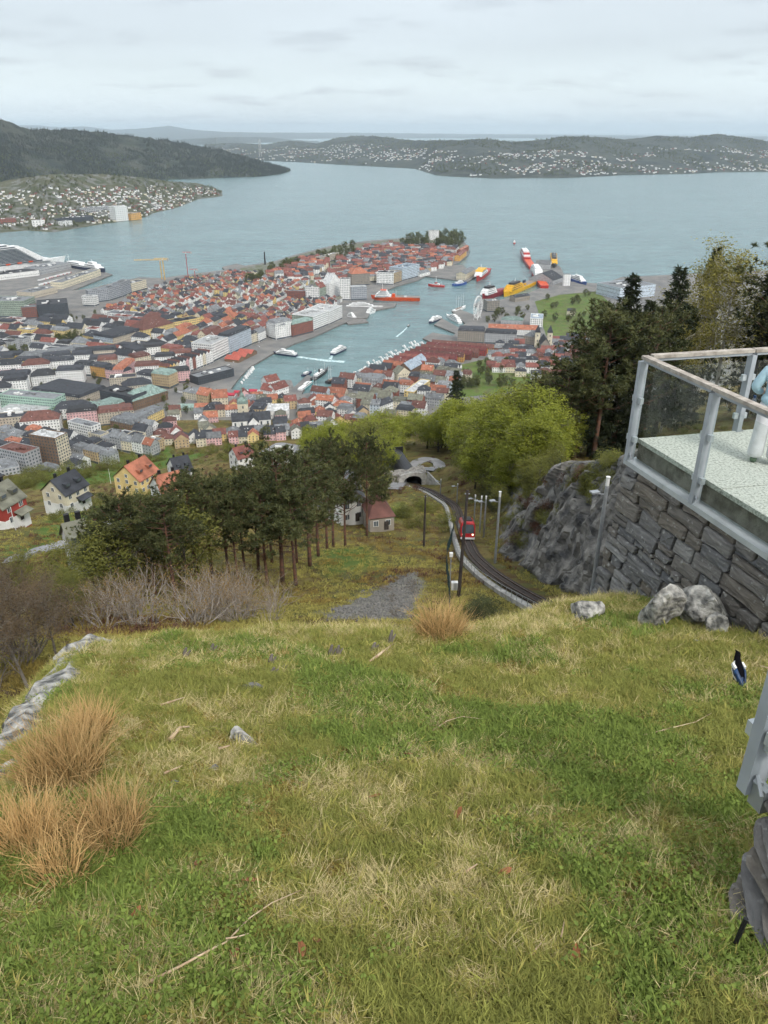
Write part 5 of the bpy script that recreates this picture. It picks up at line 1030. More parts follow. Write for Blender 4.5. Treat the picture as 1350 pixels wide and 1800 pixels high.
# pleasure boats along the quays: one builder, copies
pb = ship('motor_boat', 'small white motor boat moored along the wharf quay', (640, 650), (645, 647), 4, 1.6, 'white', [(-.35, .2, .75, 1.5, 1.5, 'white'), (-.2, .05, .6, 3.0, 1.2, 'white')], 'boat', 'motor boats along the wharf', L=11)
br = random.Random(3)
def boats(A, B, n, off_, grp, lab):
    for i in range(n):
        t = (i + br.uniform(.2, .8)) / n; p = flat(A[0] + (B[0] - A[0]) * t, A[1] + (B[1] - A[1]) * t + off_, 0); c = copy_tree(pb); c.location = (p[0], p[1], 0); c.rotation_euler = (0, 0, br.uniform(-.3, .3) + 2.2); k = br.uniform(.55, .95); c.scale = (k, k, k); c['label'] = lab; c['group'] = grp
boats((622, 662), (742, 608), 20, -5, 'motor boats along the wharf', 'small white motor boat moored along the wharf quay'); boats((640, 650), (735, 607), 9, -8, 'motor boats along the wharf', 'small white motor boat moored along the wharf quay')
boats((424, 668), (446, 640), 8, 6, 'motor boats at the market quay', 'small white motor boat moored below the market hall'); boats((420, 690), (470, 693), 5, -3, 'motor boats by the red stalls', 'small white motor boat moored by the red market stalls')
# wakes
M['foam'] = mat('wake_foam', (.62, .72, .73), .7, .2, .25, (.20, .34, .36), world=True, band=(.42, .6), detail=6)
def wake(pxs, w0, w1, lab):
    P = np.array([flat(*q, z=.06) for q in pxs]); t = np.linspace(0, len(P) - 1, 40); Q = np.stack([np.interp(t, range(len(P)), P[:, i]) for i in range(2)], 1); n = unit(np.stack([-np.gradient(Q[:, 1]), np.gradient(Q[:, 0])], 1)); w_ = np.linspace(w0, w1, 40)[:, None] * (1 + .5 * fbm(np.arange(40) / 3., np.zeros(40), 2, 5))[:, None]
    V = np.concatenate([np.c_[Q + n * w_, np.full(40, .06)], np.c_[Q - n * w_, np.full(40, .06)]]); i = np.arange(39)[:, None]; tag(link('boat_wake', npmesh('boat_wake', V, np.concatenate([i, i + 1, i + 41, i + 40], 1), M['foam'])), lab, 'wake', None, 'stuff')
wake([(521, 627), (545, 630), (575, 634), (606, 636)], 3, 6, 'white foaming wake behind the fast ferry'); wake([(716, 575), (708, 583), (697, 592)], .8, 2.2, 'thin white wake behind the speedboat'); wake([(584, 625), (580, 632)], 1.5, 3, 'short foam patch behind the turning catamaran')
# church with copper spire
def church():
    p = flat(429, 742, 4); r = tag(empty('church', p, R(12)), 'white church with slate roof and square tower topped by a green copper spire', 'church')
    t = MB(); t.box((0, 0, 11), (12, 12, 26)); t.build('tower', M['w_cream'], r); s = loft([[(x * k, y * k, z) for x, y in ((-1, -1), (1, -1), (1, 1), (-1, 1))] for k, z in ((6.3, 24), (5.8, 27), (2.6, 31), (2.4, 33), (1.0, 36), (.15, 47))]); sp_ = s.build('spire', M['r_copper'], r)
    for z in (6, 14, 20): MB().box((0, -6.03, z), (1.6, .1, 3)).build('tower_window', M['pane'], r)
    for nm, (L, W, H, x, y, rz_) in dict(nave=(44, 14, 9, 8, -14, 0), transept=(34, 12, 9, 10, -14, 1.571)).items():
        wl, rf, wn, ch = bparts(L, W, H, 'gable', 1, rng, ww=2, wh=4.5, sp=7, pitch=1.1, chim=0); a = wl.build(nm, [M['w_white'], M['w_white']], r, (x, y, 0), rz_); rf.build('roof', [M['r_slate'], M['frame']], a); wn.build('window', M['pane'], a)
church()
def twin():
    p = flat(955, 612, 4); r = tag(empty('church', p, R(-5)), 'pale stone church with twin towers and slate pointed caps', 'church')
    for s in (-1, 1):
        t = MB(); t.box((s * 9.5, 10, 10), (7.5, 7.5, 26)); tw = t.build('tower', M['w_cream'], r); loft([[(s * 9.5 + x * k, 10 + y * k, z) for x, y in ((-1, -1), (1, -1), (1, 1), (-1, 1))] for k, z in ((4.3, 22.8), (.2, 34))]).build('cap', M['r_slate'], tw)
        for z in (10, 18): MB().box((s * 9.5, 6.2, z), (1.6, .1, 2.6)).build('window', M['pane'], tw)
    wl, rf, wn, ch = bparts(14, 34, 11, 'gablex', 1, rng, ww=1.5, wh=4, sp=6, pitch=1.3, chim=0); a = wl.build('nave', [M['w_stone'], M['w_stone']], r, (0, -6, 0)); rf.build('roof', [M['r_slate'], M['frame']], a); wn.build('window', M['pane'], a)
twin()
# boathouse restaurants on the market pier
for ax, ay, bx, by, ev, lab in ((458, 694, 478, 698, 684, 'white wharf house with red gable roof on the market pier, towards the stalls'), (484, 698, 508, 690, 684, 'white wharf house with red roof on the market pier, towards the boats'), (470, 683, 492, 678, 672, 'white wharf house with red roof at the outer end of the market pier')):
    c, rz, L, H = facade(ax, ay, bx, by, ev, 15, 2.5); make_house('wharf_restaurant', c, rz, bparts(L, 15, min(H, 9), 'gable', 2, rng, pitch=.9, sky=2), 'white', 'red', lab, 'restaurant')
MB().prism([flat(*q)[:2] for q in ((452, 690), (470, 668), (512, 668), (520, 690), (506, 702), (462, 702))], -3, 2.3).build('market_pier', M['quay'])['kind'] = 'structure'
# red market stalls and quay sheds
M['canvas_red'] = mat('red_canvas', (.42, .035, .06), .7, .15, .5); M['shed_red'] = mat('red_tin_roof', (.42, .10, .07), .6, .15, .5)
for i in range(7):
    px = 368 + 13 * i; p = flat(px, 697 - 1.2 * i + (i % 2) * 3, 2.5); r = tag(empty('market_stall', p, R(-6)), 'red canopied stall in the fish market row', 'market stall', 'red fish market stalls'); mb = MB(); x, y, h = 5.6, 5, 3
    mb.add([(-x, -y, h), (x, -y, h), (x, 0, h + 1.6), (-x, 0, h + 1.6), (-x, y, h), (x, y, h)], [(0, 1, 2, 3), (3, 2, 5, 4)]); mb.add([(-x, -y, h - .8), (x, -y, h - .8), (x, -y, h), (-x, -y, h)], [(0, 1, 2, 3)]); mb.build('canopy', M['canvas_red'], r); MB().box((0, 0, .6), (10, 8, 1.2)).build('counter', M['frame'], r)
    for a in (-1, 1):
        for b in (-1, 1): MB().tube([(a * 5.4, b * 4.8, 0), (a * 5.4, b * 4.8, 3)], .1, 5).build('post', M['frame'], r)
for i in range(3):
    c, rz, L, H = facade(421 + 11 * i, 638 - 5.5 * i, 431 + 11 * i, 633 - 5.5 * i, 632 - 5.5 * i, 26, 2.5); r = tag(empty('quay_shed', c, rz), 'open quay shed with red tin gable roof in a row of three', 'shed', 'red roofed quay sheds'); wl, rf, wn, ch = bparts(L, 24, 4, 'gablex', 1, rng, chim=0, pitch=.5); wl.build('wall', [M['w_brown']] * 2, r); rf.build('roof', M['shed_red'], r)
# big wheel
p = flat(839, 561, 2.5); r = tag(empty('ferris_wheel', p, R(62)), 'white ferris wheel with gondolas on the festival quay', 'ferris wheel'); Rw = 19; hub = (0, 0, 22)
rim = MB()
for s in (-1.2, 1.2): rim.tube([(Rw * math.cos(t), s, 22 + Rw * math.sin(t)) for t in np.linspace(0, 2 * math.pi, 33)], .35, 5)
rim.build('rim', M['s_white'], r)
for k in range(16): t = k * math.pi / 8; MB().tube([hub, (Rw * math.cos(t), 0, 22 + Rw * math.sin(t))], .22, 4).build('spoke', M['s_white'], r)
for k in range(24): t = k * math.pi / 12; MB().box(((Rw + .2) * math.cos(t), 0, 21 + Rw * math.sin(t)), (2, 2, 2.2)).build('gondola', M['s_white'], r)
for a in (-1, 1):
    for s in (-1, 1): MB().tube([(a * 9, s * 3.5, 0), (0, s * 1.6, 22)], .5, 5).build('leg', M['s_white'], r)
# cranes, chimney, silos, bridge pylons
def crane(px, yb, yt, j0, j1, lab, m='s_yellow', w_=1.6):
    p = flat(px, yb, 2.5); H = aty(px, yt, p[1])[2] - p[2]; s = p[1] / F * 1.09; r = tag(empty('tower_crane', p, R(4)), lab, 'tower crane')
    mb = MB()
    for a in (-1, 1):
        for b in (-1, 1): mb.tube([(a * w_ / 2, b * w_ / 2, 0), (a * w_ / 2, b * w_ / 2, H)], .22, 4)
    for k in range(int(H / 3)): mb.tube([(-w_ / 2, -w_ / 2, 3 * k), (w_ / 2, -w_ / 2, 3 * k + 3)], .15, 3); mb.tube([(w_ / 2, w_ / 2, 3 * k), (-w_ / 2, w_ / 2, 3 * k + 3)], .15, 3)
    mb.build('mast', M[m], r); x0, x1 = (j0 - px) * s, (j1 - px) * s; mb = MB()
    for y_, z_ in ((-.9, 0), (.9, 0), (0, 1.8)): mb.tube([(x0, y_, H + z_), (x1, y_, H + z_)], .22, 4)
    n = int(abs(x1 - x0) / 3)
    for k in range(n): xx = x0 + (x1 - x0) * k / n; mb.tube([(xx, -.9, H), (xx + (x1 - x0) / n / 2, 0, H + 1.8), (xx + (x1 - x0) / n, .9, H)], .14, 3)
    mb.build('jib', M[m], r); MB().box((0, -1.4, H - 1), (2, 2, 2.4)).build('cab', M['frame'], r); MB().box((x1 * .9, 0, H - 1), (4, 2.2, 2.6)).build('counterweight', M['concrete'], r)
crane(285, 491, 457, 246, 298, 'yellow tower crane with long jib by the west shore'); crane(290, 492, 455, 277, 299, 'second yellow tower crane beside the long jib one'); crane(331, 489, 444, 326, 340, 'thin red and white crane over the western roofs', 's_red', 1.1); crane(344, 497, 474, 336, 349, 'small red crane among the western roofs', 's_red', 1.1)
p = flat(466, 465, 4); r = tag(empty('factory_chimney', p), 'tall dark factory chimney on the west shore', 'chimney'); Hc_ = aty(466, 443, p[1])[2] - 4; MB().tube([(0, 0, 0), (0, 0, Hc_)], [2.2, 1.6], 10).build('stack', M['s_black'], r); MB().tube([(0, 0, Hc_ - 2), (0, 0, Hc_ + .3)], [1.9, 2.0], 10).build('rim', M['s_black'], r)
for i, px in enumerate((991, 995, 999)):
    p = flat(px, 502, 2.5); r = tag(empty('silo', p), 'white cylindrical silo on the outer quay', 'silo', 'quay silos'); MB().tube([(0, 0, 0), (0, 0, 24)], 3.4, 14).build('tank', M['s_white'], r, smooth=False); MB().tube([(0, 0, 24), (0, 0, 26)], [3.5, .6], 14).build('cap', M['r_grey'], r)
for px, yb, yt in ((458, 279, 244),):
    p = flat(px, yb, 0); H = aty(px, yt, p[1])[2]; r = tag(empty('bridge_pylon', p), 'grey suspension bridge pylon between mountain and far shore', 'bridge pylon')
    for s in (-1, 1): MB().tube([(s * 12, 0, -3), (s * 8, 0, H)], [5, 3.5], 6).build('leg', M['concrete'], r)
    for k in (.45, .7, .97): MB().box((0, 0, H * k), (20, 5, 7)).build('cross_beam', M['concrete'], r)
# trucks on the harbour forecourt
tk = tag(empty('truck', flat(50, 505)), 'parked trailer truck on the harbour forecourt', 'truck', 'trucks on the harbour forecourt'); MB().box((0, 0, 2.4), (13, 2.6, 3)).build('trailer', M['s_white'], tk); MB().box((7.8, 0, 1.9), (2.2, 2.5, 2.9)).build('cab', M['s_red'], tk)
for x in (-4, -2.5, 5.5, 7.8): MB().tube([(x, -1.3, .5), (x, 1.3, .5)], .5, 8).build('axle', M['black'], tk)
for i in range(24):
    p = flat(72 + 3.4 * (i % 15) + br.uniform(-1, 1), (494 - .9 * (i % 15)) + (8 if i > 14 else 0), 2.5); c = copy_tree(tk) if i else tk; c.location = p; c.rotation_euler = (0, 0, R(70) + br.uniform(-.05, .05))
# piers
for q, nm in (([(502, 699), (512, 700), (549, 663), (541, 659)], 'timber_pier'), ([(605, 562), (640, 560), (648, 566), (612, 570)], 'floating_stage')): MB().prism([flat(*k, z=2)[:2] for k in q], -2, 2.2).build(nm, M['quay'])['kind'] = 'structure'
# cars on the quay streets
cc = None
for i in range(60):
    A, B = (((300, 690), (405, 692)), ((455, 610), (395, 645)), ((640, 660), (758, 610)), ((20, 520), (110, 512)), ((560, 700), (640, 664)))[i % 5]; t = br.random(); p = flat(A[0] + (B[0] - A[0]) * t, A[1] + (B[1] - A[1]) * t + br.uniform(-1, 1), 2.55)
    if not is_free(p[0], p[1], 2): continue
    if cc is None: cc = True; small_car(p, br.uniform(0, 3), M['s_white'], 'car on the quayside streets'); cobj = [o for o in bpy.data.objects if o.name.startswith('parked_car') and o.parent is None][-1]; cobj['group'] = 'cars on the quay streets'; cobj['label'] = 'pale car on the quayside streets'
    else: c = copy_tree(cobj); c.location = p; c.rotation_euler = (0, 0, br.uniform(0, 3))
# ------------------------------------------------------------------ viewing deck, stone wall
def stone_mat():
    m = bpy.data.materials.new('wall_stone'); m.use_nodes = True; t = m.node_tree; b = t.nodes['Principled BSDF']; b.inputs['Roughness'].default_value = .85
    tc_ = t.nodes.new('ShaderNodeTexCoord'); mp = t.nodes.new('ShaderNodeMapping'); mp.inputs['Scale'].default_value = (3, 3, 16); t.links.new(tc_.outputs['Object'], mp.inputs[0])
    oi = t.nodes.new('ShaderNodeObjectInfo'); ad = t.nodes.new('ShaderNodeVectorMath'); t.links.new(mp.outputs[0], ad.inputs[0])
    sc_ = math_node(t, 'MULTIPLY', oi.outputs['Random'], 40.0); t.links.new(sc_, ad.inputs[1])
    n = t.nodes.new('ShaderNodeTexNoise'); n.inputs['Scale'].default_value = 1.6; n.inputs['Detail'].default_value = 8; t.links.new(ad.outputs[0], n.inputs['Vector'])
    n2 = t.nodes.new('ShaderNodeTexNoise'); n2.inputs['Scale'].default_value = 14; n2.inputs['Detail'].default_value = 6; t.links.new(tc_.outputs['Object'], n2.inputs['Vector'])
    base = ramp(t, oi.outputs['Random'], [(0, (.14, .142, .145)), (.3, (.21, .205, .195)), (.55, (.20, .175, .14)), (.75, (.16, .15, .135)), (1, (.32, .315, .30))])
    c = mixrgb(t, ramp(t, n.outputs[0], [(.3, 0), (.7, 1)]), mixrgb(t, 1.0, base, (.5, .5, .52), 'MULTIPLY'), base)
    c = mixrgb(t, ramp(t, n2.outputs[0], [(.60, 0), (.72, .8)]), c, (.36, .36, .34))
    t.links.new(c, b.inputs['Base Color']); bn = t.nodes.new('ShaderNodeBump'); bn.inputs['Strength'].default_value = .9; bn.inputs['Distance'].default_value = .03
    t.links.new(math_node(t, 'ADD', n.outputs[0], math_node(t, 'MULTIPLY', n2.outputs[0], .5)), bn.inputs['Height']); t.links.new(bn.outputs[0], b.inputs['Normal']); return m
M['stone'] = stone_mat()
M['terrazzo'] = mat('speckled_concrete', (.56, .565, .515), .8, .1, 28, (.30, .315, .28), bump=.3, bscale=60, dist=.01, band=(.36, .56), detail=5)
M['postgrey'] = mat('grey_steel_paint', (.36, .39, .42), .45, .08, 3, spec=.5)
M['railwood'] = mat('weathered_wood', (.43, .39, .34), .8, .2, 9, (.27, .235, .2), bump=.4, bscale=40, dist=.01)
M['edgeconc'] = mat('stained_concrete', (.20, .19, .165), .9, .25, 5, (.10, .095, .08), bump=.4)
M['flash'] = mat('metal_flashing', (.52, .56, .58), .4, .08, 3, metal=.3)
def glass_mat():
    m = bpy.data.materials.new('railing_glass'); m.use_nodes = True; t = m.node_tree; b = t.nodes['Principled BSDF']; out = t.nodes['Material Output']
    b.inputs['Base Color'].default_value = (.80, .88, .85, 1); b.inputs['Roughness'].default_value = .04
    tr = t.nodes.new('ShaderNodeBsdfTransparent'); tr.inputs[0].default_value = (.925, .95, .94, 1); gl = t.nodes.new('ShaderNodeBsdfGlossy'); gl.inputs['Roughness'].default_value = .05
    lw = t.nodes.new('ShaderNodeLayerWeight'); lw.inputs[0].default_value = .5; mx = t.nodes.new('ShaderNodeMixShader'); t.links.new(math_node(t, 'ADD', math_node(t, 'MULTIPLY', math_node(t, 'POWER', lw.outputs['Facing'], 5.0), .5), .025), mx.inputs[0])
    t.links.new(tr.outputs[0], mx.inputs[1]); t.links.new(gl.outputs[0], mx.inputs[2]); t.links.new(mx.outputs[0], out.inputs[0]); return m
M['glass'] = glass_mat()
DZ = HC - 4.36; FZ = HC - 4.72
K0 = np.array((3.9, 11.35)); EA = np.array((.88, -3.0)); EA /= np.hypot(*EA); EB = np.array((2.0, .42)); EB /= np.hypot(*EB); NO = np.array((-EA[1] * -1, EA[0] * -1)); NO = np.array((EA[1], -EA[0]))  # outward normal of the front edge
if NO[0] > 0: NO = -NO
dk = tag(empty('viewing_deck', (*K0, DZ)), 'pale speckled concrete viewing deck with metal edge strip', 'viewing deck')
def L2(p): return (p[0] - K0[0], p[1] - K0[1])
q = [K0 - NO * .16 + EB * 0, K0 + EA * 9 - NO * .16, K0 + EA * 9 + EB * 9, K0 + EB * 9]
for i in range(4):   # slabs of the floor with a joint between
    a0, a1 = ((0, 1.98), (2.0, 4.28), (4.3, 6.58), (6.6, 9))[i]
    MB().prism([L2(K0 + EA * a0 - NO * .12), L2(K0 + EA * a1 - NO * .12), L2(K0 + EA * a1 + EB * 9), L2(K0 + EA * a0 + EB * 9)], -.07, 0).build('floor_slab', M['terrazzo'], dk)
MB().prism([L2(K0 - NO * .14 + EB * .0), L2(K0 + EA * 9 - NO * .14), L2(K0 + EA * 9 + EB * 9), L2(K0 + EB * 9)], -.5, -.075).build('edge_beam', M['edgeconc'], dk)
for a0, a1 in ((-.05, 1.0), (1.01, 3.2), (3.21, 6), (6.01, 9)): MB().prism([L2(K0 + EA * a0 + NO * .06), L2(K0 + EA * a1 + NO * .06), L2(K0 + EA * a1 - NO * .2), L2(K0 + EA * a0 - NO * .2)], FZ - DZ - .06, FZ - DZ + .02).build('edge_strip', M['flash'], dk)
def railing(name, P, dirs, lab, zb, zt, n, first=True, step=1.65, half=False):
    r = tag(empty(name, (*P, zb)), lab, 'railing'); H = zt - zb; rz = math.atan2(dirs[1], dirs[0]); r.rotation_euler = (0, 0, rz)
    for i in range(0 if first else 1, n + 1):
        x = i * step; p = MB(); p.box((x, 0, H / 2 - .06), (.075, .13, H + .0)); po_ = p.build('post', M['postgrey'], r)
        for s in (-1, 1):
            for z in (.32, .95):
                c = MB(); c.box((x + s * .075, 0, z), (.07, .06, .09)); c.build('glass_clamp', M['flash'], po_)
        c = MB(); c.tube([(x + .05, -.03, .1), (x + .13, -.05, .02)], .012, 6); c.tube([(x + .05, -.03, .06), (x + .09, -.03, .06)], .02, 8); c.build('bracket', M['galv'], po_)
    for i in range(n):
        x0, x1 = i * step, (i + 1) * step; MB().box(((x0 + x1) / 2, 0, H / 2 - .07), (step - .17, .014, H - .2)).build('glass_pane', M['glass'], r)
        g = MB(); g.box(((x0 + x1) / 2, 0, H + .005), (step - .02, .11, .05)); w_ = g.build('handrail', M['railwood'], r); MB().box(((x0 + x1) / 2, 0, H - .045), (step - .1, .07, .035)).build('rail_bar', M['postgrey'], w_)
    return r
railing('glass_railing', K0 + NO * .0, EA, 'glass railing with grey posts along the wall edge of the deck', HC - 4.66, HC - 3.05, 5)
railing('glass_railing', K0 + EB * .12 , EB, 'glass railing with grey posts along the wooded edge of the deck', HC - 4.42, HC - 3.05, 4, False, 1.72)
# dry stone retaining wall: every stone a part
wallT = tag(empty('stone_wall', (*K0, FZ)), 'grey rubble stone retaining wall carrying the deck', 'stone wall'); wallT.rotation_euler = (0, 0, math.atan2(EA[1], EA[0]))
# local x along the wall, -y outward when NO is to the right of EA
sgn = 1 if (NO @ np.array((-EA[1], EA[0]))) > 0 else -1
wr = random.Random(4)
def stone(pts, out, parent, name='stone', m='stone', sgn=sgn, thick=.3):
    """pts: outline in (along, height); a chamfered block pushed out of the wall face"""
    cx_ = sum(p[0] for p in pts) / len(pts); cz_ = sum(p[1] for p in pts) / len(pts); n = len(pts); V = []
    bat = lambda z: -.13 * z
    for k, (ins, o) in enumerate(((0, -thick), (0, out - .022), (.007, out - .006), (.022, out))):
        for p in pts:
            dx, dz = cx_ - p[0], cz_ - p[1]; l = math.hypot(dx, dz) or 1; x_ = p[0] + dx / l * min(ins, l * .4); z_ = p[1] + dz / l * min(ins, l * .4)
            V.append((x_ - cx_, sgn * (o + bat(z_) + (wr.uniform(-.012, .012) if k > 1 else 0)), z_ - cz_))
    f = [(r_ * n + i, r_ * n + (i + 1) % n, (r_ + 1) * n + (i + 1) % n, (r_ + 1) * n + i) for r_ in range(3) for i in range(n)]; c = len(V); V.append((0, sgn * (out + .012 + bat(cz_)), 0)); f += [(3 * n + i, 3 * n + (i + 1) % n, c) for i in range(n)]
    if sgn > 0: f = [q[::-1] for q in f]
    return MB().add(V, f).build(name, M[m], parent, (cx_, 0, cz_))
def course_wall(parent, L, D, seed, hmin=.11, hmax=.30, lmin=.25, lmax=.95, low=None):
    r = random.Random(seed); z = -.03; lines = [lambda s, a=z: a]
    zs = [z]
    while zs[-1] > -D: zs.append(zs[-1] - r.uniform(hmin, hmax))
    wob = [[r.uniform(-.045, .045) for _ in range(40)] if k else [0] * 40 for k in range(len(zs))]
    zl = lambda k, s: zs[k] + float(np.interp(s, np.arange(40) * .5, wob[k]))
    for k in range(len(zs) - 1):
        s = -.02 + r.uniform(0, .05)
        while s < L:
            e = s + r.uniform(lmin, lmax) * (1 if zs[k] - zs[k + 1] > .17 else .75); sk0, sk1 = r.uniform(-.05, .05), r.uniform(-.05, .05); g = .005; mids = (s + e) / 2
            if not low or zs[k] > low(mids):
                t0, t1, b0, b1 = zl(k, s) - g, zl(k, e) - g, zl(k + 1, s) + g, zl(k + 1, e) + g; cc = .018
                if r.random() < .22 and t0 - b0 > .18:      # split in two thin slabs
                    m0, m1 = (t0 + b0) / 2 + r.uniform(-.03, .03), (t1 + b1) / 2 + r.uniform(-.03, .03); Q = [(t0, t1, m0 + .008, m1 + .008), (m0 - .008, m1 - .008, b0, b1)]
                else: Q = [(t0, t1, b0, b1)]
                for (A, B, C_, D_) in Q:
                    j = lambda: r.uniform(0, .022); x0, x1 = s + g, e - g
                    stone([(x0 + cc + j(), A), ((x0 + x1) / 2, (A + B) / 2 + r.uniform(-.02, .008)), (x1 - cc - j(), B), (x1 - r.uniform(0, .015), B - cc - j()), (x1 - r.uniform(0, .03), D_ + cc + j()), (x1 - cc - j(), D_), ((x0 + x1) / 2, (C_ + D_) / 2 + r.uniform(-.008, .02)), (x0 + cc + j(), C_), (x0 + r.uniform(0, .03), C_ + cc), (x0 + r.uniform(0, .015), A - cc)], r.uniform(.0, .06), parent)
            s = e
course_wall(wallT, 5.6, 2.9, 3, low=lambda s: -2.75 + .42 * s)
MB().prism([(-.0, -.25 * sgn), (8, -.25 * sgn), (8, -1.2 * sgn), (.0, -1.2 * sgn)], -4.5, -.03).build('core', M['black'], wallT)
for k in range(9): stone([(.0, 0), (.3, 0), (.3, -.25), (0, -.25)], .02, wallT); o = wallT.children[-1]; o.location = (-.08 + .02 * k, .35 * -sgn * -1 if 0 else sgn * (-.55), -.2 - k * .28); o.rotation_euler = (0, 0, sgn * 1.57)
# boulders
def rock_mesh(name, s, dims, seed, m, sub=4, rough=.25, cut=(.45, .8)):
    bm = bmesh.new(); bmesh.ops.create_icosphere(bm, subdivisions=sub, radius=1); r = np.random.RandomState(seed)
    cuts = [(unit(r.normal(0, 1, 3)), r.uniform(*cut)) for _ in range(13)]
    for v in bm.verts:
        p = np.array(v.co)
        for n, d in cuts:
            k = p @ n
            if k > d: p = p - n * (k - d) * .92
        p = p * (1 + rough * fbm(np.array([p[0] * 1.7 + p[2] + seed]), np.array([p[1] * 1.7 - p[2] * 1.3]), 4, seed)[0])
        v.co = Vector(p * np.array(dims))
    me = bpy.data.meshes.new(name); bm.to_mesh(me); bm.free(); me.materials.append(M[m]); return me
def place_rock(name, px, py, dims, seed, lab, m='gneiss', rz=0, sink=.25, cat='rock', grp=None, tilt=0, fn=ground, t0=2.5):
    p = hit(px, py, t0, fn); o = link(name, rock_mesh(name, 1, dims, seed, m), None, (p[0], p[1], p[2] + dims[2] * (1 - 2 * sink))); o.rotation_euler = (tilt, 0, rz); return tag(o, lab, cat, grp)
place_rock('boulder', 1222, 1100, (.46, .32, .42), 3, 'large pale lichened boulder built into the wall foot', rz=-1.0, sink=.12); place_rock('boulder', 1160, 1104, (.27, .24, .5), 5, 'upright pale boulder leaning on the wall foot', rz=.4, sink=.2, tilt=.3)
place_rock('boulder', 1256, 1116, (.2, .17, .22), 8, 'small pale rock beside the large boulder', sink=.3); place_rock('boulder', 1028, 1088, (.28, .24, .26), 29, 'broken grey block with moss at the brink by the wall corner', sink=.25)
for px, py, d, sd_, lab in ((430, 1305, (.34, .11, .06), 12, 'long mossy stone lying in the sloping turf'), (445, 1212, (.17, .10, .08), 13, 'bluish grey slab half buried in the turf'), (1193, 1628, (.055, .035, .025), 14, 'small blue grey stone near the wall end'), (377, 1352, (.07, .05, .03), 15, 'grey pebble below the mossy stone'), (310, 1385, (.09, .05, .04), 16, 'brown grey stone by the rushes'), (505, 1180, (.08, .06, .06), 17, 'dark clod in the turf near the stumps'), (813, 1585, (.02, .015, .012), 18, 'tiny white stone in the near turf'), (1105, 1792, (.035, .03, .02), 19, 'pale pebble in the turf below the wall end'), (690, 1480, (.03, .02, .015), 20, 'flat grey pebble in the middle turf'), (590, 1238, (.06, .05, .035), 21, 'pale stone on the mossy hump'), (1225, 1130, (.07, .05, .05), 22, 'white pebble below the boulders'), (745, 1128, (.16, .06, .05), 23, 'grey stone under the rush clump'), (1045, 1794, (.04, .03, .02), 24, 'blue grey pebble beside the pale one')):
    place_rock('stone', px, py, d, sd_, lab, m='gneiss' if sd_ in (12, 18, 19, 21, 22) else 'rock', sink=.42, rz=sd_ * .7)
# rock ledge along the brink
mb = MB(); P = [np.array((*kpt(*q_), 0)) for q_ in [(-70, 1415), (-20, 1350), (15, 1300), (50, 1248), (85, 1205), (112, 1165), (135, 1138), (170, 1122), (210, 1118)]]
tt = np.linspace(0, len(P) - 1, 90); Q = np.stack([np.interp(tt, range(len(P)), [p[i] for p in P]) for i in range(2)], 1); lr = np.random.RandomState(5); V = []
nn = unit(np.stack([-np.gradient(Q[:, 1]), np.gradient(Q[:, 0])], 1)); 
for i in range(len(Q)):
    for k, (o_, z_) in enumerate(((-.55, -.25), (-.34, -.01), (-.15, .05), (.10, .0), (.32, -.22), (.5, -.8), (.6, -1.8), (.75, -3.2))):
        f = fbm(np.array([Q[i, 0] * 1.6 + k]), np.array([Q[i, 1] * 1.6 + k * .7]), 3, 60)[0]; f2 = _h(np.array([math.floor(i / 4)]), np.array([k]), 61)[0] - .5; o2 = o_ + .22 * f + .1 * f2
        x_, y_ = Q[i, 0] + nn[i, 0] * o2, Q[i, 1] + nn[i, 1] * o2; V.append((x_, y_, float(kplane(x_, y_)) + z_ + .12 * f + .08 * f2 - .03 - .25 * (i < 8) - .2 * max(0, (i - 80) / 9)))
tag(link('rock_ledge', npmesh('rock_ledge', V, grid_faces(len(Q), 8), M['gneiss'], smooth=False)), 'pale lichened rock ledge along the brink beside the rushes', 'rock ledge')
# end of the nearer wall: leaning slabs and the railing post on it
nw = tag(empty('stone_wall', (2.0, 2.9, HC - 3.8)), 'near wall end of thick leaning slate slabs under a steel post', 'stone wall'); 
for k in range(9):
    f = k / 8; c = np.array((1.79 + .27 * f + wr.uniform(-.03, .03), 2.72 + .26 * f + wr.uniform(-.05, .05), HC - 3.74 + .46 * f)); o = link('slab', rock_mesh('slab', 1, (wr.uniform(.6, .8), .36, .045), 70 + k, 'stone', 4, .10, (.78, .97)), nw)
    c[:2] += EA * .52 - NO * .30; o.location = c - np.array(nw.location); o.rotation_euler = (wr.uniform(-.06, .06), .05 + wr.uniform(-.03, .03), math.atan2(EA[1], EA[0]) + wr.uniform(-.06, .06))
pr = ray(1322, 1372) * 4.4; pb = np.array((pr[0], pr[1], HC + pr[2]))
r = railing('glass_railing', pb[:2], EA, 'end of the near glass railing with thick grey post', pb[2], pb[2] + 1.35, 1, True, 1.5)
MB().box((.08, .0, -.04), (.1, .06, .16)).build('foot_bracket', M['galv'], r); MB().box((.09, -.02, .38), (.08, .07, .08)).build('glass_clamp', M['flash'], r)
p = hit(1287, 1670, 2.5, ground); tag(MB().tube([p - np.array((0, 0, .05)), p + np.array((.02, 0, .24))], .012, 6).build('steel_peg', M['black']), 'thin black peg standing before the near wall end', 'peg')

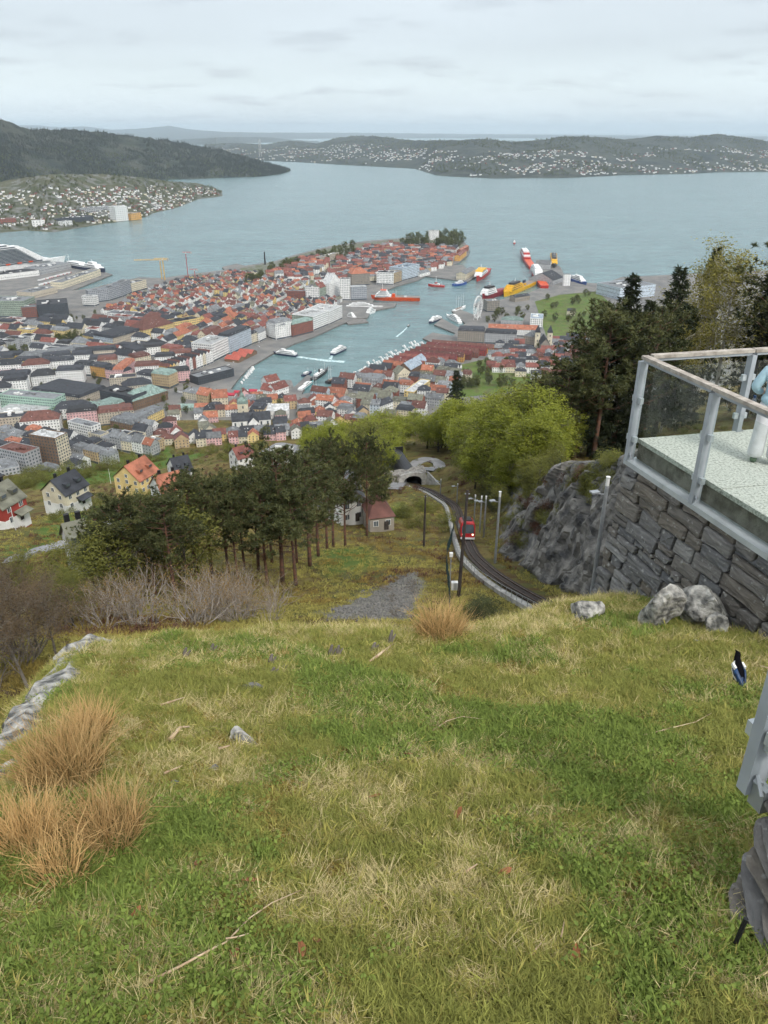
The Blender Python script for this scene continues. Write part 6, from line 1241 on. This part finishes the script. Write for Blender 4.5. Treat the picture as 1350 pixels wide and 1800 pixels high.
# ------------------------------------------------------------------ turf of the knoll
def blades(n, rad, l0, l1, wd, lean, r, flat_=0.0, curl=.5):
    """n bent grass blades (quad + tip) rising from a small disc"""
    a = r.uniform(0, 6.28, n); d = np.sqrt(r.uniform(0, 1, n)) * rad; B = np.stack([np.cos(a) * d, np.sin(a) * d, -.012 + 0 * a], 1)
    az_ = r.uniform(0, 6.28, n); ln = r.uniform(l0, l1, n)[:, None]; h = np.stack([np.cos(az_), np.sin(az_), 0 * az_], 1); le = np.abs(r.normal(lean, lean * .5, n))[:, None]
    up = np.array((0, 0, 1.0)); d1 = unit(h * le + up * (1 - flat_)); d2 = unit(h * (le + curl) + up * (1 - flat_) * .6); s = np.stack([-np.sin(az_), np.cos(az_), 0 * az_], 1) * (wd * r.uniform(.6, 1.3, n))[:, None] / 2
    m = B + d1 * ln * .55; t = m + d2 * ln * .5
    V = np.stack([B - s, B + s, m + s * .8, m - s * .8, t], 1).reshape(-1, 3); i = np.arange(n)[:, None] * 5
    return V, np.concatenate([i + np.array([[0, 1, 2]]), i + np.array([[0, 2, 3]]), i + np.array([[3, 2, 4]])], 0)
def scatter(name, P, scl, me, lab, cat, seed=0, tilt=.25):
    r = np.random.RandomState(seed); pm = bpy.data.meshes.new(name); pm.vertices.add(len(P)); pm.vertices.foreach_set('co', np.asarray(P, np.float32).ravel())
    rot = np.stack([r.normal(0, tilt, len(P)), r.normal(0, tilt, len(P)), r.uniform(0, 6.28, len(P))], 1).astype(np.float32); a = pm.attributes.new('rot', 'FLOAT_VECTOR', 'POINT'); a.data.foreach_set('vector', rot.ravel())
    a = pm.attributes.new('scl', 'FLOAT', 'POINT'); a.data.foreach_set('value', np.asarray(scl, np.float32))
    src = bpy.data.objects.new(name + '_tuft', me); ng = bpy.data.node_groups.new(name, 'GeometryNodeTree')
    ng.interface.new_socket('Geometry', in_out='INPUT', socket_type='NodeSocketGeometry'); ng.interface.new_socket('Geometry', in_out='OUTPUT', socket_type='NodeSocketGeometry')
    gi, go, ip, oi = (ng.nodes.new(t) for t in ('NodeGroupInput', 'NodeGroupOutput', 'GeometryNodeInstanceOnPoints', 'GeometryNodeObjectInfo')); oi.inputs[0].default_value = src
    ra = ng.nodes.new('GeometryNodeInputNamedAttribute'); ra.data_type = 'FLOAT_VECTOR'; ra.inputs[0].default_value = 'rot'; sa = ng.nodes.new('GeometryNodeInputNamedAttribute'); sa.data_type = 'FLOAT'; sa.inputs[0].default_value = 'scl'
    er = ng.nodes.new('FunctionNodeEulerToRotation'); L = ng.links.new; L(gi.outputs[0], ip.inputs['Points']); L(oi.outputs['Geometry'], ip.inputs['Instance']); L(ra.outputs['Attribute'], er.inputs[0]); L(er.outputs[0], ip.inputs['Rotation']); L(sa.outputs['Attribute'], ip.inputs['Scale']); L(ip.outputs[0], go.inputs[0])
    o = link(name, pm); md = o.modifiers.new('scatter', 'NODES'); md.node_group = ng; return tag(o, lab, cat, None, 'stuff')
def grassmat(name, c, c2, rnd=.25, tr=.3): return leafmat(name, c, c2, tr, rnd, .7, 2.0)
M['g_green'] = grassmat('green_blades', (.37, .37, .10), (.21, .225, .055)); M['g_lush'] = grassmat('lush_blades', (.26, .325, .07), (.13, .185, .04)); M['g_straw'] = grassmat('straw_blades', (.66, .56, .30), (.46, .37, .17), .25, .2); M['g_olive'] = grassmat('olive_blades', (.42, .38, .11), (.27, .24, .065))
M['g_moss'] = grassmat('golden_moss', (.36, .27, .07), (.22, .17, .05)); M['g_rush'] = grassmat('rush_stems', (.68, .47, .22), (.46, .29, .12), .15, .2); M['g_rushbase'] = grassmat('rush_base', (.17, .17, .05), (.10, .09, .035))
gr = np.random.RandomState(9); N0 = 180000
GX = gr.uniform(-7.5, 6, N0); GY = gr.uniform(1.2, 12, N0); depth_ = GY * CP + (2.7 + .38 * GY) * SP
keep_ = (np.abs(GX) < .56 * depth_ + .6) & (gr.rand(N0) < np.clip(5.2 / depth_, .3, 1) ** 1.0)
GX, GY = GX[keep_], GY[keep_]; sd_ = poly_sd(GX, GY, KN); inw = ((GX - K0[0]) * NO[0] + (GY - K0[1]) * NO[1] > .28) | (GY < 6.5); k2 = (sd_ < .5) & inw; GX, GY = GX[k2], GY[k2]; GZ = knoll(GX, GY); GP = np.stack([GX, GY, GZ], 1); gd = (GY * CP + (HC - GZ) * SP)
n1 = .75 * fbm(GX / .9 + .3 * GY, GY / .55, 4, 71) + .85 * fbm(GX / .22, GY / .14, 3, 72); n2 = fbm(GX / 1.6, GY / 1.2, 3, 73) + .35 * fbm(GX / .3, GY / .25, 2, 77); n3 = fbm(GX / .7, GY / .6, 4, 74)
edge = sst(GY, 6.5, 9.5)             # the far part of the knoll is drier
dry = n1 + .28 * edge - .02; u_ = gr.rand(len(GX)); lushz = n2 > .16
is_straw = (dry > .04) & (u_ < .30 + .7 * np.clip(dry, 0, .5)); is_olive = ~is_straw & ((dry > -.05) & (u_ < .62) | (u_ > .93)); is_lush = ~is_straw & ~is_olive & lushz; is_green = ~(is_straw | is_olive | is_lush); moss = (n3 > .30) & (n1 > -.1) & (gr.rand(len(GX)) < .6)
def tuft(name, m, *a, seed=0, **k): V, Fc = blades(*a, np.random.RandomState(seed), **k); return npmesh(name, V, Fc, M[m])
for nm, msk, m, args, kw, lab in (('green_grass', is_green & ~moss, 'g_green', (36, .055, .035, .085, .0045, .5), {}, 'short green grass covering the knoll'), ('lush_grass', is_lush & ~moss, 'g_lush', (26, .05, .045, .11, .0075, .6), {}, 'lush broad bladed green grass in patches on the knoll'),
    ('dry_grass', is_straw & ~moss, 'g_straw', (30, .065, .04, .125, .0026, 1.1), dict(flat_=.72, curl=.9), 'pale matted dry grass in patches on the knoll'), ('olive_grass', is_olive & ~moss, 'g_olive', (28, .055, .03, .085, .005, .7), dict(flat_=.4), 'olive half dry grass mixed through the turf'), ('moss', moss, 'g_moss', (46, .06, .012, .035, .006, .5), {}, 'golden moss cushions in the turf')):
    idx = np.where(msk)[0]; gs = (.8 + .55 * gr.rand(len(idx))) * (1 + .35 * sst(gd[idx], 5, 11))
    for v in range(2):
        s_ = idx % 2 == v; scatter(nm, GP[idx[s_]], gs[s_], tuft(nm, m, *args, seed=v + len(nm), **kw), lab, 'grass', v, .35)
# clover and herb leaves in the lush patches
hv, hf = leaves(np.zeros((1, 3)) + (0, 0, .035), 22, .035, .015, np.random.RandomState(3), .35); hm = npmesh('clover', hv, hf, M['g_lush'])
idx = np.where((n2 > .05) & (gr.rand(len(GX)) < .22))[0]; scatter('clover', GP[idx], .8 + .8 * gr.rand(len(idx)), hm, 'small clover leaves among the grass', 'clover', 5, .3)
# rough turf on the slope behind the brink
hx = gr.uniform(-45, 30, 60000); hy = 14 * np.exp(gr.uniform(0, math.log(180 / 14), 60000)); hx = hx * (hy / 45 + .3); k3 = (np.abs(hx) < .62 * hy + 8) & (np.abs(hx - track_x(hy)) > 3.0); hx, hy = hx[k3], hy[k3]; hz = hillside(hx, hy)
nz_ = fbm(hx / 9, hy / 9, 4, 81); scr = poly_sd(hx, hy, scree) < -.3; bankm = ~scr & ~((hx > track_x(hy) + 5) & (hx < track_x(hy) + 16) & (hy < 125)); HP = np.stack([hx, hy, hz], 1)
for nm, msk, m, lab, sc0 in (('meadow_grass', nz_ > .02, 'g_moss', 'golden brown rough grass on the slope meadow', 4.2), ('meadow_sward', nz_ < -.02, 'g_olive', 'olive rough grass on the slope meadow', 4.0), ('meadow_heath', np.abs(nz_ - .25) < .07, 'l_heath', 'brown low heath on the slope meadow', 5.0)):
    idx = np.where(msk & bankm)[0]; scatter(nm, HP[idx], sc0 * (.6 + .8 * gr.rand(len(idx))), tuft(nm, m, 30, .10, .03, .10, .012, .6, seed=3), lab, 'grass', 6, .3)
ux = gr.uniform(-260, 90, 5200); uy = gr.uniform(120, 470, 5200); uk = (np.abs(ux - 10) < .6 * uy) & (fbm(ux / 25, uy / 25, 3, 91) > -.08) & (np.abs(ux - track_x(uy)) > 5); ux, uy = ux[uk], uy[uk]; un = fbm(ux / 18, uy / 18, 2, 92)
for nm, ms, kd, lab in (('undergrowth', un > 0, 'bush', 'low green undergrowth covering the spur'), ('brown_undergrowth', un <= 0, 'heath', 'low brown undergrowth covering the spur')): scatter(nm, np.stack([ux, uy, hillside(ux, uy) - .25], 1)[ms], (.28 + .4 * gr.rand(len(ux)) ** 2)[ms], KIND[kd][2][0][1], lab, 'undergrowth', 8, .15)
sm = rock_mesh('scree_stones', 1, (.22, .16, .12), 33, 'rock', 1, .2); idx = np.where(scr)[0]; sx_ = gr.uniform(scree[:, 0].min(), scree[:, 0].max(), 9000); sy_ = gr.uniform(scree[:, 1].min(), scree[:, 1].max(), 9000); kk = poly_sd(sx_, sy_, scree) + 3.0 * fbm(sx_ / 2.5, sy_ / 2.5, 3, 12) + 1.5 * gr.rand(9000) < .3
scatter('scree_stones', np.stack([sx_, sy_, hillside(sx_, sy_)], 1)[kk], (.35 + 1.2 * gr.rand(9000) ** 3)[kk], sm, 'loose grey stones of the scree on the meadow', 'scree', 7, 2.0)
# woods on the far slopes
def far_wood(name, hname, n, tr_, k, thr, sz, seed, lab):
    Pg, tg = HILLS[hname]; r = np.random.RandomState(seed); i = r.uniform(tr_[0], tr_[1], n) * (len(tg) - 2); j = r.uniform(0, Pg.shape[1] - 2, n); a = i.astype(int); b = j.astype(int); fi = (i - a)[:, None]; fj = (j - b)[:, None]
    Q = Pg[a, b] * (1 - fi) * (1 - fj) + Pg[a + 1, b] * fi * (1 - fj) + Pg[a, b + 1] * (1 - fi) * fj + Pg[a + 1, b + 1] * fi * fj; s_ = Q[:, 1].mean(); m_ = (fbm(Q[:, 0] / (s_ * .03), Q[:, 1] / (s_ * .05), 4, seed) > thr) & (Q[:, 2] > 1)
    scatter(name, Q[m_] - (0, 0, 1), (sz * (.7 + .6 * r.rand(n)))[m_], KIND[k][2][seed % 3][1], lab, 'wood', seed, .05)
far_wood('mountain_forest', 'wooded_mountain', 15000, (.01, 1), 'spruce', -.22, 1.0, 31, 'dark conifer forest on the wooded mountain'); far_wood('mountain_broadleaf', 'wooded_mountain', 3500, (.0, .6), 'town', .05, 1.0, 32, 'olive broadleaf woods low on the mountain'); far_wood('suburb_trees', 'harbour_suburb', 1500, (.02, 1), 'town', -.1, .8, 33, 'garden trees among the suburb houses'); far_wood('far_shore_woods', 'far_shore_hills', 9000, (.03, 1), 'town', -.1, 1.3, 34, 'woods on the hills of the opposite shore')
# rush clumps
def rush(px, py, wpx, hpx, lab, seed, n=520):
    p = hit(px, py, 2.5, ground); dd_ = math.hypot(p[1], HC - p[2]); H = hpx * dd_ / F * 1.0; W = wpx * dd_ / F / 2; r_ = np.random.RandomState(seed); rt_ = tag(empty('rush_clump', p), lab, 'rush clump', 'dry rush clumps on the knoll'); n = int(n * 1.3)
    a = r_.uniform(0, 6.28, n); d = np.sqrt(r_.uniform(0, 1, n)); B = np.stack([np.cos(a) * d * W * .45, np.sin(a) * d * W * .45, -.03 + 0 * a], 1); o_ = np.stack([np.cos(a), np.sin(a), 0 * a], 1) * (d * .5)[:, None] + r_.normal(0, .24, (n, 3)) + (0, 0, 1.15)
    for nm, m, frac, k0, k1 in (('stems', 'g_rush', .85, .45, 1.08), ('green_base', 'g_rushbase', .15, .3, .6)):
        k = int(n * frac); s0 = slice(0, k) if nm == 'stems' else slice(n - (n - k), n); b = B[s0]; u0 = unit(o_[s0]); ln = (H * r_.uniform(k0, k1, len(b)) * (1 + .25 * r_.rand(len(b)) ** 6))[:, None]; s = unit(np.cross(u0, r_.normal(0, 1, b.shape))) * .0026
        m1 = b + u0 * ln * .5; dr = np.array((0, 0, -.12)) * ln; t = b + unit(u0 + r_.normal(0, .16, b.shape)) * ln + dr * r_.uniform(0, 1.4, (len(b), 1)); V = np.stack([b - s, b + s, m1 + s * .8, m1 - s * .8, t], 1).reshape(-1, 3); i = np.arange(len(b))[:, None] * 5
        link(nm, npmesh(nm, V, np.concatenate([i + [[0, 1, 2]], i + [[0, 2, 3]], i + [[3, 2, 4]]]), M[m]), rt_)
for a in ((120, 1375, 165, 165, 'tall tawny rush clump by the rock ledge', 1, 900), (60, 1490, 140, 135, 'tawny rush clump between the tall one and the front one', 2, 700), (195, 1480, 165, 130, 'broad leaning rush clump beside the turf', 3, 800), (110, 1545, 110, 120, 'small thin rush clump in front of the others', 4, 260), (775, 1122, 130, 84, 'round tawny rush clump on the brink above the track', 5, 900), (500, 1160, 44, 24, 'low tuft of dry rush near the stumps', 6, 200), (160, 1300, 90, 105, 'upright rush clump behind the tall one', 7, 500)): rush(*a)
# sticks, stumps and leaves
M['stick'] = mat('dry_stick', (.55, .43, .29), .8, .2, 12, (.33, .22, .13)); M['deadleaf'] = mat('dead_leaf', (.30, .12, .05), .8, .2, 20)
def gp(px, py, dz=.03): p = hit(px, py, 2.5, ground); return p + (0, 0, dz)
def stick(pxs, r0, lab, side=None):
    P = [gp(*q, .07 if 0 < i else .05) for i, q in enumerate(pxs)]; rt_ = tag(empty('stick', P[0]), lab, 'stick'); MB().tube([p - P[0] for p in P], list(np.linspace(r0, r0 * .35, len(P))), 6).build('stem', M['stick'], rt_, smooth=True)
    if side: S = [gp(*q, .10) for q in side]; MB().tube([p - P[0] for p in S], list(np.linspace(r0 * .7, r0 * .3, len(S))), 6).build('side_twig', M['stick'], rt_, smooth=True)
stick([(268, 1736), (320, 1715), (365, 1690), (400, 1672), (440, 1630), (480, 1602), (530, 1580)], .007, 'long forked pale stick lying in the near turf', [(400, 1673), (420, 1670), (440, 1664)])
for pts, r0, lab in (([(1130, 1300), (1180, 1290), (1220, 1280), (1248, 1264)], .006, 'bent yellow straw stalk below the magpie'), ([(760, 1292), (785, 1278), (812, 1270), (860, 1276)], .006, 'thin curved stalk in the middle turf'), ([(985, 1658), (990, 1632)], .006, 'short straight pale stalk standing near the wall end'), ([(932, 1690), (950, 1673)], .007, 'short pale stick beside the straight stalk'), ([(815, 1545), (838, 1533)], .010, 'orange brown stub of wood in the turf'), ([(280, 1248), (325, 1236)], .014, 'pale grey stick beside the tall rushes'), ([(385, 1325), (405, 1322)], .014, 'white broken twig by the mossy stone'), ([(1335, 1178), (1350, 1183)], .016, 'grey driftwood piece by the magpie'), ([(300, 1308), (318, 1290), (335, 1288)], .02, 'curled grey bark strip in the turf'), ([(290, 1368), (322, 1358)], .011, 'pale stick below the curled bark'), ([(650, 1170), (672, 1155), (692, 1140)], .02, 'half rotten branch along the mossy hump')): stick(pts, r0, lab)
for px, py, h_, lab in ((475, 1172, .16, 'dark cut stump stub near the dry rush tuft'), (478, 1188, .1, 'short second stub below the dark one'), (580, 1160, .2, 'thin dark stub of a pair on the hump'), (592, 1158, .18, 'darker stub of a pair on the hump'), (685, 1138, .24, 'jagged grey stump at the brink'), (655, 1148, .14, 'low split stump beside the jagged one'), (325, 1160, .16, 'leaning grey stub near the ledge'), (372, 1150, .14, 'small stub on the straw hump')):
    p = gp(px, py, 0); rt_ = tag(empty('stump', p), lab, 'stump'); MB().tube([(0, 0, -.05), (.01, 0, h_ * .6), (.03, .01, h_)], [.03, .024, .014], 7).build('stub', M['twig'], rt_); MB().tube([(.02, 0, h_ * .3), (.07, .02, h_ * .75)], [.02, .008], 5).build('splinter', M['twig'], rt_)
lv = MB().add([(-.05, 0, .006), (-.015, .022, .012), (.035, .014, .016), (.055, 0, .012), (.03, -.018, .008), (-.02, -.024, .014), (0, 0, .002)], [(0, 6, 1), (1, 6, 2), (2, 6, 3), (3, 6, 4), (4, 6, 5), (5, 6, 0)]).mesh('dead_leaf', M['deadleaf'])
for i, (px, py) in enumerate([(557, 1667), (530, 1680), (350, 1530), (440, 1560), (415, 1688), (660, 1410), (885, 1545), (1125, 1270), (990, 1360), (715, 1335), (1180, 1350), (240, 1620), (1010, 1690), (805, 1440)]):
    o = link('dead_leaf', lv, None, gp(px, py, .05)); o.rotation_euler = (prng.uniform(-.6, .6), prng.uniform(-.8, .8), prng.uniform(0, 6)); tag(o, 'curled rust brown dead leaf lying on the turf', 'leaf', 'dead leaves on the turf')

# ------------------------------------------------------------------ magpie, seen from behind
M['feather'] = mat('black_plumage', (.006, .006, .008), .95, .1, 20, spec=.05); M['plume_white'] = mat('white_plumage', (.78, .78, .76), .8, .05, 20); M['plume_blue'] = mat('blue_gloss_plumage', (.02, .06, .15), .4, .2, 30, (.012, .025, .06), spec=.4)
mp_ = hit(1287, 1206, 2.5, ground); bird = tag(empty('magpie', mp_ + (0, 0, .05)), 'black and white magpie with blue wings standing in the grass, tail towards the deck post', 'bird'); bird.scale = (1.0, 1.1, 1.1); bird.rotation_euler = (.22, 0, math.atan2(1.0, .02) - 1.57 + .12)
# local +y is forward (away from the viewer), tail towards -y
spine = [(-.30, .055, .016, .006), (-.24, .065, .024, .008), (-.17, .08, .026, .012), (-.11, .105, .028, .022), (-.075, .125, .045, .043), (-.02, .145, .060, .062), (.03, .17, .058, .064), (.065, .205, .045, .048), (.08, .24, .034, .035), (.092, .268, .034, .033), (.105, .285, .028, .026), (.125, .29, .012, .012), (.15, .286, .003, .003)]
bm_ = MB(); n = 16; V = [(w_ * math.cos(2 * math.pi * k / n), y_, z_ + h_ * math.sin(2 * math.pi * k / n)) for y_, z_, w_, h_ in spine for k in range(n)]; f = []; mi = []
for i in range(len(spine) - 1):
    for k in range(n):
        f.append((i * n + k, i * n + (k + 1) % n, (i + 1) * n + (k + 1) % n, (i + 1) * n + k)); s_ = math.sin(2 * math.pi * (k + .5) / n); c_ = abs(math.cos(2 * math.pi * (k + .5) / n))
        y_ = spine[i][0]; mi.append(2 if y_ < -.10 and s_ > 0 else 1 if (-.08 < y_ < .06 and s_ < -.05) else 1 if (.0 < y_ < .06 and c_ > .8 and s_ < .6) else 0)
bm_.v = V; bm_.f = f; bm_.m = mi; bm_.build('body', [M['feather'], M['plume_white'], M['plume_blue']], bird, smooth=True)
for s in (-1, 1):
    w_ = loft([[(s * (x0 + a), y0, z0 + b) for a, b in ((-.012, .03), (.016, 0), (.006, -.03), (-.012, 0))] for x0, y0, z0 in ((.046, .02, .185), (.050, -.02, .182), (.040, -.06, .160), (.022, -.11, .130), (.010, -.16, .1))]); w_.build('wing', M['plume_blue'], bird, smooth=True)
    MB().box((s * .050, .025, .205), (.022, .06, .03), 0).build('shoulder_patch', M['plume_white'], bird)
    lg = MB(); lg.tube([(s * .022, .0, .10), (s * .024, -.012, .05), (s * .024, .0, .0)], [.008, .0045, .004], 6); lg.tube([(s * .024, -.02, .003), (s * .024, .035, .003)], .004, 5); lg.build('leg', M['feather'], bird)
# ------------------------------------------------------------------ person on the deck
M['jacket'] = mat('pale_blue_jacket', (.40, .58, .66), .7, .12, 6, bump=.5, bscale=9, dist=.02); M['trouser'] = mat('white_trousers', (.68, .68, .70), .9, .06, 7, bump=.4, bscale=10, dist=.02); M['skin'] = mat('skin', (.55, .34, .25), .6, .05, 8); M['hair'] = mat('brown_hair', (.07, .045, .03), .7, .2, 30); M['shoe'] = mat('green_shoes', (.12, .19, .13), .7, .2, 10)
pd = ray(1334, 814); pt = 4.36 / -pd[2]; pp_ = np.array((pd[0] * pt + .05, pd[1] * pt, DZ)); per = tag(empty('person', pp_, R(-28)), 'person in pale blue jacket and wide white trousers standing on the deck', 'person')
def skin(name, V, E, rad, m, sub=2, parent=per, root=0):
    me = bpy.data.meshes.new(name); me.from_pydata(V, E, []); me.materials.append(M[m]); o = link(name, me, parent); md = o.modifiers.new('skin', 'SKIN'); md.use_smooth_shade = True
    for i, sv in enumerate(me.skin_vertices[0].data): a = rad[i]; sv.radius = a if isinstance(a, tuple) else (a, a); sv.use_root = i == root
    o.modifiers.new('sub', 'SUBSURF').levels = sub; o.modifiers['sub'].render_levels = sub; return o
# local +y is the way the person faces, x to the right
skin('body', [(0, 0, .93), (0, 0, 1.15), (0, .01, 1.38), (0, .02, 1.47), (0, .03, 1.55), (0, .05, 1.66), (-.1, 0, .88), (-.11, 0, .48), (-.12, 0, .08), (-.12, .12, .04), (.1, 0, .88), (.11, 0, .48), (.12, 0, .08), (.12, .12, .04), (-.18, .01, 1.37), (-.29, -.02, 1.12), (-.20, .16, 1.0), (-.13, .25, 1.03), (.18, .01, 1.37), (.29, -.02, 1.12), (.20, .16, 1.0), (.13, .25, 1.03)],
     [(0, 1), (1, 2), (2, 3), (3, 4), (4, 5), (0, 6), (6, 7), (7, 8), (8, 9), (0, 10), (10, 11), (11, 12), (12, 13), (2, 14), (14, 15), (15, 16), (16, 17), (2, 18), (18, 19), (19, 20), (20, 21)], [.12, .11, .12, .05, .075, .085, .08, .055, .04, .03, .08, .055, .04, .03, .055, .042, .034, .028, .055, .042, .034, .028], 'skin')
skin('jacket', [(0, 0, .86), (0, 0, 1.0), (0, 0, 1.2), (0, .01, 1.38), (0, .02, 1.46), (-.19, .01, 1.36), (-.32, -.03, 1.11), (-.22, .15, 1.0), (.19, .01, 1.36), (.32, -.03, 1.11), (.22, .15, 1.0)], [(0, 1), (1, 2), (2, 3), (3, 4), (3, 5), (5, 6), (6, 7), (3, 8), (8, 9), (9, 10)], [(.25, .20), (.22, .17), (.19, .15), (.18, .13), (.08, .08), .085, .075, .055, .085, .075, .055], 'jacket', root=2)
for s in (-1, 1):
    skin('trouser_leg', [(s * .10, 0, .95), (s * .11, 0, .7), (s * .12, 0, .45), (s * .125, 0, .2), (s * .13, .0, .06)], [(0, 1), (1, 2), (2, 3), (3, 4)], [.12, .115, .105, .115, .125], 'trouser'); skin('shoe', [(s * .13, -.07, .045), (s * .13, .05, .045), (s * .135, .18, .035)], [(0, 1), (1, 2)], [.05, .055, .042], 'shoe')
skin('hair', [(0, -.03, 1.70), (0, -.07, 1.60), (0, -.08, 1.50)], [(0, 1), (1, 2)], [.105, .085, .05], 'hair')
for s in (-1, 1):
    for k in range(4): MB().tube([(s * (.13 - .0), .25, 1.03), (s * (.10 + .012 * k), .30 + .004 * k, 1.045 - .012 * k), (s * (.06 + .01 * k), .315, 1.03 - .012 * k)], [.011, .010, .008], 6).build('finger', M['skin'], per, smooth=True)
    MB().tube([(s * .12, .23, 1.04), (s * .09, .25, 1.08), (s * .07, .28, 1.09)], [.012, .011, .009], 6).build('thumb', M['skin'], per, smooth=True)
bp = ray(1327, 697) * 1.0; bt = (pp_[1] + .05) / bp[1]; bo = tag(empty('water_bottle', (bp[0] * bt, bp[1] * bt, HC + bp[2] * bt - .1)), 'small clear bottle with blue cap at the person\'s side', 'bottle'); MB().tube([(0, 0, -.1), (0, 0, .05), (0, 0, .08)], [.033, .033, .016], 10).build('flask', M['pane'], bo); MB().tube([(0, 0, .08), (0, 0, .115)], .02, 10).build('cap', M['plume_blue'], bo)
# ------------------------------------------------------------------ the air
hz = bpy.data.materials.new('haze'); hz.use_nodes = True; t = hz.node_tree; t.nodes.remove(t.nodes['Principled BSDF']); pv = t.nodes.new('ShaderNodeVolumePrincipled'); pv.inputs['Color'].default_value = (.80, .905, 1.0, 1); pv.inputs['Density'].default_value = 3.1e-5; pv.inputs['Anisotropy'].default_value = .2
t.links.new(pv.outputs[0], t.nodes['Material Output'].inputs['Volume'])
tag(MB().box((0, 40000, 340), (124000, 81000, 720)).build('haze', hz), 'pale blue haze over the fjord', 'haze', None, 'stuff')
